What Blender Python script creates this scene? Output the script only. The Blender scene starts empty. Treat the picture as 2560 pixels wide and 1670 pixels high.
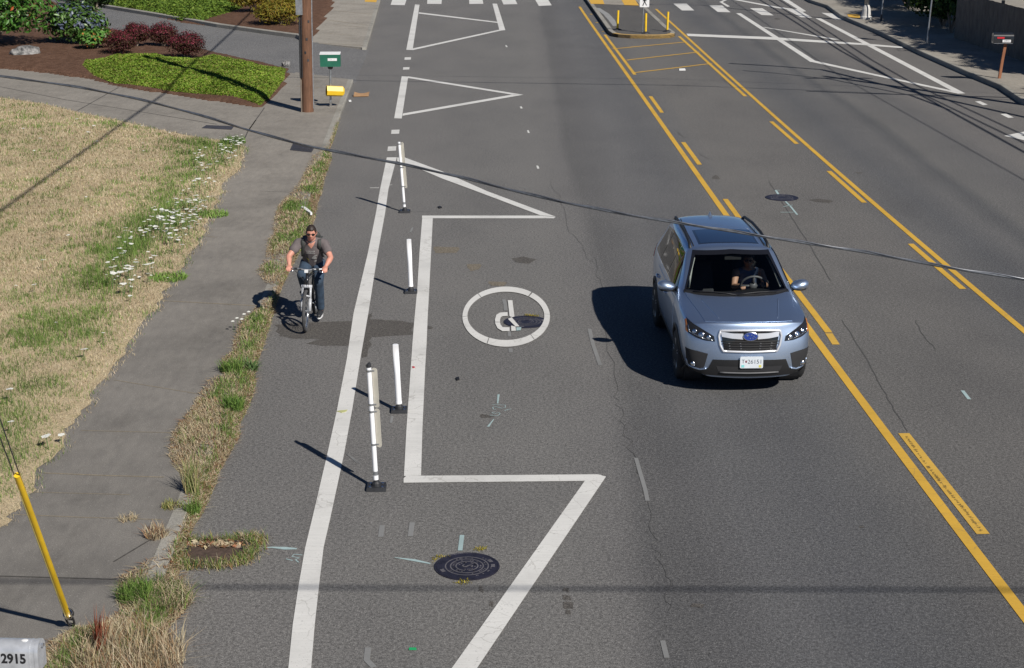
import bpy, bmesh, math, random
import numpy as np
from mathutils import Vector, Matrix, Quaternion
from mathutils.bvhtree import BVHTree
R = math.radians
scene = bpy.context.scene
COL = scene.collection

# ------------------------------------------------------------------ camera
CAM_H, TILT, FPX = 7.04, R(16.4), 4000.0
cd = bpy.data.cameras.new('camera'); cam = bpy.data.objects.new('camera', cd); COL.objects.link(cam)
cam.location = (0, 0, CAM_H); cam.rotation_euler = (R(90) - TILT, 0, 0)
cd.sensor_width = 36.0; cd.lens = FPX / 2560 * 36.0; cd.clip_start = .1; cd.clip_end = 2000
scene.camera = cam
# ------------------------------------------------------------------ light
SUN_EL = R(38.5); SD = Vector((.575 * math.cos(SUN_EL), -.818 * math.cos(SUN_EL), math.sin(SUN_EL))).normalized()
w = bpy.data.worlds.new('World'); scene.world = w; w.use_nodes = True
nt = w.node_tree; bg = nt.nodes['Background']; sky = nt.nodes.new('ShaderNodeTexSky')
sky.sky_type = 'NISHITA'; sky.sun_disc = False; sky.sun_elevation = SUN_EL; sky.sun_rotation = math.atan2(.575, -.818)
sky.altitude = 3500; sky.air_density = 1.0; sky.dust_density = 0; sky.ozone_density = 7.0
nt.links.new(sky.outputs[0], bg.inputs[0]); bg.inputs[1].default_value = .05
ld = bpy.data.lights.new('sun', 'SUN'); ld.energy = 5.0; ld.angle = R(.53); ld.color = (1, .955, .885)
lo = bpy.data.objects.new('sun', ld); COL.objects.link(lo); lo.rotation_euler = SD.to_track_quat('Z', 'Y').to_euler(); lo.location = (20, -20, 40)
scene.view_settings.view_transform = 'Standard'; scene.view_settings.look = 'None'
scene.view_settings.exposure = .15; scene.view_settings.gamma = 1
scene.cycles.max_bounces = 6; scene.cycles.transparent_max_bounces = 12

# ------------------------------------------------------------------ helpers
_c, _s = math.cos(TILT), math.sin(TILT)
def G(x, y, z=0.0):
    """point of the plane at height z that the photograph shows at pixel x, y"""
    d = Vector((0, _c, -_s)) + Vector(((x - 1280) / FPX, 0, 0)) - Vector((0, _s, _c)) * ((y - 835) / FPX)
    k = (z - CAM_H) / d.z
    return Vector((0, 0, CAM_H)) + d * k
CROP = {'s': (0, 0, 1), 'd': (0, 0, 2380 / 2560), 'c1': (0, 0, 2.767), 'c2': (800, 0, 2.644), 'c3': (1660, 0, 2.644), 'c4': (600, 300, 2.588),
        'l4': (940, 480, 4.086), 'l5': (680, 1100, 2.7045), 'l6': (1500, 200, 3.882), 'z1': (1800, 200, 3.107), 'z2': (1960, 800, 3.53),
        'z3': (1960, 1200, 3.305), 'p6': (860, 820, 3.53), 'w7': (400, 300, 3.376), 'w8': (400, 740, 2.773), 'w0': (0, 1040, 2.466),
        'is': (1440, 0, 6.61), 'r4': (2000, 0, 4.25), 'ci': (1120, 700, 7.767), 'lw': (0, 240, 1.7258), 'sg': (440, 1300, 10.355), 'bp': (740, 60, 6.47),
        'sv': (1170, 960, 12.94), 'vb': (480, 290, 7.0)}
def Q(k, pts, z=0.0):
    ox, oy, s = CROP[k]
    return [G(ox + a / s, oy + b / s, z) for a, b in pts]
rng = np.random.default_rng(7); random.seed(7)

def tag(o, label=None, cat=None, group=None, kind=None):
    if label: o['label'] = label
    if cat: o['category'] = cat
    if group: o['group'] = group
    if kind: o['kind'] = kind
    return o
def empty(name, loc=(0, 0, 0), rz=0.0):
    o = bpy.data.objects.new(name, None); COL.objects.link(o); o.location = loc; o.rotation_euler = (0, 0, rz); o.empty_display_size = .1
    return o
def link_mesh(name, me, m=None, parent=None, smooth=False):
    if m is not None:
        while len(me.materials): me.materials.pop(index=0)
        for k in (m if isinstance(m, (list, tuple)) else [m]): me.materials.append(k)
    if smooth:
        for p in me.polygons: p.use_smooth = True
    o = bpy.data.objects.new(name, me); COL.objects.link(o)
    if parent is not None: o.parent = parent
    return o
class MB:
    def __init__(s): s.v = []; s.f = []; s.mi = []
    def add(s, v, f, mi=0):
        o = len(s.v); s.v += [tuple(p) for p in v]; s.f += [tuple(i + o for i in q) for q in f]; s.mi += [mi] * len(f); return s
    def box(s, c, d, rot=None, mi=0, taper=1.0):
        x, y, z = d[0] / 2, d[1] / 2, d[2] / 2
        v = [Vector((a * x * (taper if e > 0 else 1), b * y * (taper if e > 0 else 1), e * z)) for e in (-1, 1) for a, b in ((-1, -1), (1, -1), (1, 1), (-1, 1))]
        if rot is not None: v = [rot @ p for p in v]
        return s.add([p + Vector(c) for p in v], [(3, 2, 1, 0), (4, 5, 6, 7), (0, 1, 5, 4), (1, 2, 6, 5), (2, 3, 7, 6), (3, 0, 4, 7)], mi)
    def tube(s, path, r, n=8, cap=True, mi=0, closed=False):
        P = [Vector(p) for p in path]; m = len(P)
        rr = r if isinstance(r, (list, tuple)) else [r] * m
        up = None; V = []
        for i, p in enumerate(P):
            if closed: t = (P[(i + 1) % m] - P[i - 1])
            else: t = P[min(i + 1, m - 1)] - P[max(i - 1, 0)]
            t.normalize()
            if up is None: up = t.orthogonal().normalized()
            up = (up - t * up.dot(t)).normalized(); b = t.cross(up)
            V += [p + (up * math.cos(2 * math.pi * k / n) + b * math.sin(2 * math.pi * k / n)) * rr[i] for k in range(n)]
        F = []
        for i in range(m if closed else m - 1):
            j = (i + 1) % m
            F += [(i * n + k, i * n + (k + 1) % n, j * n + (k + 1) % n, j * n + k) for k in range(n)]
        if cap and not closed: F += [tuple(range(n))[::-1], tuple(range((m - 1) * n, m * n))]
        return s.add(V, F, mi)
    def lathe(s, prof, c=(0, 0, 0), n=20, axis='Z', mi=0):
        V = []; c = Vector(c)
        for r, h in prof:
            for k in range(n):
                a = 2 * math.pi * k / n; x, y = r * math.cos(a), r * math.sin(a)
                V.append(c + (Vector((x, y, h)) if axis == 'Z' else Vector((h, x, y)) if axis == 'X' else Vector((x, h, y))))
        F = [(i * n + k, i * n + (k + 1) % n, (i + 1) * n + (k + 1) % n, (i + 1) * n + k) for i in range(len(prof) - 1) for k in range(n)]
        F += [tuple(range(n))[::-1], tuple(range((len(prof) - 1) * n, len(prof) * n))]
        return s.add(V, F, mi)
    def prism(s, poly, z0, z1, mi=0):
        n = len(poly); V = [(p[0], p[1], z0) for p in poly] + [(p[0], p[1], z1) for p in poly]
        return s.add(V, [tuple(range(n))[::-1], tuple(range(n, 2 * n))] + [(i, (i + 1) % n, n + (i + 1) % n, n + i) for i in range(n)], mi)
    def sphere(s, c, r, nu=14, nv=9, mi=0):
        c = Vector(c); r = Vector(r if isinstance(r, (list, tuple)) else (r, r, r)); V = []; F = []
        for j in range(nv + 1):
            t = math.pi * j / nv
            for k in range(nu):
                a = 2 * math.pi * k / nu
                V.append(c + Vector((r.x * math.sin(t) * math.cos(a), r.y * math.sin(t) * math.sin(a), r.z * math.cos(t))))
        for j in range(nv):
            F += [(j * nu + k, (j + 1) * nu + k, (j + 1) * nu + (k + 1) % nu, j * nu + (k + 1) % nu) for k in range(nu)]
        return s.add(V, F, mi)
    def build(s, name, m, parent=None, smooth=False, fix=True, sharp=None):
        me = bpy.data.meshes.new(name); me.from_pydata(s.v, [], s.f)
        if fix:
            b = bmesh.new(); b.from_mesh(me); bmesh.ops.remove_doubles(b, verts=b.verts, dist=1e-5)
            bmesh.ops.triangulate(b, faces=[f for f in b.faces if len(f.verts) > 4]); bmesh.ops.recalc_face_normals(b, faces=b.faces); b.to_mesh(me); b.free()
        o = link_mesh(name, me, m, parent, smooth)
        if isinstance(m, (list, tuple)): me.polygons.foreach_set('material_index', s.mi); me.update()
        if smooth and sharp:
            me.set_sharp_from_angle(angle=R(sharp))
        return o
def sheet(name, pts, m, z=None, kind='structure'):
    """flat polygon lying on the ground"""
    mb = MB(); P = [Vector(p) for p in pts]
    if z is not None: P = [Vector((p.x, p.y, z)) for p in P]
    mb.add(P, [tuple(range(len(P)))])
    o = mb.build(name, m); me = o.data
    b = bmesh.new(); b.from_mesh(me)
    for f in b.faces:
        if f.normal.z < 0: f.normal_flip()
    b.to_mesh(me); b.free()
    if kind: o['kind'] = kind
    return o
def strip(name, pts, wd, m, z=.006, kind='structure', parent=None):
    P = [Vector((p[0], p[1], z)) for p in pts]; L = []; Rr = []
    for i, p in enumerate(P):
        t = (P[min(i + 1, len(P) - 1)] - P[max(i - 1, 0)]).normalized(); n = Vector((-t.y, t.x, 0)); h = (wd[i] if isinstance(wd, list) else wd) / 2
        L.append(p + n * h); Rr.append(p - n * h)
    n = len(P); mb = MB().add(L + Rr, [(i, n + i, n + i + 1, i + 1) for i in range(n - 1)])
    o = mb.build(name, m, parent, fix=False)
    if kind and parent is None: o['kind'] = kind
    return o
def text_mesh(name, body, size, m, parent=None, mat=Matrix(), extrude=.001, align='CENTER', bold=0.0):
    c = bpy.data.curves.new(name, 'FONT'); c.body = body; c.size = size; c.offset = bold; c.extrude = extrude; c.align_x = align; c.align_y = 'CENTER'; c.resolution_u = 3
    t = bpy.data.objects.new(name, c); COL.objects.link(t)
    dg = bpy.context.evaluated_depsgraph_get(); me = bpy.data.meshes.new_from_object(t.evaluated_get(dg))
    bpy.data.objects.remove(t); bpy.data.curves.remove(c); me.transform(mat); me.name = name
    return link_mesh(name, me, m, parent)
def evaluated(o):
    dg = bpy.context.evaluated_depsgraph_get(); me = bpy.data.meshes.new_from_object(o.evaluated_get(dg)); return me

# ------------------------------------------------------------------ materials
def nodes(name):
    m = bpy.data.materials.new(name); m.use_nodes = True; t = m.node_tree; b = t.nodes['Principled BSDF']
    return m, t, b
def ramp(t, fac, stops):
    r = t.nodes.new('ShaderNodeValToRGB'); e = r.color_ramp.elements
    e[0].position, e[0].color = stops[0][0], (*stops[0][1], 1); e[1].position, e[1].color = stops[-1][0], (*stops[-1][1], 1)
    for p, c in stops[1:-1]:
        k = e.new(p); k.color = (*c, 1)
    t.links.new(fac, r.inputs[0]); return r.outputs[0]
def noise(t, vec, sc, det=3, rough=.55, out=0):
    n = t.nodes.new('ShaderNodeTexNoise'); n.inputs['Scale'].default_value = sc; n.inputs['Detail'].default_value = det; n.inputs['Roughness'].default_value = rough
    if vec is not None: t.links.new(vec, n.inputs['Vector'])
    return n.outputs[out]
def mixc(t, fac, a, b, mode='MIX'):
    n = t.nodes.new('ShaderNodeMix'); n.data_type = 'RGBA'; n.blend_type = mode
    if isinstance(fac, (int, float)): n.inputs[0].default_value = fac
    else: t.links.new(fac, n.inputs[0])
    for i, x in ((6, a), (7, b)):
        if isinstance(x, (tuple, list)): n.inputs[i].default_value = (*x, 1)
        else: t.links.new(x, n.inputs[i])
    return n.outputs[2]
def coords(t, scale=(1, 1, 1), rot=(0, 0, 0)):
    c = t.nodes.new('ShaderNodeTexCoord'); mp = t.nodes.new('ShaderNodeMapping'); mp.inputs['Scale'].default_value = scale; mp.inputs['Rotation'].default_value = rot
    t.links.new(c.outputs['Object'], mp.inputs[0]); return mp.outputs[0]
def bump(t, b, h, st=.3, dist=.01):
    n = t.nodes.new('ShaderNodeBump'); n.inputs['Strength'].default_value = st; n.inputs['Distance'].default_value = dist
    t.links.new(h, n.inputs['Height']); t.links.new(n.outputs[0], b.inputs['Normal'])
def math_(t, op, a, b=None, c=None):
    n = t.nodes.new('ShaderNodeMath'); n.operation = op
    for i, x in enumerate((a, b, c)):
        if x is None: continue
        if isinstance(x, (int, float)): n.inputs[i].default_value = x
        else: t.links.new(x, n.inputs[i])
    return n.outputs[0]
def simple(name, col, rough=.5, metal=0.0, coat=0.0, var=.12, sc=8.0, spec=.5, bmp=0.0):
    m, t, b = nodes(name); v = coords(t)
    n = noise(t, v, sc, 4)
    lo = tuple(max(0, c * (1 - var)) for c in col); hi = tuple(min(1, c * (1 + var)) for c in col)
    t.links.new(ramp(t, n, [(.3, lo), (.7, hi)]), b.inputs['Base Color'])
    b.inputs['Roughness'].default_value = rough; b.inputs['Metallic'].default_value = metal; b.inputs['Coat Weight'].default_value = coat; b.inputs['Coat Roughness'].default_value = .04
    b.inputs['Specular IOR Level'].default_value = spec
    if bmp: bump(t, b, noise(t, v, sc * 6, 4), bmp, .004)
    return m
def attr_mat(name, rough=.6, trans=.25, spec=.3):
    """foliage: every leaf or blade brings its own colour"""
    m, t, b = nodes(name); a = t.nodes.new('ShaderNodeAttribute'); a.attribute_name = 'Col'
    t.links.new(a.outputs['Color'], b.inputs['Base Color']); b.inputs['Roughness'].default_value = rough; b.inputs['Specular IOR Level'].default_value = spec
    if trans:
        tr = t.nodes.new('ShaderNodeBsdfTranslucent'); t.links.new(a.outputs['Color'], tr.inputs[0]); mx = t.nodes.new('ShaderNodeMixShader'); mx.inputs[0].default_value = trans
        out = t.nodes['Material Output']; t.links.new(b.outputs[0], mx.inputs[1]); t.links.new(tr.outputs[0], mx.inputs[2]); t.links.new(mx.outputs[0], out.inputs[0])
    return m
def asphalt(name, tint=(1, 1, 1), bands=True, coarse=1.0):
    m, t, b = nodes(name); v = coords(t); sep = t.nodes.new('ShaderNodeSeparateXYZ'); t.links.new(v, sep.inputs[0])
    vs = coords(t, (1, .07, 1)); wob = noise(t, vs, .8, 3)
    x = math_(t, 'ADD', sep.outputs[0], math_(t, 'MULTIPLY', math_(t, 'SUBTRACT', wob, .5), .9))
    f = math_(t, 'DIVIDE', math_(t, 'ADD', x, 8.0), 26.0)
    P = lambda xx: (xx + 8) / 26
    wb, wm = (.144, .139, .134), (.121, .117, .112)
    st = [(0, wb), (P(-2.2), wb), (P(-.8), (.140, .136, .131)), (P(.6), (.144, .140, .135)), (P(1.25), (.134, .130, .127)), (P(1.55), (.104, .102, .101)), (P(1.95), (.106, .104, .104)), (P(2.6), (.118, .117, .118)), (P(3.5), (.102, .102, .105)),
          (P(4.2), (.112, .111, .111)), (P(4.9), (.130, .125, .119)), (P(7.2), (.124, .119, .114)), (P(8.0), (.110, .108, .107)), (P(8.8), (.090, .091, .095)), (P(9.6), (.112, .110, .110)), (P(10.1), (.082, .083, .086)),
          (P(10.5), (.120, .117, .114)), (P(11.6), (.108, .106, .106)), (P(12.4), (.132, .126, .122)), (1, (.134, .128, .122))]
    base = ramp(t, f, st) if bands else (.13, .126, .121)
    big = noise(t, coords(t, (1, .5, 1)), .5, 5, .6)
    base = mixc(t, 1.0, base, ramp(t, big, [(.25, (.86, .86, .87)), (.5, (1, 1, 1)), (.78, (1.12, 1.11, 1.1))]), 'MULTIPLY')
    fine = noise(t, v, 75 * coarse, 2, .6); mid = noise(t, v, 26 * coarse, 2, .5)
    vo = t.nodes.new('ShaderNodeTexVoronoi'); vo.inputs['Scale'].default_value = 85 * coarse; t.links.new(v, vo.inputs['Vector'])
    base = mixc(t, 1.0, base, ramp(t, fine, [(.28, (.5, .5, .5)), (.5, (.96, .96, .96)), (.74, (1.85, 1.82, 1.76))]), 'MULTIPLY')
    base = mixc(t, 1.0, base, ramp(t, mid, [(.25, (.62, .62, .62)), (.5, (1, 1, 1)), (.75, (1.38, 1.38, 1.38))]), 'MULTIPLY')
    sv = t.nodes.new('ShaderNodeSeparateColor'); t.links.new(vo.outputs['Color'], sv.inputs[0])
    sp = math_(t, 'MULTIPLY', math_(t, 'GREATER_THAN', sv.outputs[0], .86), math_(t, 'LESS_THAN', vo.outputs['Distance'], .42))
    base = mixc(t, math_(t, 'MULTIPLY', sp, .62), base, (.32, .31, .29))
    sp2 = math_(t, 'MULTIPLY', math_(t, 'LESS_THAN', sv.outputs[0], .06), math_(t, 'LESS_THAN', vo.outputs['Distance'], .45))
    base = mixc(t, math_(t, 'MULTIPLY', sp2, .7), base, (.035, .034, .034))
    sp3 = noise(t, v, 1.6, 6, .75)
    base = mixc(t, ramp(t, sp3, [(.66, (0, 0, 0)), (.74, (.55, .55, .55))]), base, (.075, .073, .072))
    if bands:
        yf = ramp(t, math_(t, 'DIVIDE', math_(t, 'ADD', sep.outputs[1], math_(t, 'MULTIPLY', math_(t, 'SUBTRACT', big, .5), 14.0)), 60.0), [(.2, (.80, .81, .83)), (.55, (1, 1, 1))])
        base = mixc(t, ramp(t, f, [(P(1.0), (0, 0, 0)), (P(1.9), (1, 1, 1))]), base, mixc(t, 1.0, base, yf, 'MULTIPLY'))
    if tint != (1, 1, 1): base = mixc(t, 1.0, base, tint, 'MULTIPLY')
    t.links.new(base, b.inputs['Base Color']); b.inputs['Roughness'].default_value = .85; b.inputs['Specular IOR Level'].default_value = .25
    bump(t, b, fine, .5, .006)
    return m
def concrete(name, tint=(.24, .224, .204), dark=.75, near=False):
    m, t, b = nodes(name); v = coords(t)
    n1 = noise(t, v, .55, 6, .65); n2 = noise(t, coords(t, (1, .3, 1)), 9, 4); n3 = noise(t, v, 80, 2)
    c = ramp(t, n1, [(.25, tuple(x * dark for x in tint)), (.5, tint), (.75, tuple(x * 1.13 for x in tint))])
    c = mixc(t, 1.0, c, ramp(t, n2, [(.3, (.9, .9, .9)), (.7, (1.08, 1.08, 1.07))]), 'MULTIPLY')
    c = mixc(t, 1.0, c, ramp(t, n3, [(.28, (.68, .68, .68)), (.72, (1.3, 1.3, 1.28))]), 'MULTIPLY')
    st = noise(t, v, 2.3, 6, .75)
    c = mixc(t, ramp(t, st, [(.63, (0, 0, 0)), (.72, (.4, .4, .4))]), c, (.12, .113, .105))
    s2 = noise(t, coords(t, (1, .6, 1)), 1.1, 7, .8); c = mixc(t, ramp(t, s2, [(.5, (0, 0, 0)), (.68, (.5, .5, .5))]), c, mixc(t, 1.0, c, (.66, .65, .64), 'MULTIPLY'))
    vo = t.nodes.new('ShaderNodeTexVoronoi'); vo.inputs['Scale'].default_value = 55; t.links.new(v, vo.inputs['Vector']); sv = t.nodes.new('ShaderNodeSeparateColor'); t.links.new(vo.outputs['Color'], sv.inputs[0])
    c = mixc(t, math_(t, 'MULTIPLY', math_(t, 'MULTIPLY', math_(t, 'GREATER_THAN', sv.outputs[0], .95), math_(t, 'LESS_THAN', vo.outputs['Distance'], .4)), .7), c, (.36, .34, .31))
    if near:   # the old slabs nearest the bridge are greyer with grime
        sep = t.nodes.new('ShaderNodeSeparateXYZ'); t.links.new(v, sep.inputs[0])
        c = mixc(t, 1.0, c, ramp(t, math_(t, 'DIVIDE', math_(t, 'ADD', sep.outputs[1], math_(t, 'MULTIPLY', n1, 12.0)), 60.0), [(.35, (.75, .75, .755)), (.75, (1.02, 1.0, .97))]), 'MULTIPLY')
    t.links.new(c, b.inputs['Base Color']); b.inputs['Roughness'].default_value = .85; b.inputs['Specular IOR Level'].default_value = .25
    bump(t, b, n3, .3, .004)
    return m
def paint(name, col, wear=.5, crack=True, wearcol=(.12, .118, .115)):
    """road paint with wear that shows the asphalt"""
    m, t, b = nodes(name); v = coords(t)
    n1 = noise(t, v, 1.1, 5, .65); c = ramp(t, n1, [(.22, tuple(x * .74 for x in col)), (.45, tuple(x * .93 for x in col)), (.62, col)])
    c = mixc(t, 1.0, c, ramp(t, noise(t, coords(t, (.6, 12, 1)), 3.5, 3), [(.3, (.93, .93, .93)), (.7, (1.03, 1.03, 1.03))]), 'MULTIPLY')
    n2 = noise(t, v, 48, 3, .7); n3 = noise(t, v, 2.2, 4, .7)
    ww = math_(t, 'MULTIPLY', ramp(t, n2, [(.60, (0, 0, 0)), (.66, (1, 1, 1))]), ramp(t, n3, [(.42, (.12, .12, .12)), (.68, (1, 1, 1))]))
    c = mixc(t, math_(t, 'MULTIPLY', ww, wear), c, wearcol)
    if crack:
        vo = t.nodes.new('ShaderNodeTexVoronoi'); vo.feature = 'DISTANCE_TO_EDGE'; vo.inputs['Scale'].default_value = 3.2
        dv = t.nodes.new('ShaderNodeMix'); dv.data_type = 'VECTOR'; dv.inputs[0].default_value = .12; t.links.new(v, dv.inputs[4]); t.links.new(noise(t, v, 6, 4, .6, 1), dv.inputs[5]); t.links.new(dv.outputs[1], vo.inputs['Vector'])
        cr = math_(t, 'MULTIPLY', math_(t, 'LESS_THAN', vo.outputs['Distance'], .013), ramp(t, noise(t, v, .9, 2), [(.5, (0, 0, 0)), (.56, (1, 1, 1))]))
        c = mixc(t, math_(t, 'MULTIPLY', cr, .28), c, (.14, .125, .10))
    t.links.new(c, b.inputs['Base Color']); b.inputs['Roughness'].default_value = .7; b.inputs['Specular IOR Level'].default_value = .3
    return m
def ground_mat(name, cols, sc=3.0, fine=60, bm=.6):
    m, t, b = nodes(name); v = coords(t); c = ramp(t, noise(t, v, sc, 6, .65), cols)
    n = noise(t, v, fine, 3, .6); c = mixc(t, 1.0, c, ramp(t, n, [(.25, (.45, .45, .45)), (.5, (1, 1, 1)), (.75, (1.55, 1.5, 1.45))]), 'MULTIPLY')
    t.links.new(c, b.inputs['Base Color']); b.inputs['Roughness'].default_value = .95; b.inputs['Specular IOR Level'].default_value = .1
    bump(t, b, n, bm, .02); return m
def wood(name, a, bcol, sc=(14, 14, 1.2), rough=.85):
    m, t, b = nodes(name); v = coords(t, sc); n = noise(t, v, 2.4, 6, .7); c = ramp(t, n, [(.3, a), (.7, bcol)])
    k = noise(t, coords(t, (3, 3, 1.5)), 1.3, 4); c = mixc(t, 1.0, c, ramp(t, k, [(.3, (.72, .7, .68)), (.65, (1.1, 1.1, 1.1))]), 'MULTIPLY')
    t.links.new(c, b.inputs['Base Color']); b.inputs['Roughness'].default_value = rough; bump(t, b, n, .5, .006); return m
M = {}
M['asphalt'] = asphalt('asphalt'); M['asphalt_drive'] = asphalt('driveway_asphalt', (1.12, 1.14, 1.18), False, .8)
M['asphalt_island'] = asphalt('island_asphalt', (.72, .71, .70), False, .8)
M['stain'] = asphalt('damp_asphalt', (.66, .63, .60), False)
M['stain_soft'] = asphalt('greasy_asphalt', (.80, .79, .78), False)
M['conc'] = concrete('concrete', near=True); M['conc_light'] = concrete('pale_concrete', (.30, .275, .24)); M['kerb'] = concrete('kerb_concrete', (.30, .285, .255), .6)
M['white'] = paint('white_road_paint', (.66, .65, .62), .75, True); M['yellow'] = paint('yellow_road_paint', (.62, .37, .052), .7, True, (.2, .14, .05))
M['yellow_worn'] = paint('worn_yellow_paint', (.60, .37, .065), 1.0, True, (.16, .13, .09))
M['blue_mark'] = paint('pale_blue_spray', (.36, .47, .47), .9, False); M['grey_mark'] = paint('faded_white_spray', (.225, .225, .22), .9, False)
M['soil'] = ground_mat('dry_soil', [(.3, (.16, .115, .07)), (.7, (.26, .19, .115))])
M['lawn'] = ground_mat('dry_lawn', [(.3, (.37, .30, .19)), (.55, (.46, .375, .245)), (.75, (.30, .27, .14))], 1.6, 45)
M['mulch'] = ground_mat('bark_mulch', [(.3, (.075, .040, .026)), (.7, (.145, .085, .058))], 4, 24, 1.0)
M['underleaf'] = ground_mat('shaded_leaf_litter', [(.3, (.03, .05, .012)), (.7, (.05, .08, .02))])
M['blade'] = attr_mat('grass_blades', .75, .2, .15); M['leaf'] = attr_mat('leaves', .38, .2, .45); M['leaf_matt'] = attr_mat('small_leaves', .6, .25, .25)
M['petal'] = simple('white_petal', (.74, .74, .68), .8, var=.06); M['stalk'] = simple('green_stalk', (.10, .16, .05), .8)
M['bark'] = wood('weathered_bark', (.13, .10, .08), (.3, .25, .2)); M['pole'] = wood('brown_pole_wood', (.075, .036, .020), (.20, .098, .055), (22, 22, .8))
M['post_red'] = wood('red_brown_post', (.20, .075, .035), (.33, .14, .07)); M['fence'] = wood('grey_fence_boards', (.10, .085, .07), (.2, .17, .14))
M['white_plastic'] = simple('white_plastic', (.80, .80, .81), .35, var=.03, sc=4); M['black_rubber'] = simple('black_rubber', (.022, .023, .026), .55, var=.3, sc=12)
M['panel_back'] = simple('beige_panel_back', (.52, .49, .415), .5, var=.1, sc=6); M['steel'] = simple('galvanised_steel', (.42, .43, .44), .42, .85, var=.2, sc=14)
M['dark_steel'] = simple('dark_steel', (.07, .07, .075), .45, .6, var=.25); M['chrome'] = simple('bright_metal', (.75, .76, .78), .18, 1.0, var=.05)
M['iron'] = simple('cast_iron', (.026, .024, .037), .5, .3, var=.35, sc=10, bmp=.3); M['iron_ridge'] = simple('worn_iron_ridge', (.155, .145, .15), .5, .3, var=.25, sc=12)
M['yellow_plastic'] = simple('yellow_plastic', (.72, .46, .02), .4, var=.1, sc=5); M['green_metal'] = simple('green_enamel', (.018, .12, .075), .4, var=.15, sc=5)
M['black_paint'] = simple('black_paint', (.014, .015, .018), .3, coat=.5, var=.2); M['red_paint'] = simple('red_paint', (.5, .02, .03), .4)
M['ink'] = simple('black_ink', (.012, .012, .014), .6); M['label_white'] = simple('white_label', (.7, .7, .7), .5, var=.05)
M['cable'] = simple('weathered_cable', (.12, .13, .145), .38, .35, var=.35, sc=30); M['cable_bright'] = simple('bare_messenger_wire', (.42, .43, .45), .35, .9, var=.3, sc=20)
M['cardboard'] = simple('cardboard', (.34, .2, .1), .9, var=.15); M['paper'] = simple('white_paper', (.72, .72, .71), .8, var=.05); M['green_scrap'] = simple('green_plastic', (.02, .35, .12), .5)
M['rock'] = ground_mat('grey_boulder', [(.35, (.05, .05, .05)), (.55, (.22, .215, .21)), (.7, (.33, .32, .31))], 5, 12, 1.0)
M['tactile'] = simple('yellow_tactile_pad', (.62, .36, .05), .7, var=.12, sc=6, bmp=.4)
# ================================================================== the setting
def ext(p, dx, dy): return Vector((p.x + dx, p.y + dy, p.z))
tag(MB().add([(-600, -300, -.06), (600, -300, -.06), (600, 1200, -.06), (-600, 1200, -.06)], [(0, 1, 2, 3)]).build('ground', M['soil'], fix=False), kind='structure')
curb_l = Q('s', [(450, 1324), (692, 709), (882, 199)], .10)      # top edge of the left kerb, near to far
cl0 = curb_l[0] + (curb_l[0] - curb_l[1]).normalized() * 12
curb_r = Q('c3', [(2220, 560), (2000, 470), (1700, 340), (1400, 195), (1240, 130), (1170, 100), (1080, 35), (970, 0)], .15)
# carriageway: one sheet between the kerbs
tag(MB().add([(-14, -12, 0), (22, -12, 0), (22, 170, 0), (-14, 170, 0)], [(0, 1, 2, 3)]).build('road', M['asphalt'], fix=False), kind='structure')
def slab(name, poly, z1, m, z0=-.05):
    o = MB().prism([(p[0], p[1]) for p in poly], z0, z1).build(name, m); o['kind'] = 'structure'; return o
drv = Q('s', [(882, 199), (730, 179), (700, 172)], .1)
left_near = [cl0, curb_l[0], curb_l[1], curb_l[2], drv[1], Vector((-14, 57, 0)), Vector((-60, 66, 0)), Vector((-60, 2, 0))]
slab('sidewalk', left_near, .10, M['conc'])
far_edge = Q('s', [(915, 119), (933, 60), (950, 0)], .10); far_end = far_edge[2] + (far_edge[2] - far_edge[1]).normalized() * 30
kerb_in = Q('s', [(788, 108), (759, 105), (741, 96), (687, 89), (542, 69), (416, 47), (278, 24)], .10)
k_end = kerb_in[-1] + (kerb_in[-1] - kerb_in[-2]).normalized() * 30
slab('sidewalk', [far_edge[0], far_edge[1], far_edge[2], far_end, Vector((-70, 125, 0)), k_end, *reversed(kerb_in)], .10, M['conc_light'])
# side driveway: asphalt sheet that ramps up from the gutter
d_lo = [Vector((p.x, p.y, .006)) for p in (far_edge[0] + Vector((.1, .3, 0)), curb_l[2] + Vector((.1, -.3, 0)))]
d_hi = [Vector((kerb_in[0].x, kerb_in[0].y + .3, .106)), Vector((drv[1].x, drv[1].y - .3, .106))]
mb = MB().add([d_lo[1], d_lo[0], d_hi[0], d_hi[1]], [(0, 1, 2, 3)])
back = [Vector((p.x, p.y + .2, .106)) for p in kerb_in] + [Vector((k_end.x, k_end.y, .106)), Vector((-60, 66, .106)), Vector((-14, 57, .106)), d_hi[1]]
mb.add([d_hi[0]] + back, [tuple(range(len(back) + 1))])
tag(mb.build('driveway', M['asphalt_drive']), kind='structure')
def kerb(name, path, wd, z0, z1, m, side=1):
    P = [Vector((p[0], p[1], 0)) for p in path]; mb = MB(); V = []; n = len(P)
    for i, p in enumerate(P):
        t = (P[min(i + 1, n - 1)] - P[max(i - 1, 0)]).normalized(); q = Vector((-t.y, t.x, 0)) * side
        V += [p + Vector((0, 0, z0)), p + Vector((0, 0, z1 - .02)), p + q * .02 + Vector((0, 0, z1)), p + q * wd + Vector((0, 0, z1)), p + q * wd + Vector((0, 0, z0))]
    F = [(i * 5 + k, i * 5 + (k + 1) % 5, i * 5 + 5 + (k + 1) % 5, i * 5 + 5 + k) for i in range(n - 1) for k in range(5)] + [(0, 1, 2, 3, 4), tuple(range((n - 1) * 5, n * 5))]
    return tag(mb.add(V, F).build(name, m), kind='structure')
o_ = Vector((.012, 0, 0))
kerb('kerb', [cl0 + o_, curb_l[0] + o_, curb_l[1] + o_, curb_l[2] + o_], .17, -.04, .108, M['kerb'])
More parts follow.
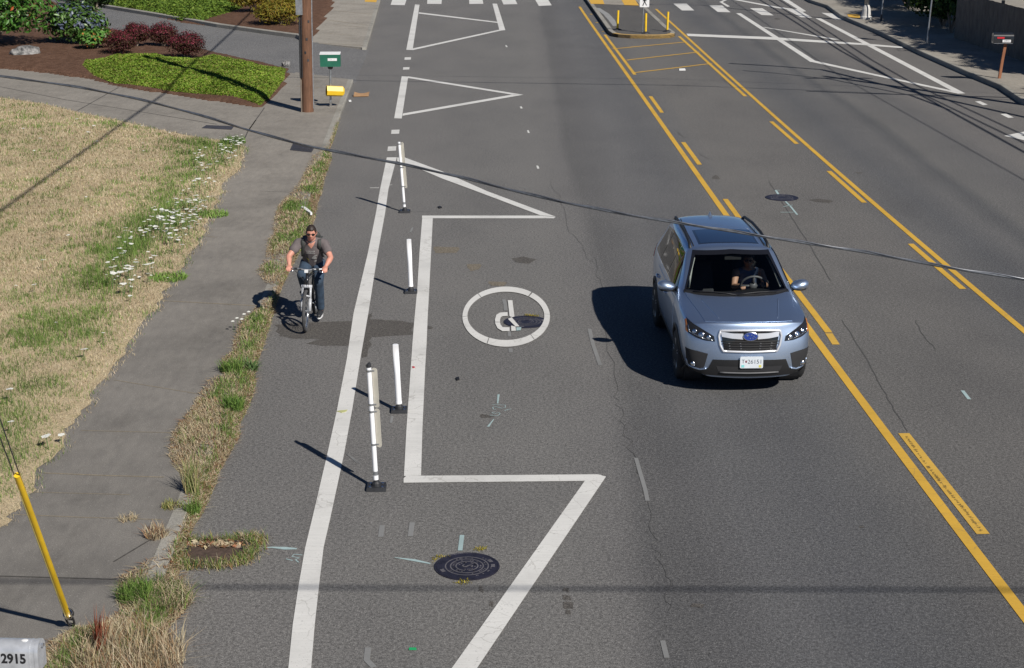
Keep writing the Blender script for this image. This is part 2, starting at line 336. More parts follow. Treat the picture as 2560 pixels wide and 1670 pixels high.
kerb('kerb', [far_edge[0] + o_, far_edge[1] + o_, far_edge[2] + o_, far_end], .17, -.04, .108, M['kerb'])
kerb('kerb', [kerb_in[1], *kerb_in[2:], k_end], .22, .05, .27, M['kerb'], -1)
# right side
cr0 = curb_r[0]
r_near = [Vector((16.4, 45.2, 0)), Vector((16.0, 30, 0)), Vector((16.0, -10, 0))]
slab('sidewalk', [Vector((60, -10, 0)), r_near[2], r_near[1], r_near[0], Vector((15.5, 48.6, 0)), *curb_r, Vector((curb_r[-1].x + .4, 100, 0)), Vector((17.2, 170, 0)), Vector((60, 170, 0))], .15, M['conc_light'])
kerb('kerb', [r_near[0] - o_, Vector((15.5, 48.6, 0)) - o_, *[p - o_ for p in curb_r], Vector((curb_r[-1].x + .39, 100, 0))], .17, -.04, .158, M['kerb'], -1)
sheet('planting_strip', [(16.05, 30, 0), (16.4, 45.3, 0), (15.75, 48.4, 0), (16.0, 49.0, 0), (17.0, 48.5, 0), (17.2, 30, 0)], M['mulch'], .162)
# far grassed plot on the left, past the driveway

# ---- joints in the paving (filled with straw) and cracks
jm = simple('joint_dirt', (.235, .195, .135), .95, var=.3, sc=30); jd = simple('dark_joint', (.06, .055, .05), .95, var=.3, sc=30)
for pts, wdt, mm in (([(300, 690), (650, 765)], 0, 0),):
    pass
for k, pts, wd, mm in (('w8', [(-400, 20), (0, 32), (660, 68)], .03, jm), ('w8', [(690, 20), (655, 95)], .02, jm), ('w0', [(270, 352), (600, 366), (1010, 378)], .022, jm), ('w0', [(190, 470), (800, 486)], .012, jm),
                       ('w0', [(80, 608), (520, 626), (1000, 640)], .016, jm), ('w0', [(-60, 984), (0, 988), (360, 998), (720, 1008)], .022, jd), ('w0', [(500, 90), (1060, 104)], .014, jm),
                       ('w7', [(345, 978), (480, 990)], .022, jm), ('w7', [(830, 600), (1090, 610)], .012, jd), ('w7', [(810, 0), (740, 100), (700, 190)], .03, jd), ('w7', [(1455, 0), (1380, 230)], .022, jd),
                       ('lw', [(490, 1225), (880, 1290)], .015, jm), ('c1', [(0, 600), (450, 690), (950, 770), (1500, 860)], .035, jd), ('c1', [(820, 605), (520, 775)], .035, jd), ('c1', [(1830, 745), (1720, 900)], .03, jd),
                       ('bp', [(0, 1010), (440, 1030)], .04, jm), ('bp', [(600, 10), (1130, 55)], .05, jm), ('bp', [(500, 150), (910, 185)], .05, jm), ('bp', [(300, 308), (700, 325), (1100, 352)], .06, jm), ('bp', [(820, 235), (1060, 245)], .04, jm),
                       ('c2', [(30, 130), (300, 165)], .06, jm), ('c2', [(90, 70), (350, 95)], .06, jm), ('c2', [(130, 20), (370, 35)], .06, jm), ('w0', [(700, 900), (900, 780), (1000, 720)], .02, jd)):
    strip('paving_joint', Q(k, pts, .10), wd, mm, .1035)
def wander(P, amp, n, seed):
    r = random.Random(seed); out = []
    for a, b in zip(P[:-1], P[1:]):
        for i in range(n):
            f = i / n; p = a.lerp(b, f); out.append(p + Vector((r.gauss(0, amp), r.gauss(0, amp * .6), 0)))
    return out + [P[-1]]
ck = simple('tar_crack', (.075, .073, .07), .9, var=.3, sc=30)
for k, pts, amp, wd in (('z1', [(380, 790), (540, 1040), (700, 1290), (860, 1560)], .006, .016), ('z2', [(510, 0), (750, 380), (940, 740), (1090, 980)], .008, .015), ('z2', [(1140, 0), (1330, 260)], .02, .012),
                        ('d', [(1380, 600), (1400, 680), (1430, 900), (1450, 1000), (1500, 1130), (1520, 1250), (1545, 1330), (1555, 1420)], .035, .006), ('d', [(1280, 420), (1330, 540), (1380, 610)], .04, .006),
                        ('is', [(2700, 1500), (2400, 1300)], .03, .02), ('l6', [(740, 500), (830, 560)], .03, .02), ('l6', [(940, 710), (1090, 775)], .03, .018)):
    strip('pavement_crack', wander(Q(k, pts), amp, 9, len(pts)), wd, ck, .0045)

# ---- road markings
def mark(name, k, pts, m='white', z=.007): return sheet(name, Q(k, pts), M[m], z)
lw = [(967, 394), (950, 474), (940, 532), (919, 636), (884, 783), (867, 898), (842, 1028), (818, 1137), (780, 1300), (763, 1370), (747, 1462), (732, 1562), (721, 1670), (709, 1800)]
rw = [(992, 394), (971, 474), (963, 532), (944, 636), (921, 783), (901, 898), (880, 1028), (860, 1137), (825, 1300), (809, 1370), (798, 1462), (787, 1562), (778, 1670), (770, 1800)]
mark('lane_line', 's', lw + rw[::-1])
mark('lane_line', 's', [(1055.5, 546.5), (1049, 627), (1043, 725), (1036, 798), (1031, 860), (1027, 919), (1016, 1075), (1010, 1191), (1052.6, 1191), (1056, 1075), (1063, 919), (1066.5, 860), (1069, 798), (1073, 725), (1078, 627), (1082, 546.5)])
mark('buffer_line', 's', [(1055, 539.7), (1350, 539.7), (1389, 543), (1384, 546.6), (1055, 546.3)])
mark('buffer_line', 's', [(993, 394.5), (1012, 394.5), (1105, 429), (1221, 480), (1389, 542.5), (1351, 539.3), (1194, 480), (1105, 447), (1030, 415), (993, 404)], z=.009)
mark('buffer_line', 's', [(1009, 1197), (1016, 1190.8), (1250, 1189), (1493, 1187), (1505, 1189), (1460, 1203.5), (1009, 1208)])
mark('buffer_line', 's', [(1466, 1198), (1494, 1188), (1515, 1193), (1194, 1670), (1059, 1870), (980, 1870), (1131, 1670)], z=.009)
for k, pts in (('c2', [(540, 505), (583, 508), (540, 785), (490, 783)]), ('c2', [(628, 30), (658, 32), (612, 332), (570, 330)]), ('c2', [(1140, 25), (1170, 25), (1225, 200), (1187, 204)])):
    mark('lane_line', k, pts)
for k, pts in (('c2', [(582, 506), (1345, 628), (1275, 628), (580, 517)]), ('c2', [(548, 752), (1275, 626), (1345, 628), (545, 767)]), ('c2', [(653, 82), (1176, 146), (1178, 153), (652, 91)]), ('c2', [(612, 322), (1186, 197), (1200, 203), (612, 333)])):
    mark('buffer_line', k, pts, z=.009)
for pts in ([(560, 380), (602, 379), (600, 395), (558, 397)], [(550, 446), (592, 445), (590, 460), (548, 462)], [(473, 860), (526, 858), (523, 885), (470, 887)], [(450, 970), (504, 968), (502, 997), (445, 1000)]):
    mark('dashed_line', 'c2', pts)
for pts in ([(495, -60), (590, -60), (560, 35), (467, 33)], [(712, -60), (808, -60), (803, 27), (708, 26)], [(982, -60), (1062, -60), (1080, 26), (987, 27)], [(1170, -60), (1260, -60), (1305, 28), (1213, 30)], [(1385, -60), (1470, -60), (1532, 36), (1447, 40)]):
    mark('crosswalk_stripe', 'c2', pts)
for pts in ([(62, 25), (150, 25), (200, 70), (118, 70)], [(300, 37), (385, 37), (440, 82), (355, 80)], [(568, 55), (650, 55), (725, 103), (645, 100)], [(800, 58), (885, 62), (980, 118), (905, 115)], [(1040, 85), (1120, 90), (1210, 135), (1130, 130)]):
    mark('crosswalk_stripe', 'c3', pts)
for pts, z in (([(476, 88), (508, 88), (1003, 405), (968, 411)], .007), ([(1000, 121), (1036, 122), (1992, 619), (1940, 621)], .007), ([(770, -8), (812, -8), (940, 75), (912, 79)], .007),
               ([(365, 12), (384, 12), (436, 43), (418, 46)], .007), ([(1990, 619), (1940, 620), (1400, 503), (970, 410), (1000, 403), (1400, 492)], .009), ([(650, 181), (665, 180), (1160, 262), (1120, 264)], .009),
               ([(365, 15), (410, -6), (430, -6), (385, 15)], .009), ([(440, -4), (480, -4), (745, 45), (870, 62), (868, 70), (740, 53)], .009)):
    mark('buffer_line', 'c3', pts, z=z)
mark('stop_line', 'c3', [(148, 224), (700, 246), (1300, 287), (1590, 312), (1570, 320), (1300, 299), (700, 263), (158, 240)], z=.0115)
for pts in ([(2055, 672), (2090, 670), (2140, 693), (2108, 697)], [(2222, 755), (2262, 753), (2312, 778), (2275, 781)]): mark('dashed_line', 'c3', pts)
mark('buffer_line', 'z1', [(2205, 435), (2400, 395), (2700, 335), (2700, 375), (2320, 435)]); mark('buffer_line', 'z1', [(2205, 437), (2330, 432), (2800, 520), (2800, 560)], z=.009)
# yellow lines
def smooth_line(pts, deg, n=28, y0=None, y1=None):
    P = [G(*p) for p in pts]; ys = np.array([p.y for p in P]); xs = np.array([p.x for p in P]); c = np.polyfit(ys, xs, deg)
    yy = np.linspace(ys.min() if y0 is None else y0, ys.max() if y1 is None else y1, n)
    return [Vector((float(np.polyval(c, y)), float(y), 0)) for y in yy]
YW = .115
strip('centre_line', smooth_line([(1638.8, 22.7), (1712, 84.7), (1855, 224), (1948, 303), (2089.7, 422), (2215, 531.5), (2312, 618), (2411.5, 700), (2550, 824)], 3, 40, 19), YW, M['yellow'])
strip('centre_line', smooth_line([(1698, 91), (1780, 166), (1864, 241)], 1), YW, M['yellow'])
for a in ([(1928, 304), (1992, 360)], [(2072, 428), (2161, 507)], [(2277, 610), (2345, 670), (2408, 723)]): strip('dashed_centre_line', smooth_line(a, 1, 6), YW, M['yellow'])
strip('centre_line', smooth_line([(1449, 17), (1500, 91), (1580, 205), (1623.6, 264), (1680, 349), (1732, 419), (1783, 491), (1817, 540), (2036.5, 842.5), (2130, 970), (2215, 1086), (2331, 1240), (2420, 1354), (2560, 1536)], 4, 60, 11.5), YW + .01, M['yellow'])
strip('centre_line', smooth_line([(1512, 87), (1550, 137), (1587, 187)], 1), YW, M['yellow'])
for a in ([(1626, 241), (1655, 282)], [(1708, 356), (1749, 412)], [(1813, 498), (1880, 590)], [(1925, 640), (2003, 742), (2072, 832)]): strip('dashed_centre_line', smooth_line(a, 1, 6), YW, M['yellow'])
strip('dashed_centre_line', smooth_line([(2072, 834), (2090, 862)], 1, 4), YW, M['yellow_worn'])
strip('dashed_centre_line', smooth_line([(2260, 1084), (2360, 1214), (2459, 1336)], 1, 8), YW + .03, M['yellow_worn'])
for a, b in (((598, 812), (1790, 698)), ((822, 998), (2040, 862)), ((958, 1205), (2240, 1052))): strip('hatch_line', wander(Q('is', [a, b]), .012, 14, int(a[0])), .13, M['yellow'], .0095)
for a, b in (((235, 232), (265, 240)), ((325, 370), (365, 378)), ((430, 515), (460, 525))): strip('hatch_line', Q('is', [a, b]), .1, M['yellow_worn'])
a, b = G(2268, 1092), G(2452, 1330); t_ = (b - a).normalized(); n_ = Vector((t_.y, -t_.x, 0)); mb = MB()
for i in range(150):
    f = (i + .5) / 150; o_f = .012 + .02 * math.sin(f * 5) + random.gauss(0, .004); c_ = a.lerp(b, f) + n_ * o_f; hw = .006 + .016 * random.random(); l_ = .007 + .006 * random.random()
    if random.random() < .75: mb.add([Vector((q.x, q.y, .0095)) for q in (c_ - n_ * hw - t_ * l_, c_ + n_ * hw - t_ * l_ * .3, c_ + n_ * hw + t_ * l_ * .6, c_ - n_ * hw + t_ * l_ * .2)], [(0, 1, 2, 3)])
tag(mb.build('tyre_mark', paint('tyre_rubber_mark', (.15, .115, .05), .9, False, (.5, .33, .07)), fix=False), kind='structure')
# round symbol with its broken letter
def ell(cx, cy, rx, ry, a): return (cx + rx * math.cos(R(a)), cy + ry * math.sin(R(a)))
for a0, a1 in ((-54, -4.7), (-4.3, 49.5), (50.3, 115.6), (116.6, 179.3), (179.8, 229.6), (230.4, 305.2)):
    n = 14; A = [a0 + (a1 - a0) * i / n for i in range(n + 1)]
    if a0 == -54: A = [a0 + 1 + (a1 - a0 - 1) * i / n for i in range(n + 1)]
    mark('road_symbol', 'ci', [ell(1130, 725, 850, 585, a) for a in A] + [ell(1124, 710, 746, 470, a) for a in A[::-1]], z=.0125)
for pts in ([(1162, 408), (1250, 408), (1290, 725), (1250, 738), (1195, 720)], [(1155, 640), (1010, 648), (940, 690), (912, 780), (915, 828), (1010, 830), (1010, 790), (1025, 740), (1060, 718), (1160, 712)],
            [(915, 836), (922, 870), (960, 950), (1060, 1010), (1195, 1008), (1195, 935), (1060, 932), (1020, 880), (1011, 838)], [(1165, 770), (1235, 738), (1390, 918), (1310, 918)], [(1225, 900), (1310, 921), (1322, 1000), (1230, 1005)]):
    mark('road_symbol', 'ci', pts, z=.0145)
mark('survey_mark', 'ci', [(1325, 935), (1425, 932), (1410, 990), (1330, 1000)], 'blue_mark', .0145)
# sprayed survey marks
for k, pts, wd, mm in (('l5', [(1285, 645), (1272, 750)], .05, 'blue_mark'), ('l5', [(830, 797), (960, 815), (1070, 838)], [.012, .05, .025], 'blue_mark'), ('l5', [(-90, 735), (0, 728), (90, 735), (168, 738)], [.015, .03, .07, .03], 'blue_mark'),
                       ('l5', [(205, 780), (150, 775), (135, 790), (185, 800), (160, 812), (180, 830)], .015, 'blue_mark'), ('l5', [(95, 806), (140, 818)], .015, 'blue_mark'), ('l5', [(745, 578), (735, 658)], .06, 'grey_mark'), ('l5', [(948, 560), (935, 655)], .06, 'grey_mark'),
                       ('l5', [(650, 1405), (640, 1490), (690, 1540)], .06, 'grey_mark'), ('sv', [(990, 345), (960, 640)], [.03, .018], 'blue_mark'), ('sv', [(780, 680), (1210, 690), (1205, 770), (1100, 795), (880, 740), (800, 760), (820, 825), (910, 835)], .012, 'blue_mark'),
                       ('sv', [(1180, 870), (1300, 830), (1400, 820)], .014, 'blue_mark'), ('sv', [(700, 1015), (950, 1045), (1040, 980), (1000, 930), (850, 980), (770, 940), (880, 910)], .012, 'blue_mark'), ('sv', [(840, 1140), (650, 1390)], [.01, .03], 'blue_mark'),
                       ('z2', [(1575, 625), (1635, 702)], .05, 'blue_mark'), ('l6', [(1705, 1070), (1730, 1110)], .05, 'blue_mark'), ('l6', [(1750, 1072), (1700, 1070)], .03, 'blue_mark'), ('l6', [(1800, 1180), (1850, 1230), (1915, 1310)], .04, 'blue_mark'),
                       ('l6', [(1780, 1230), (1870, 1215)], .03, 'blue_mark'), ('l6', [(1750, 1285), (1880, 1285)], .03, 'blue_mark'), ('l6', [(1370, 1275), (1500, 1280)], .03, 'grey_mark'), ('w7', [(1340, 775), (1560, 775)], .016, 'grey_mark'), ('l4', [(350, 195), (575, 200)], .02, 'grey_mark'),
                       ('l4', [(375, 365), (352, 410)], .04, 'grey_mark'), ('p6', [(20, 1110), (120, 1195)], .015, 'grey_mark'), ('p6', [(425, 780), (415, 840)], .035, 'grey_mark'), ('d', [(1370, 765), (1378, 800), (1395, 850)], .06, 'grey_mark'), ('d', [(1478, 1065), (1500, 1140), (1505, 1165)], .05, 'grey_mark'),
                       ('d', [(1540, 1490), (1550, 1530)], .05, 'grey_mark'), ('ci', [(1185, 1000), (1200, 1100)], .05, 'grey_mark'), ('ci', [(1210, 1330), (1225, 1410)], .06, 'grey_mark'), ('ci', [(1080, 380), (1110, 470), (1120, 600)], .06, 'grey_mark'), ('w8', [(1290, 1090), (1390, 1165)], .012, 'grey_mark'),
                       ('c4', [(840, 440), (900, 440)], .05, 'white'), ('c4', [(945, 425), (985, 420)], .03, 'white'), ('c2', [(1228, 300), (1236, 312)], .06, 'white'), ('c2', [(1327, 705), (1333, 718)], .06, 'white'), ('c2', [(1374, 862), (1380, 880)], .05, 'white'), ('c2', [(1436, 1096), (1443, 1116)], .05, 'white')):
    strip('survey_mark', Q(k, pts), wd, M[mm], .0055)
# damp and greasy patches
def blob(name, k, pts, m, z, amp=.02, n=5): return sheet(name, wander(Q(k, pts) + [Q(k, pts)[0]], amp, n, len(pts))[:-1], M[m], z)
blob('damp_stain', 'w8', [(800, 200), (930, 185), (1150, 180), (1340, 175), (1330, 230), (1305, 345), (1100, 345), (1020, 330), (1100, 300), (940, 298), (830, 280)], 'stain', .003)
blob('damp_stain', 'c4', [(770, 1305), (850, 1250), (860, 1290), (1000, 1298), (1125, 1315), (1120, 1390), (860, 1405), (820, 1530), (790, 1540)], 'stain', .003)
blob('damp_stain', 'l4', [(520, 1365), (580, 1380), (575, 1400), (520, 1400)], 'stain', .003, .01)
for k, pts in (('z1', [(690, 930), (760, 924), (850, 932), (880, 945), (840, 956), (740, 946)]), ('sv', [(370, 1040), (450, 980), (600, 1000), (820, 1065), (700, 1090), (450, 1100)]), ('l6', [(1090, 940), (1120, 920), (1150, 935), (1165, 965), (1090, 962)]),
               ('z3', [(620, 385), (650, 380), (660, 392), (630, 395)]), ('l5', [(1975, 1000), (2010, 1005), (2000, 1025), (1965, 1020)]), ('l5', [(1965, 1050), (2015, 1055), (2020, 1085), (1975, 1080)]), ('l5', [(1970, 1095), (2040, 1100), (2030, 1140), (1975, 1140)]), ('l5', [(1990, 1150), (2020, 1155), (2015, 1180), (1985, 1175)]),
               ('l5', [(1400, 985), (1425, 995), (1425, 1030), (1405, 1020)]), ('l5', [(1475, 1090), (1500, 1100), (1490, 1130), (1470, 1120)]), ('d', [(1610, 1403), (1640, 1405), (1630, 1413), (1605, 1410)]), ('l4', [(1390, 680), (1500, 660), (1640, 690), (1560, 735), (1430, 720)]),
               ('c3', [(735, 120), (770, 122), (765, 130), (730, 128)]), ('z1', [(1040, 715), (1110, 720), (1080, 730)])):
    blob('oil_stain', k, pts, 'stain', .0032, .008, 4)
rust = asphalt('rusty_asphalt', (1.18, 1.06, .86), False)
for pts in ([(590, 560), (840, 565), (840, 620), (600, 625)], [(930, 740), (1060, 735), (1070, 790), (960, 810)], [(1150, 915), (1320, 920), (1320, 960), (1170, 955)]):
    P = Q('l4', pts); o = sheet('rust_stain', wander(P + [P[0]], .025, 4, 3)[:-1], rust, .0034)
tyre = [Q('d', [(1255, 62), (1290, 180), (1320, 262), (1345, 330), (1395, 430), (1420, 520)])]

# ---- traffic island
isl = Q('is', [(1460, 330), (1640, 470)], .15)
outer = Q('is', [(-60, -330), (70, -150), (235, 75), (540, 505), (600, 545), (700, 563), (900, 576), (1150, 580), (1400, 578), (1560, 568), (1630, 552), (1640, 530), (1510, 435), (1160, 110), (1020, -20), (760, -300)], .15)
M['island_kerb'] = paint('worn_yellow_kerb', (.50, .32, .10), 1.0, True, (.20, .18, .15))
nose = [i for i, p in enumerate(outer)]
kp = outer[::-1]
o = slab('traffic_island', [p for p in outer], .142, M['asphalt_island'], -.04)
kerb('island_kerb', [p for p in outer[0:5]], .2, -.03, .15, M['kerb'], -1 if False else 1)
kerb('island_kerb', [p for p in outer[4:11]], .2, -.03, .151, M['island_kerb'], 1)
kerb('island_kerb', [p for p in outer[10:]], .2, -.03, .15, M['kerb'], 1)
sheet('crossing_path', Q('is', [(190, -40), (235, 62), (1050, 92), (930, -40)], .15), M['conc_light'], .153)
for pts in ([(205, -30), (245, 62), (470, 68), (435, -30)], [(735, -30), (800, 82), (1040, 91), (960, -30)]): sheet('tactile_pad', Q('is', pts, .157), M['tactile'], .158)
sheet('tactile_pad', Q('r4', [(500, 152), (585, 150), (640, 158), (636, 194), (520, 186)], .15), M['tactile'], .157)
sheet('tactile_pad', Q('c2', [(300, -20), (400, -20), (392, 16), (296, 12)], .1), M['tactile'], .106)
paint_tr = paint('scuffed_paint', (.3, .3, .29), 1.0, False)
strip('scuff_mark', Q('is', [(350, 130), (500, 230), (590, 330), (650, 430)], .15), [.25, .3, .3, .2], paint_tr, .147)
# ================================================================== growing things
def inpoly(x, y, poly):
    c = np.zeros(len(x), bool); n = len(poly)
    for i in range(n):
        x1, y1, x2, y2 = poly[i][0], poly[i][1], poly[i - 1][0], poly[i - 1][1]
        if y1 == y2: continue
        c ^= ((y1 > y) != (y2 > y)) & (x < (x2 - x1) * (y - y1) / (y2 - y1) + x1)
    return c
def edge_dist(x, y, poly, skip=()):
    d = np.full(len(x), 1e9); n = len(poly)
    for i in range(n):
        if i in skip: continue
        ax, ay, bx, by = poly[i - 1][0], poly[i - 1][1], poly[i][0], poly[i][1]; L = (bx - ax) ** 2 + (by - ay) ** 2 + 1e-9
        t = np.clip(((x - ax) * (bx - ax) + (y - ay) * (by - ay)) / L, 0, 1); d = np.minimum(d, np.hypot(x - ax - t * (bx - ax), y - ay - t * (by - ay)))
    return d
def sample_poly(poly, n, dens=None):
    """n points in a polygon, nearer ones denser when dens is given"""
    xs = [p[0] for p in poly]; ys = [p[1] for p in poly]; X = []; Y = []; got = 0
    while got < n:
        x = rng.uniform(min(xs), max(xs), n * 2); y = rng.uniform(min(ys), max(ys), n * 2); k = inpoly(x, y, poly)
        if dens is not None: k &= rng.random(len(x)) < dens(x, y)
        X.append(x[k]); Y.append(y[k]); got += int(k.sum())
    return np.concatenate(X)[:n], np.concatenate(Y)[:n]
_VG = {}
def vnoise(x, y, sc, seed=0):
    if seed not in _VG: _VG[seed] = np.random.default_rng(seed).random((64, 64))
    g = _VG[seed]; u, v = x * sc, y * sc; i, j = np.floor(u).astype(int), np.floor(v).astype(int); a, b = u - i, v - j; a = a * a * (3 - 2 * a); b = b * b * (3 - 2 * b)
    f = lambda p, q: g[p % 64, q % 64]
    return (f(i, j) * (1 - a) + f(i + 1, j) * a) * (1 - b) + (f(i, j + 1) * (1 - a) + f(i + 1, j + 1) * a) * b
def np_mesh(name, V, F, C, m, parent=None):
    """F: (n,k) array of faces, C: (n,3) colour of each face"""
    me = bpy.data.meshes.new(name); n, k = F.shape
    me.vertices.add(len(V)); me.vertices.foreach_set('co', V.astype(np.float32).ravel()); me.loops.add(n * k); me.loops.foreach_set('vertex_index', F.astype(np.int32).ravel())
    me.polygons.add(n); me.polygons.foreach_set('loop_start', np.arange(0, n * k, k, dtype=np.int32)); me.polygons.foreach_set('loop_total', np.full(n, k, dtype=np.int32))
    a = me.attributes.new('Col', 'FLOAT_COLOR', 'CORNER'); a.data.foreach_set('color', np.repeat(np.c_[C, np.ones(n)], k, 0).astype(np.float32).ravel())
    me.update(calc_edges=True); me.validate(); return link_mesh(name, me, m, parent)
def blade_arrays(P, H, Wd, lean, col):
    """bent blades: two quads' worth of triangles each"""
    n = len(P); a = rng.uniform(0, 2 * np.pi, n); d = np.c_[np.cos(a), np.sin(a), np.zeros(n)]; b = a + np.pi / 2 + rng.normal(0, .5, n); s = np.c_[np.cos(b), np.sin(b), np.zeros(n)] * (Wd / 2)[:, None]
    z = np.array([0, 0, 1.0]); up = np.sqrt(np.clip(1 - lean ** 2, .02, 1))
    mid = P + d * (lean * H * .35)[:, None] + z * (up * H * .58)[:, None]; tip = P + d * (lean * H)[:, None] + z * (up * H * .92)[:, None]
    V = np.stack([P - s, P + s, mid + s * .75, mid - s * .75, tip], 1).reshape(-1, 3); k = np.arange(n)[:, None] * 5
    F = np.concatenate([k + [0, 1, 2], k + [0, 2, 3], k + [3, 2, 4]], 1).reshape(-1, 3); return V, F, np.repeat(col, 3, 0)
def pick(pal, n, jit=.18):
    pal = np.array(pal); c = pal[rng.integers(0, len(pal), n)]; return np.clip(c * rng.uniform(1 - jit, 1 + jit, (n, 1)) * rng.uniform(.95, 1.05, (n, 3)), 0, 1)
STRAW = [(.44, .365, .235), (.50, .42, .28), (.38, .30, .19), (.53, .455, .315), (.41, .33, .21)]; GREEN = [(.115, .19, .04), (.15, .23, .05), (.085, .155, .035), (.19, .26, .075)]
DRYRED = [(.28, .15, .08), (.33, .2, .1), (.22, .12, .07)]

# ---- dry lawn
lawn_edge = Q('s', [(614, 367), (600, 420), (566, 462), (545, 515), (519, 556), (492, 611), (440, 680), (406, 744), (348, 819), (290, 906), (232, 1005), (178, 1060), (142, 1133), (97, 1202), (41, 1271), (0, 1320)], .1)
top_edge = Q('s', [(0, 244), (108, 260), (199, 282), (289, 300), (398, 325), (500, 345), (560, 352)], .1)
le = []
for a, b in zip(lawn_edge[:-1], lawn_edge[1:]):
    for i in range(5): le.append(a.lerp(b, i / 5) + Vector((rng.normal(0, .055), rng.normal(0, .03), 0)))
lawn_edge = le + [lawn_edge[-1]]
LAWN = lawn_edge + [Vector((-6.1, 10, 0)), Vector((-40, 10, 0)), Vector((-40, 50, 0)), Vector((-22, 51.5, 0))] + top_edge
n = 90
gx, gy = np.meshgrid(np.linspace(-26, -5, n), np.linspace(12, 55, n)); 
sheet('lawn', LAWN, M['lawn'], .108)
def lawn_z(x, y): return .108 + 0 * x
vis = lambda x, y: np.where(x > -.36 * y - 1.5, np.clip((24 / np.maximum(y, 12)) ** 1.6, .1, 1), .015)
N = 210000; x, y = sample_poly(LAWN, N, vis)
NE = len(lawn_edge); d = edge_dist(x, y, LAWN, skip=tuple(range(NE, NE + 4)))
ov = (d < .12) & (rng.random(N) < .8); x = np.where(ov, x + rng.uniform(-.02, .16, N), x)
g = vnoise(x, y, .55, 1) * .5 + vnoise(x, y, 1.7, 2) * .35 + vnoise(x, y, 5, 3) * .25
side = np.exp(-((edge_dist(x, y, [lawn_edge[0]] + lawn_edge) - 1.1) / .75) ** 2)
pg = np.clip((g - .62) * 3.0, 0, .6) + side * np.clip((g - .25) * 1.7, 0, .75); pg = np.where(d < .25, pg * .3, pg); pg = np.where(y < 22, pg + .14 * (g > .48), pg)
isg = rng.random(N) < np.clip(pg + .42 * np.clip((vnoise(x, y, 3.1, 15) * .6 + vnoise(x, y, 1.1, 16) * .4 - .52) * 5, 0, 1), .035, .9)
col = np.where(isg[:, None], pick(GREEN, N), pick(STRAW, N)); tall = isg * side * np.clip((g - .4) * 2, 0, 1)
H = np.where(isg, rng.uniform(.04, .10, N) * (1 + 1.3 * tall), rng.uniform(.03, .075, N)); lean = np.where(isg, rng.uniform(.1, .8, N), rng.uniform(.45, .98, N)); sz = np.clip(y / 22, .8, 2.0)
col = col * (.72 + .36 * vnoise(x, y, .7, 19) + .30 * vnoise(x, y, 2.6, 20) * 1.0)[:, None]; col = np.where((rng.random(N) < .06)[:, None], col * [.55, .5, .45], col)
V, F, C = blade_arrays(np.c_[x, y, lawn_z(x, y) - .005], H * np.clip(sz, 1, 1.3), rng.uniform(.004, .009, N) * sz, lean, col)
tag(np_mesh('lawn_grass', V, F, C, M['blade']), 'mown grass burnt dry with green patches beside the sidewalk', 'grass', kind='stuff')

# ---- weeds along the kerb
wl = Q('w7', [(1480, 30), (1420, 200), (1345, 270), (1290, 300), (1240, 400), (1190, 500), (1130, 580), (1000, 720), (960, 850), (960, 960), (910, 1020), (885, 1180), (820, 1280), (880, 1370), (960, 1400)], .1) + \
     Q('w8', [(700, 60), (640, 110), (560, 170), (520, 270), (500, 380), (430, 440), (435, 540), (320, 600), (210, 790), (90, 940), (70, 1040), (60, 1120), (170, 1260), (190, 1400)], .1) + \
     Q('w0', [(1150, 540), (1110, 700), (1020, 800), (940, 860), (880, 920), (720, 1010), (720, 1130), (740, 1210), (600, 1300), (450, 1310), (330, 1380), (220, 1500), (200, 1700)], .1)
wr = Q('w7', [(1525, 0), (1480, 150), (1440, 260), (1455, 330), (1420, 430), (1390, 520), (1365, 640), (1340, 720), (1315, 830), (1250, 1000), (1150, 1200), (1050, 1400)], 0) + \
     Q('w8', [(800, 110), (770, 220), (720, 370), (690, 450), (665, 560), (665, 660), (620, 780), (560, 900), (555, 990), (520, 1060), (420, 1240), (390, 1330), (345, 1430), (300, 1540)], 0) + \
     Q('w0', [(1230, 640), (1200, 720), (1150, 800), (1130, 900), (1120, 1010), (1190, 1130), (1130, 1230), (1040, 1330), (1060, 1430), (1050, 1700)], 0)
WEED = [p for p in wl] + [p for p in wr[::-1]]
curb_poly = [cl0, curb_l[0], curb_l[1], curb_l[2]]
def curb_x(y): return np.interp(y, [p.y for p in curb_poly], [p.x for p in curb_poly])
def weed_z(x, y): return np.where(x > curb_x(y) + .02, np.clip(.075 - .18 * (x - curb_x(y)), .005, .1), .10)
N = 48000; x, y = sample_poly(WEED, N, lambda x, y: np.clip((20 / y) ** 1.3, .15, 1) * np.clip((vnoise(x, y, 1.4, 21) - .22) * 3.2, .12, 1) * np.where(np.abs(x - curb_x(y) + .1) < .09, np.where((y < 16.6) & (y > 14.6), .22, .75), 1))
bx = curb_x(y); g = vnoise(x, y, 1.3, 5) * .6 + vnoise(x, y, 4, 6) * .5; dd = edge_dist(x, y, WEED)
pg = np.clip((g - .42) * 2.4, .03, .85) * np.clip(dd / .22, .12, 1) + .25 * ((x > bx) & (x < bx + .25)); isg = rng.random(N) < pg
dryr = rng.random(N) < .12
col = np.where(isg[:, None], pick(GREEN, N), np.where(dryr[:, None], pick(DRYRED, N), pick(STRAW, N)))
hh = np.clip(dd / .15, .35, 1.0)
H = np.where(isg, rng.uniform(.05, .16, N), rng.uniform(.05, .14, N)) * hh; near = y < 16
H = np.where(near & (x > -4.35), H * 1.25, H)
lean = np.where(isg, rng.uniform(.1, .85, N), rng.uniform(.55, .99, N))
V, F, C = blade_arrays(np.c_[x, y, weed_z(x, y) - .004], H, rng.uniform(.004, .009, N) * np.clip(y / 17, 1, 2), lean, col)
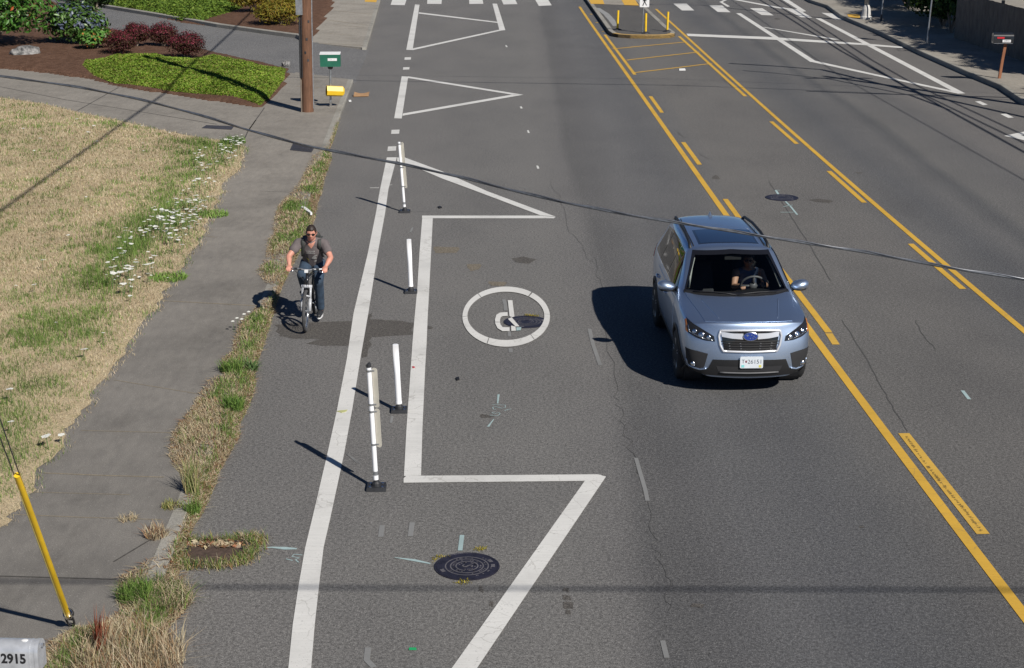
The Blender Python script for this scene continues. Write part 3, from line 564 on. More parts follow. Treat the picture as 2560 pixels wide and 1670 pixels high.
mat_x, mat_y = sample_poly(WEED, 15000, lambda x, y: np.clip((20 / y) ** 1.3, .15, 1) * np.where(np.abs(x - curb_x(y) + .1) < .1, np.where((y < 16.6) & (y > 14.6), .2, .9), 1)); k = edge_dist(mat_x, mat_y, WEED)
V2, F2, C2 = blade_arrays(np.c_[mat_x, mat_y, weed_z(mat_x, mat_y) + rng.uniform(.003, .02, 15000)], rng.uniform(.05, .15, 15000), rng.uniform(.006, .014, 15000), np.full(15000, .995), pick(STRAW + DRYRED, 15000))
V = np.concatenate([V, V2]); F = np.concatenate([F, F2 + len(V) - len(V2)]); C = np.concatenate([C, C2])
tag(np_mesh('kerb_weeds', V, F, C, M['blade']), 'straggling straw and green weeds growing along the left kerb', 'weeds', kind='stuff')
# silt the weeds root in
sil = [p for p in WEED]; mbs = MB().add([(p.x, p.y, float(weed_z(np.array([p.x]), np.array([p.y]))[0]) * .0 + .0) for p in sil], [tuple(range(len(sil)))]); 
def silt():
    P = [(p.x, p.y) for p in WEED]; ys = np.linspace(13, 45, 160); V = []; Fc = []
    for yy in ys:
        xs = []
        for i in range(len(P)):
            (x1, y1), (x2, y2) = P[i - 1], P[i]
            if (y1 > yy) != (y2 > yy): xs.append(x1 + (yy - y1) * (x2 - x1) / (y2 - y1))
        if len(xs) < 2: xs = [curb_x(yy), curb_x(yy) + .05]
        a = min(float(curb_x(yy)) + .0, max(xs) - .02); b = max(xs) - .03
        V += [(a, yy, .06), ((a + b) / 2, yy, .022), (b, yy, .0045)]
    m = len(ys); Fc = [(i * 3 + k, i * 3 + k + 1, i * 3 + 4 + k, i * 3 + 3 + k) for i in range(m - 1) for k in (0, 1)]
    tag(MB().add(V, Fc).build('gutter_silt', M['soil'], smooth=True, fix=False), kind='structure')
silt()
def clump(name, label, k, pt, z, n, H, lean, pal, rad, cat='grass clump', wd=(.005, .01), extra=None):
    c = Q(k, [pt], z)[0]; a = rng.uniform(0, 6.283, n); r = rad * np.sqrt(rng.random(n)); P = np.c_[r * np.cos(a), r * np.sin(a), np.zeros(n)]
    V, F, C = blade_arrays(P, rng.uniform(H * .5, H, n), rng.uniform(wd[0], wd[1], n), rng.uniform(lean[0], lean[1], n), pick(pal, n))
    o = np_mesh(name, V, F, C, M['blade']); o.location = c; return tag(o, label, cat)
clump('grass_clump', 'bright green leafy clump midway along the kerb weeds, level with the short white post', 'w8', (505, 790), .06, 420, .24, (.15, .8), GREEN[:3], .14, wd=(.01, .02))
clump('grass_clump', 'two-part green clump straddling the kerb just in front of the cyclist shadow', 'w8', (495, 520), .1, 260, .24, (.2, .85), GREEN, .16, wd=(.008, .016))
clump('grass_clump', 'green clump with broad dandelion leaves in the gutter below the white flowers', 'w8', (610, 520), .04, 160, .24, (.4, .95), [(.15, .22, .09), (.12, .2, .07)], .12, wd=(.02, .035))
clump('grass_clump', 'bushy green clump at the sidewalk edge behind the big straw-coloured tussock', 'w0', (840, 1130), .1, 500, .25, (.2, .9), GREEN[:3], .17, wd=(.006, .012))
clump('grass_clump', 'large straw-coloured tussock of long dry grass at the bottom edge', 'w0', (800, 1540), .06, 1500, .46, (.3, .97), STRAW + STRAW + DRYRED, .5, wd=(.004, .009))
clump('grass_clump', 'long arching dry grass lying over the kerb beside the storm drain', 'w0', (1020, 1150), .05, 520, .38, (.6, .99), STRAW + GREEN[:2], .28, wd=(.004, .008))
clump('grass_clump', 'tall thin dry seed stalks standing above the weeds, casting a feathery shadow on the sidewalk', 'w0', (1180, 500), .05, 130, .62, (.05, .45), [(.3, .33, .14), (.36, .3, .15), (.2, .25, .08)], .09, wd=(.005, .01))
clump('grass_clump', 'upright green tuft hugging the kerb face next to the storm drain', 'w0', (1185, 620), .02, 160, .28, (.1, .7), GREEN, .08, wd=(.008, .014))
clump('grass_clump', 'small dry tuft growing in a sidewalk joint', 'w0', (790, 640), .1, 120, .1, (.6, .98), STRAW, .1)
clump('grass_clump', 'low yellow-green weed in the corner between sidewalk joint and kerb', 'w0', (1060, 560), .1, 160, .12, (.3, .9), [(.25, .27, .08), (.33, .27, .12)], .12)
clump('grass_clump', 'round brown tuft with a dark middle on the sidewalk edge above the storm drain', 'w0', (970, 740), .1, 200, .2, (.3, .95), STRAW + DRYRED, .13)
clump('grass_clump', 'green runner creeping out of the lawn over the sidewalk, beside the upper white flowers', 's', (530, 538), .1, 420, .14, (.4, .95), [(.16, .27, .05), (.2, .3, .08)], .34, wd=(.012, .022))
clump('grass_clump', 'green runner creeping over the sidewalk below the thickest white flowers', 's', (420, 697), .1, 420, .14, (.4, .95), [(.16, .27, .05), (.2, .3, .08)], .32, wd=(.012, .022))
clump('grass_clump', 'dark green tuft at the far corner of the lawn', 's', (585, 358), .1, 260, .28, (.3, .9), GREEN[:3], .3, wd=(.014, .024))
clump('grass_clump', 'rust-red dock stalk standing in the straw at the bottom edge', 'w0', (620, 1470), .1, 60, .55, (.02, .3), [(.22, .06, .035), (.26, .09, .05)], .04, cat='weed', wd=(.008, .016))

# ---- wild carrot flowers
fm = MB(); fm.tube([(0, 0, 0), (.01, 0, .5), (.03, .01, 1)], [.010, .008, .006], 5)
for k in range(9):
    a = k * 2.4; r = .012 + .055 * math.sqrt(k / 9) * (1 if k else 0); h = 1.0 + .02 * random.random()
    v = [Vector((.03 + r * math.cos(a) + .034 * math.cos(q * math.pi / 3), .01 + r * math.sin(a) + .03 * math.sin(q * math.pi / 3), h - .01 * (q % 2) - .3 * r)) for q in range(6)]
    fm.add(v, [(0, 1, 2, 3, 4, 5)], 1)
first = fm.build('wild_carrot_flower', [M['stalk'], M['petal']], fix=False)
fpoly = Q('s', [(614, 367), (398, 325), (380, 360), (470, 420), (480, 500), (380, 560), (290, 640), (265, 720), (330, 760), (400, 690), (490, 600), (560, 460)], .1)
fx, fy = sample_poly(fpoly, 262, lambda x, y: np.clip(1.25 - edge_dist(x, y, fpoly[0:1] + fpoly[7:]) / 1.0, .10, 1) * np.clip((vnoise(x, y, .9, 9) - .3) * 4, 0.05, 1))
ex, ey = sample_poly(LAWN, 26, lambda x, y: (x > -.34 * y) * 1.0)
cx, cy = [], []
for p in [(150, 1065), (118, 1078), (213, 478), (100, 337), (37, 690), (85, 700), (140, 800), (25, 1045), (195, 290), (355, 350)]: q = G(*p, .35); cx.append(q.x); cy.append(q.y)
lab = 'white wild carrot flower head on a thin stalk in the dry lawn'; grp = 'white flowers growing in the dry lawn'
for i, (px, py) in enumerate(zip(np.concatenate([fx, ex, cx]), np.concatenate([fy, ey, cy]))):
    o = first if i == 0 else first.copy()
    if i: COL.objects.link(o)
    s = random.uniform(.26, .62) if random.random() < .85 else random.uniform(.6, .85); h = random.uniform(.14, .38) if i < 262 else random.uniform(.08, .22)
    o.location = (px, py, .105); o.scale = (s, s, h); o.rotation_euler = (random.uniform(-.15, .15), random.uniform(-.15, .15), random.uniform(0, 6.28)); tag(o, lab, 'flower', grp)
kk = Q('w8', [(515, 250), (545, 240), (580, 260), (630, 220), (600, 250)], .1)
for i, p in enumerate(kk):
    o = first.copy(); COL.objects.link(o); o.location = p; o.scale = (.36, .36, .18 + .03 * i); tag(o, 'white wild carrot flower head in the kerb weeds beside the cyclist shadow', 'flower', 'white flowers in the kerb weeds')

# ---- planted bed: mulch mound with ground cover
GC = Q('c1', [(575, 490), (600, 455)], .1) + Q('c1', [(660, 408), (760, 388), (900, 374), (1140, 385), (1200, 405), (1330, 408), (1420, 380), (1440, 358), (1600, 384), (1840, 436)], .42) + Q('c1', [(1975, 490), (1965, 560), (1870, 680), (1800, 735), (1600, 690), (1400, 670), (1200, 648), (950, 608), (800, 588), (650, 540)], .1)
BED = Q('c1', [(-600, 440), (0, 475), (300, 505), (600, 545), (820, 603), (1180, 655), (1500, 705), (1800, 748), (1880, 700), (1985, 560), (2000, 480), (1800, 430), (1430, 350), (1100, 260), (760, 200), (600, 120), (300, -20), (-600, -150)], .1)
def bed_z(x, y):
    k = edge_dist(x, y, BED); return np.where(inpoly(x, y, BED), .11 + .26 * (1 - np.exp(-k / 1.6)) + .05 * vnoise(x, y, .7, 11), .0)
def heightfield(name, poly, zf, m, step):
    xs = [p[0] for p in poly]; ys = [p[1] for p in poly]; X, Y = np.meshgrid(np.arange(min(xs), max(xs) + step, step), np.arange(min(ys), max(ys) + step, step)); x, y = X.ravel(), Y.ravel(); z = zf(x, y)
    r, c = X.shape; idx = np.arange(r * c).reshape(r, c); F = np.stack([idx[:-1, :-1], idx[:-1, 1:], idx[1:, 1:], idx[1:, :-1]], -1).reshape(-1, 4); F = F[(z[F] > .05).any(1)]
    me = bpy.data.meshes.new(name); me.from_pydata(np.c_[x, y, z].tolist(), [], F.tolist()); o = link_mesh(name, me, m, None, True); o['kind'] = 'structure'; return o
heightfield('planting_bed', BED, bed_z, M['mulch'], .22)
def leaf_arrays(P, Nn, size, col, aspect=.55):
    """folded leaf cards: P centres, Nn rough normals"""
    n = len(P); r = rng.normal(0, 1, (n, 3)); t = np.cross(Nn, r); t /= np.linalg.norm(t, axis=1)[:, None] + 1e-9; b = np.cross(Nn, t); b /= np.linalg.norm(b, axis=1)[:, None] + 1e-9
    s = size[:, None]; nn = Nn / (np.linalg.norm(Nn, axis=1)[:, None] + 1e-9)
    V = np.stack([P - t * s, P + b * s * aspect + nn * s * .18, P + t * s, P - b * s * aspect + nn * s * .18], 1).reshape(-1, 3); k = np.arange(n)[:, None] * 4
    return V, np.concatenate([k + [0, 1, 2], k + [0, 2, 3]], 1).reshape(-1, 3), np.repeat(col, 2, 0)
N = 105000; x, y = sample_poly(GC, N); d = edge_dist(x, y, GC); hgt = .17 * (1 - np.exp(-d / .25)) * (.75 + .5 * vnoise(x, y, 2.2, 13)) * (.8 + .35 * vnoise(x, y, 6, 14))
P = np.c_[x, y, bed_z(x, y) + hgt * rng.uniform(.55, 1.0, N)]; nn = rng.normal(0, .55, (N, 3)) + [0, 0, 1]
V, F, C = leaf_arrays(P, nn, rng.uniform(.022, .045, N), pick([(.15, .25, .022), (.19, .29, .03), (.11, .20, .018), (.22, .30, .05), (.25, .24, .06)], N) * (.50 + .55 * vnoise(x, y, 1.3, 17) + .45 * vnoise(x, y, 4.5, 18))[:, None]); 
tag(np_mesh('ground_cover', V, F, C, M['leaf_matt']), 'low bright green ground cover plants on the mound behind the concrete drive', 'ground cover', kind='stuff')
FGC = Q('c1', [(560, -60), (640, 20), (780, 55), (1000, 95), (1250, 150), (1400, 165), (1600, 112), (1690, 80), (1560, -10), (1500, -60)], .1)
N = 30000; x, y = sample_poly(FGC, N); d = edge_dist(x, y, FGC); P = np.c_[x, y, .1 + (.12 + .4 * (1 - np.exp(-d / .6))) * rng.uniform(.7, 1, N)]
V, F, C = leaf_arrays(P, rng.normal(0, .55, (N, 3)) + [0, 0, 1], rng.uniform(.05, .10, N), pick([(.14, .22, .03), (.10, .17, .022), (.19, .27, .04), (.08, .14, .02)], N))
tag(np_mesh('ground_cover', V, F, C, M['leaf_matt']), 'taller dark and yellow-green ground cover on the far side of the asphalt driveway', 'ground cover', kind='stuff')
FB = Q('c1', [(560, -80), (640, 10), (780, 62), (1000, 100), (1250, 158), (1500, 188), (1900, 240), (2060, 262), (2110, 285), (2185, 240), (2245, 140), (2300, 70), (2330, -80)], .1)
heightfield('planting_bed', FB, lambda x, y: np.where(inpoly(x, y, FB), .12 + .16 * (1 - np.exp(-edge_dist(x, y, FB) / .8)), 0), M['mulch'], .3)

def bush(name, label, cat, c, rad, n, size, pal, lobes=14, seed=1, mat='leaf_matt', group=None, spots=None, aspect=.55, twigs=10, core=.55, upb=.5, mid=.8, zmin=.03):
    """shrub: lobes of leaves round a twig skeleton"""
    rr = np.random.default_rng(seed); root = empty(name, c); tag(root, label, cat, group)
    u = rr.normal(0, 1, (lobes, 3)); u /= np.linalg.norm(u, axis=1)[:, None]; u[:, 2] = np.abs(u[:, 2]) * .9 - .15
    cen = u * np.array(rad) * core + [0, 0, rad[2] * mid]; lr = rr.uniform(.38, .6, lobes)
    k = rr.integers(0, lobes, n); v = rr.normal(0, 1, (n, 3)); v /= np.linalg.norm(v, axis=1)[:, None]; f = rr.uniform(.45, 1.08, n) ** .5
    P = cen[k] + v * (lr[k] * f)[:, None] * np.array(rad); keep = P[:, 2] > zmin + .25 * rr.random(n) * (zmin > .1); P, v, k = P[keep], v[keep], k[keep]; m = len(P)
    col = pick(pal, m); 
    if spots:
        q = rr.random(m) < spots[0] * (P[:, 2] > rad[2] * spots[2]); col[q] = pick(spots[1], int(q.sum()))
    V, F, C = leaf_arrays(P, v + [0, 0, upb] + rr.normal(0, .45, (m, 3)), rr.uniform(size[0], size[1], m), col, aspect); np_mesh('foliage', V, F, C, M[mat], root)
    mb = MB()
    for i in range(min(twigs, lobes)):
        e = Vector(cen[i]); mb.tube([(0, 0, -.02), e * .5 + Vector((0, 0, .05)), e], [.03 * rad[0] + .01, .02 * rad[0] + .006, .006], 5)
    mb.build('stems', M['bark'], root); return root
def bz(p): return float(bed_z(np.array([p.x]), np.array([p.y]))[0])
LG = [(.05, .135, .02), (.07, .17, .028), (.035, .10, .014), (.10, .2, .035)]
p = G(10, 122, .3); bush('laurel_shrub', 'big glossy green laurel shrub filling the top left corner', 'shrub', (p.x - .8, p.y + .9, .3), (2.6, 1.9, 2.1), 7600, (.08, .15), LG, 26, 3, 'leaf', spots=(.015, [(.4, .1, .03)], .5), aspect=.42, upb=.8, mid=.72, zmin=.5)
p = G(180, 118, .3); bush('berry_shrub', 'green shrub with clusters of powdery blue berries', 'shrub', (p.x, p.y + .9, .4), (1.3, 1.0, 1.0), 4000, (.07, .12), [(.07, .14, .03), (.1, .18, .04), (.05, .1, .02)], 20, 4, 'leaf', spots=(.30, [(.10, .125, .19), (.16, .185, .24), (.07, .085, .12)], .55), aspect=.5, mid=.65)
p = G(238, 128, .3); bush('berry_shrub', 'low green runner shrub with an orange leaf at the foot of the berry shrub', 'shrub', (p.x, p.y + .2, .35), (.75, .6, .5), 900, (.06, .11), [(.08, .2, .03), (.11, .22, .05)], 10, 5, 'leaf', spots=(.06, [(.5, .2, .06)], .2))
p = G(250, 50, .3); bush('shade_shrub', 'added shrub with shade put into its dark green leaves at the edge of the asphalt driveway', 'shrub', (p.x - .4, p.y + .6, .3), (1.3, 1.2, 1.1), 2600, (.06, .11), [(.02, .045, .012), (.03, .06, .015)], 14, 6)  # added shrub: the black shade here is put into its leaf colour
BAR = [(.06, .018, .016), (.085, .022, .024), (.045, .016, .011), (.065, .042, .017)]; bs = (.35, [(.24, .035, .06), (.15, .028, .04)], .9)
for lb, px, py, rx, rz, sd in (('dark red barberry, front left of the four, round and brownish low down', 297, 136, .70, .62, 21), ('dark red barberry at the back left, half hidden by the front left one', 338, 117, .62, .62, 22),
                               ('dark red barberry at the back right with greenish brown twigs showing', 404, 113, .66, .62, 23), ('dark red barberry, front right of the four, the widest and pinkest on top', 464, 144, .78, .66, 24)):
    p = G(px, py, .35); bush('barberry_shrub', lb, 'shrub', (p.x, p.y + .25, bz(p) - .05), (rx, rx * .9, rz), 5200, (.022, .042), BAR, 18, sd, group='red barberry shrubs in the mulch bed', spots=bs, core=.5, mid=.72)
for lb, px, py, rx, rz, sd in (('golden juniper, the lower spreading half in front', 700, 66, 1.35, .75, 31), ('golden juniper, the upper half behind', 640, 36, 1.5, .9, 32), ('golden juniper at the right, next to the utility pole', 738, 40, .9, .8, 33)):
    p = G(px, py, .2); bush('juniper_shrub', lb, 'shrub', (p.x, p.y + .5, .12), (rx, rx * .8, rz), 3800, (.05, .10), [(.20, .17, .02), (.27, .22, .03), (.14, .14, .02), (.2, .12, .02)], 20, sd, group='golden junipers beyond the driveway', aspect=.3)
# boulder
p = G(66, 146, .15); b = bmesh.new(); bmesh.ops.create_icosphere(b, subdivisions=4, radius=1)
from mathutils import noise as mnoise
for v in b.verts:
    q = v.co.copy(); f = 1 + .22 * mnoise.noise(q * 1.3) + .12 * mnoise.noise(q * 3.1) + .05 * mnoise.noise(q * 8); v.co = Vector((q.x * .47 * f + .1 * q.z, q.y * .34 * f, q.z * .33 * f))
me = bpy.data.meshes.new('boulder'); b.to_mesh(me); b.free(); o = link_mesh('boulder', me, M['rock'], None, True); o.location = (p.x, p.y, .27); o.scale = (1.25, 1.2, 1.05); tag(o, 'rough grey boulder on the bark mulch below the laurel', 'rock')
for px, py, s, lb in ((716, 166, .17, 'small grey stone at the tip of the ground cover by the driveway'),):
    o2 = o.copy(); o2.data = o.data; COL.objects.link(o2); q = G(px, py, .11); o2.location = (q.x, q.y, .18); o2.scale = (s * 2, s * 2, s * 2.6); tag(o2, lb, 'rock')

# ---- trees: trunk, limbs, leafy crown
def tree(name, label, base, h, crown_c, rad, n, size, pal, seed, trunk_r=.16, lobes=18, group=None):
    rr = np.random.default_rng(seed); root = empty(name, base); tag(root, label, 'tree', group); cc = Vector(crown_c); mb = MB()
    mb.tube([(0, 0, -.05), (.03, .02, h * .3), cc * .55 + Vector((0, 0, 0)), cc], [trunk_r * 1.25, trunk_r, trunk_r * .7, trunk_r * .35], 10)
    u = rr.normal(0, 1, (lobes, 3)); u /= np.linalg.norm(u, axis=1)[:, None]; cen = np.array(cc) + u * np.array(rad) * .62
    for i in range(lobes): mb.tube([cc * .6, (cc * .75 + Vector(cen[i]) * .25), Vector(cen[i])], [trunk_r * .4, trunk_r * .25, .015], 6)
    mb.build('trunk', M['bark'], root)
    k = rr.integers(0, lobes, n); v = rr.normal(0, 1, (n, 3)); v /= np.linalg.norm(v, axis=1)[:, None]; P = cen[k] + v * (rr.uniform(.3, 1, n) ** .5 * .5)[:, None] * np.array(rad)
    V, F, C = leaf_arrays(P, v + rr.normal(0, .6, (n, 3)) + [0, 0, .4], rr.uniform(size[0], size[1], n), pick(pal, n)); np_mesh('crown', V, F, C, M['leaf_matt'], root); return root
TG = [(.04, .085, .02), (.055, .11, .025), (.03, .065, .015)]
p = G(187, 12, .2); tree('garden_tree', 'pale-barked young tree behind the blue-berry shrub', (p.x, p.y, .2), 6, (4.6, -2.0, 6.4), (1.7, 1.6, 1.3), 2600, (.10, .2), TG, 41, .11)  # crown is out of view, swung off the trunk to throw shade
tg = 'trees shading the right sidewalk'
for i, (x, y, h, r, lb) in enumerate(((24.7, 42.0, 7.5, 2.6, 'leafy roadside tree nearest the camera on the right, shading the black mailbox hedge'), (25.3, 48.5, 8.2, 3.1, 'leafy roadside tree behind the black mailbox'), (24.9, 54.5, 8.0, 3.3, 'leafy roadside tree behind the wooden fence'),
                                   (24.3, 60.0, 7.3, 3.5, 'leafy roadside tree shading the sign post on the right sidewalk'), (25.3, 67.5, 7.8, 3.3, 'leafy roadside tree behind the street lamp'), (26.6, 76, 8.5, 3.3, 'farthest leafy roadside tree on the right'))):
    tree('roadside_tree', lb, (x, y, .15), h, (.2, .1, h), (r, r, r * .75), 5200, (.13, .26), TG, 50 + i, .2, 20, tg)
# ---- hedge beside the right sidewalk
HG = [(.025, .06, .012), (.035, .08, .016), (.018, .04, .009), (.07, .13, .025)]
for i, (x, y, rx, rz, lb) in enumerate(((18.6, 68.6, 1.1, 1.4, 'dark green shrub behind the taller sign post'),
                                        (19.0, 71.5, 1.7, 1.7, 'lighter leafy shrub between the two sign posts'), (19.6, 75.2, 1.7, 1.7, 'dark green shrub behind the white lamp base'), (19.6, 80.5, 1.9, 1.8, 'dark green shrub past the street lamp'), (20.2, 86.5, 2.1, 2.0, 'farthest dark green shrub along the right sidewalk'))):
    bush('hedge_shrub', lb, 'shrub', (x, y, .15), (rx, rx * 1.35, rz), 3400, (.08, .15), HG, 18, 70 + i, group='shrubs beside the right sidewalk')
# ================================================================== street furniture
# ---- manhole covers
def manhole(k, pt, r, label, letter=None, rot=0.0, ph=0):
    c = Q(k, [pt])[0]; t = empty('manhole_cover', (c.x, c.y, 0), rot); tag(t, label, 'manhole cover', 'round manhole covers in the road')
    MB().lathe([(r, .0), (r, .009), (r * .95, .011), (r * .94, .007)], n=40).build('frame', M['iron'], t)
    MB().lathe([(r * .935, .002), (r * .935, .0095), (.001, .0095)], n=40).build('lid', M['iron'], t)
    mb = MB()
    for f in (.655, .50, .335):
        a0, a1 = (0, 360) if f != .335 else (-80, 262); m = 44; V = []
        for i in range(m + 1):
            a = R(a0 + (a1 - a0) * i / m); V += [(r * (f - .02) * math.cos(a), r * (f - .02) * math.sin(a), .0108), (r * (f + .02) * math.cos(a), r * (f + .02) * math.sin(a), .0108)]
        mb.add(V, [(2 * i, 2 * i + 1, 2 * i + 3, 2 * i + 2) for i in range(m)])
    for a in ([28, 2, 205] if not ph else [100, 200, 320]):
        q = [(r * .74 * math.cos(R(a - 7)), r * .74 * math.sin(R(a - 7)), .0108), (r * .86 * math.cos(R(a - 7)), r * .86 * math.sin(R(a - 7)), .0108), (r * .86 * math.cos(R(a + 7)), r * .86 * math.sin(R(a + 7)), .0108), (r * .74 * math.cos(R(a + 7)), r * .74 * math.sin(R(a + 7)), .0108)]
        mb.add(q, [(0, 1, 2, 3)])
    rr = random.Random(5)
    for i in range(60):
        a, f = rr.uniform(0, 6.28), rr.choice((.25, .42, .58, .75)); x, y = r * f * math.cos(a), r * f * math.sin(a); mb.add([(x - .008, y - .008, .0106), (x + .008, y - .008, .0106), (x + .008, y + .008, .0106), (x - .008, y + .008, .0106)], [(0, 1, 2, 3)])
    mb.build('raised_rings', M['iron_ridge'], t, fix=False)
    if letter: text_mesh('letter', letter, r * .42, M['iron_ridge'], t, Matrix.Translation((0, 0, .0115)) @ Matrix.Rotation(R(-90), 4, 'Z') @ Matrix.Scale(1.15, 4, (0, 1, 0)))
    return t
manhole('l5', (1318, 857), .342, 'round iron manhole cover with an S, near the bottom of the photo', 'S')
manhole('ci', (1512, 818), .355, 'round iron manhole cover partly painted over by the white round symbol', None, 1.0, 1)
manhole('z1', (480, 915), .36, 'round iron manhole cover in the turn lane beyond the car', None, 2.0, 1)
moss = [(.27, .22, .02), (.33, .26, .04), (.2, .18, .03)]
for pts in ([(1090, 810), (1180, 785)], [(1375, 745), (1445, 738)], [(1255, 968), (1345, 960)]):
    a, b = Q('l5', pts); n = 50; P = np.array([(a.lerp(b, random.random()) + Vector((random.gauss(0, .02), random.gauss(0, .03), .002)))[:] for _ in range(n)])
    V, F, C = blade_arrays(P, rng.uniform(.015, .04, n), rng.uniform(.006, .014, n), rng.uniform(.5, .98, n), pick(moss, n)); tag(np_mesh('moss', V, F, C, M['blade']), 'yellow moss round the manhole cover', 'moss', kind='stuff')
n = 120; a, b = Q('ci', [(1490, 690), (1760, 705)]); P = np.array([(a.lerp(b, random.random()) + Vector((random.gauss(0, .01), random.gauss(0, .03), .002)))[:] for _ in range(n)])
V, F, C = blade_arrays(P, rng.uniform(.015, .04, n), rng.uniform(.006, .014, n), rng.uniform(.5, .98, n), pick(moss, n)); tag(np_mesh('moss', V, F, C, M['blade']), 'yellow moss above the painted-over manhole cover', 'moss', kind='stuff')
# ---- storm drain in the gutter
P = Q('sg', [(430, 590), (1560, 500), (1500, 900), (1150, 1180), (430, 1160)])
c = Q('sg', [(950, 860)])[0]; sd = empty('storm_drain', (c.x, c.y, 0)); tag(sd, 'rusty storm drain grate sunk in the gutter with weeds round it', 'storm drain')
x0, x1, y0, y1 = -.31, .30, -.26, .30
mb = MB()
for cx_, cy_, dx, dy in ((0, y1, .66, .05), (0, y0, .66, .05), (x0, .02, .05, .55), (x1, .02, .05, .55)): mb.box((cx_, cy_, .006), (dx, dy, .012))
mb.build('frame', M['iron'], sd)
rusty = simple('rusty_iron', (.085, .058, .045), .8, .2, var=.4, sc=18)
mb = MB()
for i in range(11): mb.box((0, y0 + .055 + i * .047, .004), (.56, .030, .012))
for i in (-1, 1): mb.box((i * .15, .02, .003), (.02, .5, .010))
mb.build('grate', rusty, sd); MB().box((0, .02, -.0005), (.6, .55, .004)).build('shade_plate', M['ink'], sd)  # flat black plate; the shade below the grate is put into its colour
ring = [Vector((.30, .36, 0)), Vector((.46, .33, 0)), Vector((.43, .0, 0)), Vector((.36, -.25, 0)), Vector((.1, -.36, 0)), Vector((-.2, -.36, 0)), Vector((-.42, -.3, 0))]; back_r = [Vector((-.38, .33, 0)), Vector((-.1, .29, 0)), Vector((.15, .34, 0)), Vector((.35, .38, 0))]
pp = []
for path, n, w_ in ((ring, 1900, .055), (back_r, 500, .035), ([Vector((-.4, .25, 0)), Vector((-.36, -.3, 0))], 500, .06)):
    for _ in range(n):
        i = random.randrange(len(path) - 1); q = path[i].lerp(path[i + 1], random.random()) + Vector((random.gauss(0, w_), random.gauss(0, w_), 0)); pp.append((c.x + q.x, c.y + q.y, .004))
pp = np.array(pp); n = len(pp); isg = rng.random(n) < .42
V, F, C = blade_arrays(pp, rng.uniform(.04, .15, n), rng.uniform(.004, .009, n), np.where(isg, rng.uniform(.2, .9, n), rng.uniform(.7, .99, n)), np.where(isg[:, None], pick(GREEN + [(.25, .24, .07)], n), pick(STRAW + DRYRED, n)))
tag(np_mesh('drain_weeds', V, F, C, M['blade']), 'weeds and dead leaves fringing the storm drain', 'weeds', kind='stuff')
n = 160; P = np.c_[c.x + rng.uniform(-.33, .3, n), c.y + .2 + rng.normal(0, .05, n), rng.uniform(.012, .03, n)]; V, F, C = leaf_arrays(P, rng.normal(0, .4, (n, 3)) + [0, 0, 1], rng.uniform(.015, .045, n), pick(STRAW + DRYRED + [(.45, .22, .12)], n)); tag(np_mesh('dead_leaves', V, F, C, M['leaf_matt']), 'dead brown leaves heaped on the storm drain grate', 'leaves', kind='stuff')
# ---- vault lids in the concrete
def lid(k, pts, label, rows=True):
    P = Q(k, pts, .1); cx_ = sum(p.x for p in P) / 4; cy_ = sum(p.y for p in P) / 4; t = empty('ground_vault', (cx_, cy_, .1)); tag(t, label, 'vault')
    L = [(p.x - cx_, p.y - cy_) for p in P]; MB().prism(L, -.01, .012).build('lid', M['iron_soft'], t)
    if rows:
        mb = MB(); a, b, c_, d_ = [Vector((*q, 0)) for q in L]
        for i in range(5):
            f = .12 + .19 * i
            for j in range(12):
                g = .05 + .078 * j; p = a.lerp(d_, f).lerp(b.lerp(c_, f), g); mb.box((p.x, p.y, .014), (.045, .06 if (i + j) % 2 else .10, .005))
        mb.build('tread_bars', M['dark_steel'], t)
M['iron_soft'] = simple('grey_iron', (.06, .056, .062), .6, .2, var=.3, sc=10)
lid('vb', [(1770, 480), (2150, 545), (2090, 640), (1715, 600)], 'square patterned iron lid in the concrete next to the kerb')
lid('vb', [(250, 165), (735, 185), (690, 243), (170, 215)], 'flat dark lid in the concrete at the lawn corner', False)
# ---- lane delineator posts
def foot(t, s=1.0):
    mb = MB().box((0, 0, .022), (.22 * s, .20 * s, .044), taper=.94); mb.lathe([(.055, .04), (.05, .075), (.03, .10)], n=14); mb.build('base', M['black_rubber'], t)
    for a, b in ((-1, -1), (1, -1), (-1, 1), (1, 1)): MB().lathe([(.016, .044), (.016, .050), (.010, .055)], c=(a * .068 * s, b * .055 * s, 0), n=10).build('bolt', M['chrome'], t)
def short_post(k, pt, lean, label):
    c = Q(k, [pt])[0]; t = empty('delineator_post', (c.x, c.y, 0), .04); tag(t, label, 'post', 'white delineator posts beside the bike lane'); foot(t)
    L = lambda z: (lean[0] * z, lean[1] * z, z); MB().tube([L(.07), L(.115)], .022, 12).build('hinge', M['dark_steel'], t)
    mb = MB(); mb.tube([L(.11), L(.14)], .043, 20); mb.tube([L(.14), L(.5), L(.925)], .040, 20); mb.tube([L(.925), L(.93)], [.040, .036], 20); mb.build('tube', M['white_plastic'], t, True, sharp=50); return t
short_post('p6', (488, 735), (-.035, .02), 'short white post nearest the camera, with no panels')
short_post('l4', (358, 1028), (-.022, .02), 'short white post farther away, with no panels')
def rounded(w, h, r, n=5):
    out = []
    for cx_, cy_, a0 in ((w / 2 - r, h / 2 - r, 0), (-w / 2 + r, h / 2 - r, 90), (-w / 2 + r, -h / 2 + r, 180), (w / 2 - r, -h / 2 + r, 270)):
        for i in range(n + 1): a = R(a0 + 90 * i / n); out.append((cx_ + r * math.cos(a), cy_ + r * math.sin(a)))
    return out
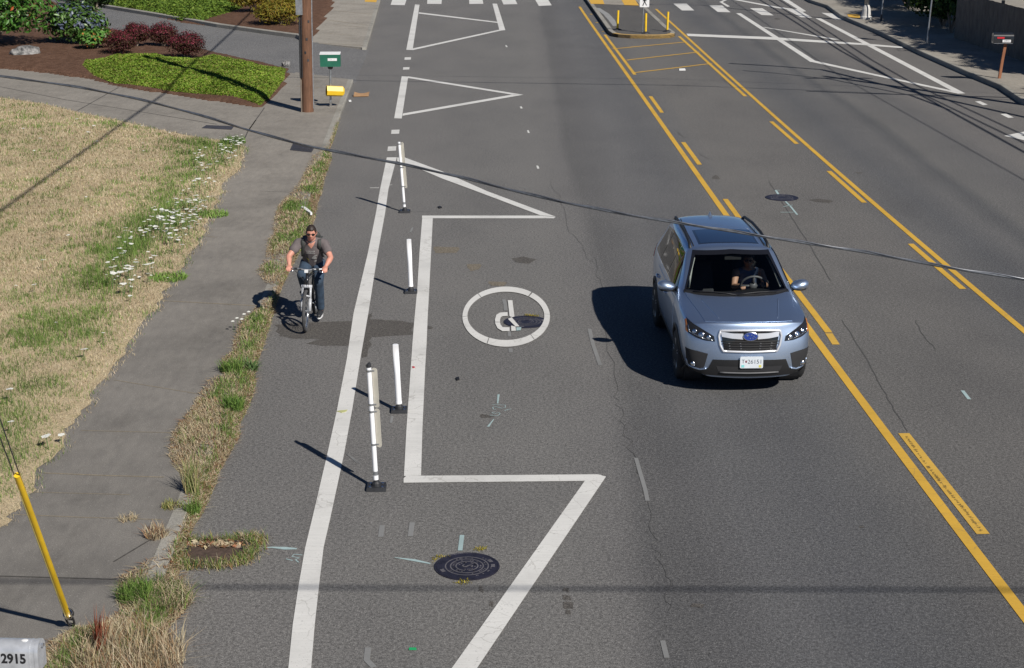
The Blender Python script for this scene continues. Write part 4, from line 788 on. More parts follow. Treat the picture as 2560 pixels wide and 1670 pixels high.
def tall_post(k, pt, lean, yaw, label, top_black=True, pz=((1.475, 1.0), (.985, .515))):
    c = Q(k, [pt])[0]; t = empty('delineator_post', (c.x, c.y, 0), .02); tag(t, label, 'post', 'white delineator posts beside the bike lane'); foot(t, 1.05)
    L = lambda z, dx=0, dy=0: (lean[0] * z + dx, lean[1] * z + dy, z); MB().tube([L(.07), L(.12)], .02, 12).build('hinge', M['dark_steel'], t)
    mb = MB(); mb.tube([L(.115), L(.17)], .031, 18); mb.tube([L(.22), L(.8), L(1.48)], .0285, 18); mb.build('tube', M['white_plastic'], t, True, sharp=50)
    MB().tube([L(.17), L(.22)], .0295, 18).build('grey_band', M['steel'], t)
    if top_black: MB().tube([L(1.48), L(1.505), L(1.53, .012, .02)], [.030, .030, .012], 12).build('cap', M['black_rubber'], t)
    rot = Matrix.Rotation(yaw, 4, 'Z')
    for z1, z0 in pz:
        h = z1 - z0; w_ = .066; poly = rounded(w_, h, .03); zc = (z0 + z1) / 2; V = []
        for q in (-.003, .003): V += [(rot @ Vector((a, q, 0))) + Vector((.064, -.010, 0)) + Vector(L(zc)) + Vector((lean[0] * b, lean[1] * b, b)) for a, b in poly]
        m = len(poly); MB().add(V, [tuple(range(m)), tuple(range(m, 2 * m))[::-1]] + [(i, (i + 1) % m, m + (i + 1) % m, m + i) for i in range(m)]).build('reflector_panel', M['panel_back'], t)
        for z in (z1 - .035, z0 + .035):
            mb = MB(); mb.tube([L(z - .012), L(z + .012)], .0335, 16)
            a = Vector(L(z)) + Vector((.018, 0, 0)); b = Vector(L(z)) + Vector((.064, -.008, 0)); mb.tube([a, b], .009, 6); mb.build('clamp', M['steel'], t)
    return t
tall_post('p6', (287, 1418), (-.038, .03), R(-24), 'tall white post with two grey panels nearest the camera, black tip')
tall_post('l4', (295, 207), (-.065, .03), R(-24), 'tall white post with two grey panels farther away, under the cable', False)
# ---- yellow island posts, walking sign
for i, (x, y, lean, lb) in enumerate(((685, 492, .02, 'yellow island post nearest the dark kerb face, leftmost of the three'), (1150, 547, 0, 'yellow island post beside the walking sign'), (1507, 518, .02, 'yellow island post at the right-hand kerb of the island'))):
    c = Q('is', [(x, y)], .15)[0]; t = empty('island_post', (c.x, c.y, .142)); tag(t, lb, 'post', 'yellow posts on the traffic island'); MB().lathe([(.19, 0), (.17, .03), (.07, .06), (.05, .08)], n=18).build('base', M['black_rubber'], t)
    mb = MB().tube([(0, 0, .06), (lean * .4, .01, .45), (lean, .02, .83)], .048, 16); mb.build('tube', M['yellow_plastic'], t, True, sharp=50)
c = Q('is', [(1120, 548)], .15)[0]; t = empty('pedestrian_sign', (c.x - .04, c.y + .12, .142)); tag(t, 'white sign with a black walking figure on a thin steel post on the traffic island', 'sign')
MB().tube([(0, 0, 0), (.03, .02, 1.9)], .026, 10).build('post', M['steel'], t)
poly = rounded(.40, .46, .04); m_ = len(poly); V = [(a + .05, -.035, b + 1.31) for a, b in poly] + [(a + .05, -.029, b + 1.31) for a, b in poly]
MB().add(V, [tuple(range(m_)), tuple(range(m_, 2 * m_))[::-1]] + [(i, (i + 1) % m_, m_ + (i + 1) % m_, m_ + i) for i in range(m_)]).build('sign_plate', M['label_white'], t)
mb = MB()
def flat(pts): mb.add([(a + .05, -.0375, b + 1.31) for a, b in pts], [tuple(range(len(pts)))])
flat([(.0 + .032 * math.cos(R(a)), .165 + .036 * math.sin(R(a))) for a in range(0, 360, 30)])
for pts in ([(-.035, .12), (.04, .12), (.035, -.02), (-.03, -.02)], [(-.03, -.02), (.01, -.02), (-.05, -.17), (-.095, -.17)], [(0, -.02), (.035, -.02), (.10, -.15), (.07, -.17)], [(.035, .12), (.09, .03), (.07, .01), (.02, .07)], [(-.035, .12), (-.085, .02), (-.065, 0), (-.015, .07)]): flat(pts)
mb.build('walking_figure', M['ink'], t)
# ---- right sidewalk: lamp base, sign posts
c = Q('r4', [(700, 203)], .15)[0]; t = empty('street_lamp', (c.x, c.y, .15)); tag(t, 'street lamp with a pale octagonal cast base at the crossing', 'street lamp')
MB().lathe([(.26, 0), (.26, .10), (.22, .16), (.19, .46), (.15, .58), (.12, .64)], n=16).build('base', simple('pale_cast_base', (.5, .49, .47), .6), t)
MB().tube([(0, 0, .6), (0, 0, 4.5), (0, 0, 9)], [.10, .085, .06], 14).build('shaft', M['steel'], t, True); mb = MB().tube([(0, 0, 8.9), (-1.0, 0, 9.3), (-2.2, 0, 9.4)], [.05, .045, .04], 10); mb.build('arm', M['steel'], t, True)
MB().box((-2.5, 0, 9.38), (.7, .28, .14), taper=.8).build('lamp_head', M['steel'], t)
for x, y, lb, sl in ((860, 224, 'shorter sign post with a dark sleeve next to the street lamp', True), (1350, 452, 'grey sign post standing in the tree shade on the right sidewalk', False)):
    c = Q('r4', [(x, y)], .15)[0]; t = empty('sign_post', (c.x, c.y, .15)); tag(t, lb, 'sign post')
    MB().tube([(0, 0, 0), (.06, .04, 1.3), (.14, .08, 2.9)], .03, 8).build('post', M['steel'], t); 
    MB().box((.13, .06, 2.6), (.45, .012, .6)).build('sign_plate', M['steel'], t)
    if sl: MB().tube([(0, 0, 0), (.012, .008, .3)], .045, 8).build('sleeve', M['dark_steel'], t)
# ---- mailboxes
def arch(w, h, n=9):
    return [(-w / 2, 0)] + [(-w / 2 * math.cos(math.pi * i / n), h - w / 2 + w / 2 * math.sin(math.pi * i / n)) for i in range(n + 1)] + [(w / 2, 0)]
def mailbox_shell(L, w, h, m, parent, z=0.0):
    prof = arch(w, h); n = len(prof); V = []
    for x in (-L / 2, L / 2): V += [(x, a, z + b) for a, b in prof]
    MB().add(V, [tuple(range(n))[::-1], tuple(range(n, 2 * n))] + [(i, (i + 1) % n, n + (i + 1) % n, n + i) for i in range(n)]).build('box', m, parent, True, sharp=40); return prof
def hoop(x, prof, z, wd, gr, m, name, parent):
    n = len(prof); c0 = sum(p[1] for p in prof) / n; V = []
    for xx in (x - wd / 2, x + wd / 2): V += [(xx, a * gr, z + c0 + (b - c0) * gr) for a, b in prof]
    MB().add(V, [tuple(range(n))[::-1], tuple(range(n, 2 * n))] + [(i, (i + 1) % n, n + (i + 1) % n, n + i) for i in range(n)]).build(name, m, parent, True, sharp=40)
# silver mailbox, bottom left
silver = simple('weathered_aluminium', (.56, .575, .60), .34, .45, var=.18, sc=9)
zb = 1.06; zt = zb + .235; pR = G(93, 1600, zt); L = .50
t = empty('mailbox', (pR.x - L / 2 + .005, pR.y + .02, 0), R(-3)); tag(t, 'silver curved mailbox numbered 12915 in the bottom left corner', 'mailbox')
pf = mailbox_shell(L, .17, .235, silver, t, zb); hoop(L / 2 + .004, pf, zb, .03, 1.05, silver, 'door', t); hoop(L / 2 - .05, pf, zb, .012, 1.02, silver, 'rib', t)
MB().box((L / 2 + .03, 0, zb + .19), (.025, .03, .02)).build('door_pull', M['chrome'], t)
MB().sphere((L / 2 - .10, -.012, zb + .233), (.028, .022, .006), 12, 6).build('paint_blob', M['paper'], t)
rot = Matrix.Translation((.052, -.0865, zb + .108)) @ Matrix.Rotation(R(90), 4, 'X'); text_mesh('house_number', '12915', .098, M['ink'], t, rot @ Matrix.Scale(1.12, 4, (0, 1, 0)), .0008, bold=.0035)
MB().box((0, 0, zb / 2), (.09, .09, zb), mi=0).build('post', M['fence'], t); MB().box((0, 0, zb - .015), (.40, .15, .03)).build('mounting_board', M['fence'], t)
# green mailbox with yellow newspaper tube
c = Q('bp', [(562, 1335)], .1)[0]; t = empty('mailbox', (c.x, c.y, .1), R(2)); tag(t, 'green mailbox with a white roof edge and a yellow newspaper tube on the same post', 'mailbox')
MB().tube([(0, 0, 0), (.01, 0, .6), (.03, .0, 1.14)], .032, 10).build('post', M['steel'], t); MB().tube([(0, 0, .33), (0, 0, .6)], .038, 10).build('post_sleeve', M['black_paint'], t); MB().tube([(0, 0, .0), (0, 0, .16)], .036, 10).build('post_foot', M['chrome'], t)
MB().box((.03, 0, 1.15), (.12, .12, .07), taper=1.4).build('bracket', M['black_paint'], t)
mb = MB().box((.03, 0, 1.37), (.58, .27, .36)); mb.build('box', M['green_metal'], t); 
mb = MB(); mb.add([(-.27, -.145, 1.545), (.335, -.145, 1.545), (.335, .145, 1.575), (-.27, .145, 1.575), (-.27, -.145, 1.565), (.335, -.145, 1.565), (.335, .145, 1.6), (-.27, .145, 1.6)], [(3, 2, 1, 0), (4, 5, 6, 7), (0, 1, 5, 4), (1, 2, 6, 5), (2, 3, 7, 6), (3, 0, 4, 7)]); mb.build('roof', M['label_white'], t)
MB().box((.325, 0, 1.36), (.014, .25, .33)).build('door', M['green_metal'], t)
MB().box((.10, -.1375, 1.40), (.27, .006, .075)).build('number_label', M['label_white'], t); text_mesh('label_marks', '129 · 24', .05, simple('grey_print', (.45, .46, .46), .6), t, Matrix.Translation((.10, -.1412, 1.40)) @ Matrix.Rotation(R(90), 4, 'X'), .0004)
hexp = [(-.0, -.15), (.13, -.10), (.15, .02), (.08, .15), (-.08, .15), (-.15, .02), (-.13, -.10)]
V = []
for x, s in ((-.20, 1), (-.20, .88), (-.02, .88), (.28, 1), (.33, .6)): V += [(x + .03, a * s, .47 + b * s) for a, b in hexp]
h7 = 7; Fc = [(h7 * i + k, h7 * i + (k + 1) % 7, h7 * i + 7 + (k + 1) % 7, h7 * i + 7 + k) for i, j in ((0, 1), (1, 2)) for k in range(7)]
Fc += [(k, (k + 1) % 7, 21 + (k + 1) % 7, 21 + k) for k in range(7)] + [(21 + k, 21 + (k + 1) % 7, 28 + (k + 1) % 7, 28 + k) for k in range(7)] + [tuple(range(28, 35)), tuple(range(14, 21))]
o = MB().add(V, Fc).build('newspaper_tube', M['yellow_plastic'], t); o.rotation_euler = (0, R(4), R(14)); o.location = (.03, -.09, .0)
# black mailbox on the right
c = Q('r4', [(2118, 832)], .15)[0]; t = empty('mailbox', (c.x, c.y, .15), R(-2)); tag(t, 'black mailbox with a red flag on a red-brown wooden post on the right sidewalk', 'mailbox')
mb = MB(); V = []; mb.tube([(0, 0, 0), (.05, .02, .6), (.12, .04, 1.18)], .062, 4); mb.build('post', M['post_red'], t)
pf = mailbox_shell(.66, .26, .33, M['black_paint'], t, 1.17)
for x in (-.31, .24, .31): hoop(x, pf, 1.17, .022, 1.04, M['black_paint'], 'rib', t)
MB().box((-.10, -.138, 1.35), (.24, .01, .055)).build('flag', M['red_paint'], t); MB().box((.10, -.137, 1.245), (.27, .008, .085)).build('number_label', M['label_white'], t)
text_mesh('label_marks', '12910', .075, M['ink'], t, Matrix.Translation((.10, -.1415, 1.245)) @ Matrix.Rotation(R(90), 4, 'X'), .0004)
MB().box((0, -.0, 1.165), (.60, .28, .012)).build('mounting_board', M['steel'], t)
# ---- utility pole on the left
c = Q('s', [(769, 279)], .1)[0]; t = empty('utility_pole', (c.x, c.y, .1)); tag(t, 'tall brown wooden utility pole with a meter box and conduit', 'utility pole')
MB().tube([(0, 0, -.1), (.05, 0, 2.5), (.16, 0, 6), (.28, 0, 10.5)], [.178, .168, .155, .12], 20).build('shaft', M['pole'], t, True, sharp=60)
MB().tube([(-.16, -.10, 0), (-.13, -.10, 2.6)], .020, 8).build('ground_wire_moulding', M['bark'], t); MB().tube([(-.095, -.165, 1.0), (-.07, -.16, 2.5), (0, -.15, 5)], .013, 6).build('ground_wire', M['black_rubber'], t)
MB().tube([(-.15, -.13, 1.0), (-.125, -.13, 2.75)], .026, 8).build('conduit', M['black_rubber'], t); MB().box((-.11, -.17, 3.0), (.19, .12, .42)).build('meter_box', M['steel'], t); MB().tube([(-.09, -.17, 3.2), (-.02, -.16, 5.5)], .03, 8).build('riser', M['dark_steel'], t)
for z_, a_ in ((1.5, -70), (1.72, -95), (2.1, -80), (2.6, -60)):
    MB().box((.05 * z_ / 2.5 + .172 * math.cos(R(a_)), .172 * math.sin(R(a_)), z_), (.05, .012, .07), Matrix.Rotation(R(a_ + 90), 3, 'Z')).build('pole_tag', M['dark_steel'], t)
MB().tube([(.18, -.04, .1), (.215, -.04, 2.6), (.30, -.04, 6)], .024, 8).build('conduit', M['steel'], t)
# ---- guy wire with yellow guard
g0 = G(185, 1578, .02); g1 = Vector((-4.04, 12.2, 2.25)); dr = (g1 - g0).normalized(); t = empty('guy_wire', g0); tag(t, 'guy wire in a yellow plastic guard anchored at the sidewalk edge', 'guy wire')
sd_ = dr.cross(Vector((0, 1, 0))).normalized(); a0 = dr * .34; L = (g1 - g0).length
MB().tube([a0, dr * 1.2, dr * L], [.026, .027, .027], 16).build('guard', M['yellow_plastic'], t, True, sharp=60); MB().tube([a0 + sd_ * .02 - Vector((0, .02, 0)), dr * (L - .3) + sd_ * .02 - Vector((0, .02, 0))], .009, 8).build('guard_seam', simple('pale_yellow_edge', (.66, .55, .2), .5), t)
for q in (-1, 1): MB().tube([dr * (L - .5) + sd_ * .02 * q, dr * (L + .2) + sd_ * .024 * q, dr * (L + 4) + sd_ * .05 * q], .0055, 6).build('strand', M['dark_steel'], t)
mb = MB()
for q in (-1, 1): mb.tube([dr * .06 + sd_ * .012 * q, dr * .2 + sd_ * .035 * q, dr * .38 + sd_ * .03 * q], .011, 8)
for f in (.16, .24): mb.tube([dr * f - sd_ * .04, dr * f + sd_ * .04], .008, 6)
mb.build('turnbuckle', M['dark_steel'], t); mb = MB().lathe([(.045, -.02), (.048, .0), (.045, .02)], n=16); o = mb.build('collar', M['chrome'], t); o.location = a0; o.rotation_euler = dr.to_track_quat('Z', 'Y').to_euler()
mb = MB(); lp = [a0 + dr * .05 + sd_ * (.03 + .03 * math.sin(R(a))) * -1 + dr * .08 * math.cos(R(a)) for a in range(0, 360, 30)]; mb.tube(lp, .005, 6, closed=True); mb.build('wire_loop', M['dark_steel'], t)
MB().sphere((0, 0, .02), (.055, .05, .05), 10, 7).build('anchor_eye', M['steel'], t); MB().tube([(0, 0, .03), dr * .1], .018, 8).build('anchor_rod', M['dark_steel'], t)
# ---- overhead cables
def cable_px(pts, z0, z1, r, name, label, m, n=60):
    P = []; ys = [p[0] for p in pts]
    xs = np.linspace(pts[0][0], pts[-1][0], n)
    for i, x in enumerate(xs): f = i / (n - 1); y = np.interp(x, ys, [p[1] for p in pts]); P.append(G(x, y, z0 + (z1 - z0) * f))
    return P
dp = [(-120, 160), (0, 178), (150, 197), (300, 225), (450, 263), (600, 310), (720, 342), (850, 366), (935, 382), (1050, 407), (1250, 458), (1400, 489), (1500, 507), (1600, 522), (1770, 549), (1900, 570), (2000, 584), (2200, 622), (2380, 650), (2600, 682)]
P = cable_px([(a * 1.0756, b * 1.0756) for a, b in dp], 5.75, 5.15, .01, '', '', None, 90)
P2 = [sum((P[min(max(i + j, 0), len(P) - 1)] for j in (-2, -1, 0, 1, 2)), Vector()) / 5 for i in range(len(P))]
e0 = P2[0] + (P2[0] - P2[3]).normalized() * 14 + Vector((0, 0, 1.5)); e1 = P2[-1] + (P2[-1] - P2[-4]).normalized() * 14 + Vector((0, 0, 1.2)); P3 = [e0] + P2 + [e1]
t = empty('overhead_cable', P3[0]); tag(t, 'dark cable lashed to a bright wire, slanting across the whole photo', 'cable'); loc = [p - P3[0] for p in P3]
MB().tube(loc, .0058, 8).build('cable', M['cable'], t, True)
n = len(loc); tw = []
fine = []
for i in range(n - 1):
    for j in range(6): fine.append(loc[i].lerp(loc[i + 1], j / 6))
tw = [p + Vector((0, -.002 + .005 * math.cos(i * .21), .0065 + .0022 * math.sin(i * .21))) for i, p in enumerate(fine)]
MB().tube(tw, .0030, 6).build('messenger_wire', M['cable_bright'], t, True)
OFF = Vector((.575, -.818, 0)) / math.tan(SUN_EL)
def line_cable(name, label, shadow_pts, h, r, sag=0, n=14, group=None):
    """cable at height h whose shadow runs through the given ground points"""
    S = [Vector((p[0], p[1], 0)) for p in shadow_pts]; P = []
    for a, b in zip(S[:-1], S[1:]):
        for i in range(n): P.append(a.lerp(b, i / n) + OFF * h + Vector((0, 0, h)))
    P.append(S[-1] + OFF * h + Vector((0, 0, h)))
    return tag(MB().tube(P, r, 6).build(name, M['cable'], None, True), label, 'cable', group)
line_cable('overhead_cable', 'high cable across the road above the camera, shading the near road in a soft line', [(-12, 14.95), (0, 14.80), (12, 14.72)], 8.6, .021)
line_cable('overhead_cable', 'high cable crossing the far road, its thin shadow passing the island end', [(-14, 54.9), (-5.3, 54.2), (5.5, 53.0), (10.7, 51.5), (22, 47.0)], 6.0, .026)
line_cable('overhead_cable', 'thinner high cable just beyond the one crossing the far road', [(-14, 56.4), (5.5, 54.6), (10.7, 53.0), (22, 48.5)], 6.4, .012)
pg_ = 'power lines along the right side of the road'
for lb, xs, h, r in (('power line along the road, innermost of the three', ((13.4, 110), (13.3, 87.3), (12.85, 63), (13.0, 40.2), (13.4, 20)), 6.0, .045), ('power line along the road, middle of the three', ((13.9, 110), (13.8, 87.3), (13.0, 60), (12.95, 53), (13.45, 41), (14, 20)), 6.2, .036), ('power line along the road, outermost of the three', ((14.5, 110), (14.35, 87.3), (13.4, 60), (13.35, 53), (13.85, 42), (14.5, 20)), 6.4, .036),
                     ('thin telephone line below the power lines', ((11.9, 110), (11.7, 80), (11.3, 55), (11.9, 35), (12.5, 20)), 6.0, .016)):
    line_cable('power_line', lb, xs, h, r, group=pg_)
line_cable('shadow_cable', 'unseen thick cable added for the broad shadow across the right lane', [(19, 36), (14.8, 46.1), (13.2, 50.4), (11.0, 57.2), (9.4, 58.3), (8, 59)], 6.2, .085)  # unseen cables, added and bent to throw the broad shadows on the lane
line_cable('shadow_cable', 'unseen shorter cable added for the shadow meeting the broad one', [(20, 49.3), (14.3, 50.4), (11.6, 51.0), (9.5, 51.6)], 6.3, .06)
line_cable('shadow_cable', 'unseen cable added for the bent shadow over the right lane', [(8.2, 56.9), (9.2, 56.2), (10.8, 54.6), (12.6, 50.6), (13.0, 47.5)], 6.3, .05)
line_cable('overhead_cable', 'high cable on the left whose shadow crosses the mound and the dry lawn', [(-13.2, 100), (-12.6, 78.3), (-11.0, 51.2), (-10.7, 32.5), (-10.5, 8)], 9.0, .042)
# utility pole whose long shadow lies on the right lane
t = empty('utility_pole', (18.4, 44.5, .15)); tag(t, 'wooden utility pole standing out of view on the right, carrying the power lines', 'utility pole'); MB().tube([(0, 0, -.1), (0, 0, 10.4)], [.17, .12], 14).build('shaft', M['pole'], t, True, sharp=60); MB().box((0, 0, 9.9), (2.2, .1, .12)).build('crossarm', M['pole'], t)
# ---- fence on the right
f0, f1 = Vector((18.6, 64.5, 0)), Vector((22.0, 49, 0)); t = empty('board_fence', (0, 0, 0)); 
A, B = Vector((18.15, 66.4, 0)), Vector((18.9, 48.0, 0)); d_ = (B - A); n_ = 62; t.location = A; tag(t, 'tall grey wooden board fence in tree shade at the top right', 'fence')
mb = MB(); an = math.atan2(d_.y, d_.x); rz = Matrix.Rotation(an, 3, 'Z')
for i in range(n_): mb.box(d_ * ((i + .5) / n_) + Vector((0, 0, 1.08 + random.uniform(-.01, .01))), (d_.length / n_ - .012, .022, 1.84), rz)
mb.build('boards', M['fence'], t); mb = MB()
for i in range(8): mb.box(d_ * (i / 7) + Vector((.08, 0, 1.1)), (.1, .1, 2.0), rz)
mb.build('posts', M['fence'], t); mb = MB()
for z in (.5, 1.2, 1.85): mb.box(d_ * .5 + Vector((.06, 0, z)), (d_.length, .06, .09), rz)
mb.build('rails', M['fence'], t)
# ---- litter
def scrap(name, label, cat, k, pts, z, m, th=.004): 
    P = Q(k, pts, z); o = MB().prism([(p.x, p.y) for p in P], z, z + th).build(name, m); return tag(o, label, cat)
a, b = Q('bp', [(930, 1185), (1175, 1180)]); mb = MB(); V = []; n = 8; L = (b - a)
for i in range(n + 1):
    f = i / n; q = a + L * f; hh = .11 - .05 * math.sin(math.pi * f) ; V += [q + Vector((0, .0, .02 + .0 * f)), q + Vector((0, .36, hh)), q + Vector((0, .355, hh + .012)), q + Vector((0, -.0, .032))]
o = mb.add(V, [(4 * i + k, 4 * i + (k + 1) % 4, 4 * i + 4 + (k + 1) % 4, 4 * i + 4 + k) for i in range(n) for k in range(4)] + [(0, 1, 2, 3), tuple(range(4 * n, 4 * n + 4))]).build('cardboard', M['cardboard']); tag(o, 'curled strip of brown cardboard on the road near the yellow newspaper tube', 'cardboard')
scrap('plastic_scrap', 'small bright green scrap on the road at the bottom, inside the diagonal white lines', 'litter', 'l5', [(928, 1405), (975, 1405), (978, 1420), (925, 1420)], .004, M['green_scrap'])
scrap('paper_scrap', 'white scrap of paper on the road by the last yellow hatch line', 'litter', 'is', [(1705, 1145), (1800, 1142), (1810, 1165), (1705, 1165)], .004, M['paper'], .03)
scrap('paper_scrap', 'crumpled white paper lying in the kerb weeds beyond the cyclist', 'litter', 'w7', [(1190, 750), (1215, 745), (1250, 768), (1285, 800), (1270, 803), (1225, 775)], .1, M['paper'], .05)
scrap('paper_scrap', 'small white scrap in the gutter below the green mailbox', 'litter', 'bp', [(850, 1238), (890, 1235), (895, 1255), (855, 1257)], .01, M['paper'], .02)
scrap('leaf', 'pale yellow leaf lying on the long white lane line', 'leaf', 'w8', [(1225, 800), (1250, 795), (1300, 790), (1290, 802), (1260, 810)], .009, simple('yellow_leaf', (.45, .45, .2), .7), .006)
scrap('leaf', 'dark curled leaf on the road between the symbol and the white parking line', 'leaf', 'd', [(1059, 880), (1066, 878), (1068, 883), (1062, 885)], .004, M['ink'], .02)
scrap('leaf', 'dark leaf on the road left of the far triangle tip', 'leaf', 'l4', [(630, 155), (655, 150), (675, 163), (645, 170)], .004, M['ink'], .02)
scrap('leaf', 'red leaf on the white parking line beside the tall near post', 'leaf', 'p6', [(598, 342), (615, 340), (628, 348), (610, 354)], .009, M['red_paint'], .006)
# ================================================================== the car
CAR = Vector((3.245, 20.82, .06)); CYAW = .026
car = empty('car', CAR, CYAW); tag(car, 'silver-blue sport utility vehicle driving toward the camera in the left lane', 'car')
def carpaint():
    m, t, b = nodes('silver_blue_car_paint'); v = coords(t)
    n = noise(t, v, 900, 2); c = ramp(t, n, [(.3, (.345, .445, .61)), (.7, (.535, .63, .775))])
    t.links.new(c, b.inputs['Base Color']); b.inputs['Metallic'].default_value = .96; b.inputs['Roughness'].default_value = .44; b.inputs['Coat Weight'].default_value = 1; b.inputs['Coat Roughness'].default_value = .03; return m
M['car'] = carpaint(); M['trim'] = simple('black_plastic_trim', (.012, .012, .013), .55, var=.15, sc=20); M['gloss_black'] = simple('gloss_black_trim', (.01, .01, .012), .12, coat=.6, var=.1)
M['lining'] = simple('dark_cabin_lining', (.02, .02, .022), .8); M['seat'] = simple('black_seat_cloth', (.025, .025, .028), .85, var=.2, sc=30); M['tyre'] = simple('tyre_rubber', (.02, .02, .021), .8, var=.25, sc=18)
M['dark_glass'] = simple('tinted_glass', (.012, .015, .018), .03, var=.05, spec=.7); M['roof_glass'] = simple('roof_glass', (.008, .012, .025), .02, coat=1, var=.05, spec=.8); M['lens_dark'] = simple('lamp_housing', (.03, .03, .033), .15, .4, var=.2)
M['satin'] = simple('satin_silver', (.72, .73, .76), .3, .45, coat=.5, var=.04); M['amber'] = simple('amber_lens', (.5, .16, .02), .2); M['rear_red'] = simple('red_lens', (.35, .01, .015), .15, coat=.5)
def thin_glass():
    m = bpy.data.materials.new('windscreen_glass'); m.use_nodes = True; t = m.node_tree; t.nodes.clear(); out = t.nodes.new('ShaderNodeOutputMaterial'); tr = t.nodes.new('ShaderNodeBsdfTransparent'); gl = t.nodes.new('ShaderNodeBsdfGlossy'); mx = t.nodes.new('ShaderNodeMixShader'); fr = t.nodes.new('ShaderNodeFresnel')
    tr.inputs[0].default_value = (.84, .88, .88, 1); gl.inputs['Roughness'].default_value = .02; fr.inputs[0].default_value = 1.36; t.links.new(fr.outputs[0], mx.inputs[0]); t.links.new(tr.outputs[0], mx.inputs[1]); t.links.new(gl.outputs[0], mx.inputs[2]); t.links.new(mx.outputs[0], out.inputs[0]); return m
M['windscreen'] = thin_glass()
def car_shell():
    lo = lambda y, a=.66, b=.85, c=.89, d=.903, e=.893: [(a, y, .21), (b, y, .27), (c, y, .46), (d, y, .72), (e, y, .92)]
    S = [[(.60, .13, .22), (.745, .17, .27), (.835, .215, .42), (.862, .215, .62), (.85, .25, .80), (.80, .29, .915), (.66, .21, .955), (.45, .135, .972), (.22, .098, .98), (0, .088, .983)],
         [(.65, .5, .21), (.82, .5, .27), (.888, .5, .46), (.90, .5, .69), (.885, .5, .86), (.835, .5, .965), (.69, .5, 1.005), (.45, .5, 1.02), (.22, .5, 1.035), (0, .5, 1.04)],
         lo(.92, .65, .835, .893, .905, .895) + [(.85, .92, 1.0), (.71, .92, 1.042), (.46, .88, 1.06), (.23, .84, 1.068), (0, .82, 1.073)],
         lo(1.32) + [(.855, 1.36, 1.015), (.770, 1.36, 1.08), (.53, 1.20, 1.09), (.26, 1.09, 1.095), (0, 1.06, 1.10)],
         lo(1.66) + [(.865, 1.66, 1.035), (.705, 1.66, 1.33), (.545, 1.585, 1.37), (.28, 1.53, 1.385), (0, 1.515, 1.39)],
         lo(2.02) + [(.865, 2.02, 1.04), (.645, 2.02, 1.53), (.535, 2.0, 1.585), (.28, 1.95, 1.61), (0, 1.94, 1.62)],
         lo(2.75) + [(.865, 2.75, 1.055), (.64, 2.75, 1.565), (.54, 2.75, 1.625), (.28, 2.75, 1.65), (0, 2.75, 1.658)],
         lo(3.6) + [(.86, 3.6, 1.075), (.63, 3.6, 1.55), (.53, 3.6, 1.61), (.28, 3.6, 1.635), (0, 3.6, 1.642)],
         lo(4.2, .64, .82, .875, .885, .87) + [(.835, 4.2, 1.09), (.60, 4.2, 1.52), (.51, 4.25, 1.58), (.27, 4.3, 1.6), (0, 4.32, 1.605)],
         [(.60, 4.5, .3), (.75, 4.52, .36), (.82, 4.56, .5), (.83, 4.56, .75), (.81, 4.54, .95), (.77, 4.5, 1.1), (.56, 4.44, 1.42), (.47, 4.42, 1.48), (.25, 4.43, 1.50), (0, 4.44, 1.505)]]
    b = bmesh.new(); cr = b.edges.layers.float.new('crease_edge'); V = [[b.verts.new(p) for p in s] for s in S]; m = len(S)
    for i in range(m - 1):
        for k in range(9): b.faces.new((V[i][k], V[i + 1][k], V[i + 1][k + 1], V[i][k + 1]))
    cen = [(.20, .07), (.25, .03), (.42, .0), (.60, .015), (.74, .035), (.86, .05), (.925, .06), (.955, .07), (.972, .08)]
    fr = (.80, .55, .28, 0); G_ = []
    for i in range(9):
        p = Vector(S[0][i]); zc, yc = cen[i]; row = [V[0][i]]
        for f in fr: row.append(b.verts.new((p.x * f, yc + (p.y - yc) * f ** 2.6, zc + (p.z - zc) * f ** 1.5)))
        G_.append(row)
    for i in range(8):
        for k in range(4): b.faces.new((G_[i][k], G_[i + 1][k], G_[i + 1][k + 1], G_[i][k + 1]))
    for k in range(4): b.faces.new((G_[8][k], V[0][9], G_[8][k + 1]))
    H_ = [[V[-1][i]] + [b.verts.new((S[-1][i][0] * f, S[-1][i][1] + .05 * (1 - f), S[-1][i][2])) for f in (.5, 0)] for i in range(9)]
    for i in range(8):
        for k in range(2): b.faces.new((H_[i][k], H_[i][k + 1], H_[i + 1][k + 1], H_[i + 1][k]))
    for k in range(2): b.faces.new((H_[8][k], H_[8][k + 1], V[-1][9]))
    def crease(u, v, val):
        e = b.edges.get((u, v))
        if e: e[cr] = val
    for i in range(m - 1):
        crease(V[i][5], V[i + 1][5], .55 if i >= 2 else .35); crease(V[i][1], V[i + 1][1], .6)
        if i >= 4: crease(V[i][6], V[i + 1][6], .3)
    for k in range(6, 9): crease(V[3][k], V[3][k + 1], .8); crease(V[5][k], V[5][k + 1], .55)
    for i in (3, 4): crease(V[i][6], V[i + 1][6], .7)
    for k in range(5, 9): crease(V[0][k], V[0][k + 1], .35)
    geom = b.verts[:] + b.edges[:] + b.faces[:]
    bmesh.ops.mirror(b, geom=geom, merge_dist=.0015, axis='X', matrix=Matrix())
    bmesh.ops.remove_doubles(b, verts=b.verts, dist=.002); bmesh.ops.recalc_face_normals(b, faces=b.faces)
    me = bpy.data.meshes.new('body'); b.to_mesh(me); b.free(); o = bpy.data.objects.new('body', me); COL.objects.link(o)
    s = o.modifiers.new('sub', 'SUBSURF'); s.levels = s.render_levels = 4
    me2 = evaluated(o); bpy.data.objects.remove(o); return me2
body_me = car_shell()
bb = bmesh.new(); bb.from_mesh(body_me); BV = BVHTree.FromBMesh(bb)
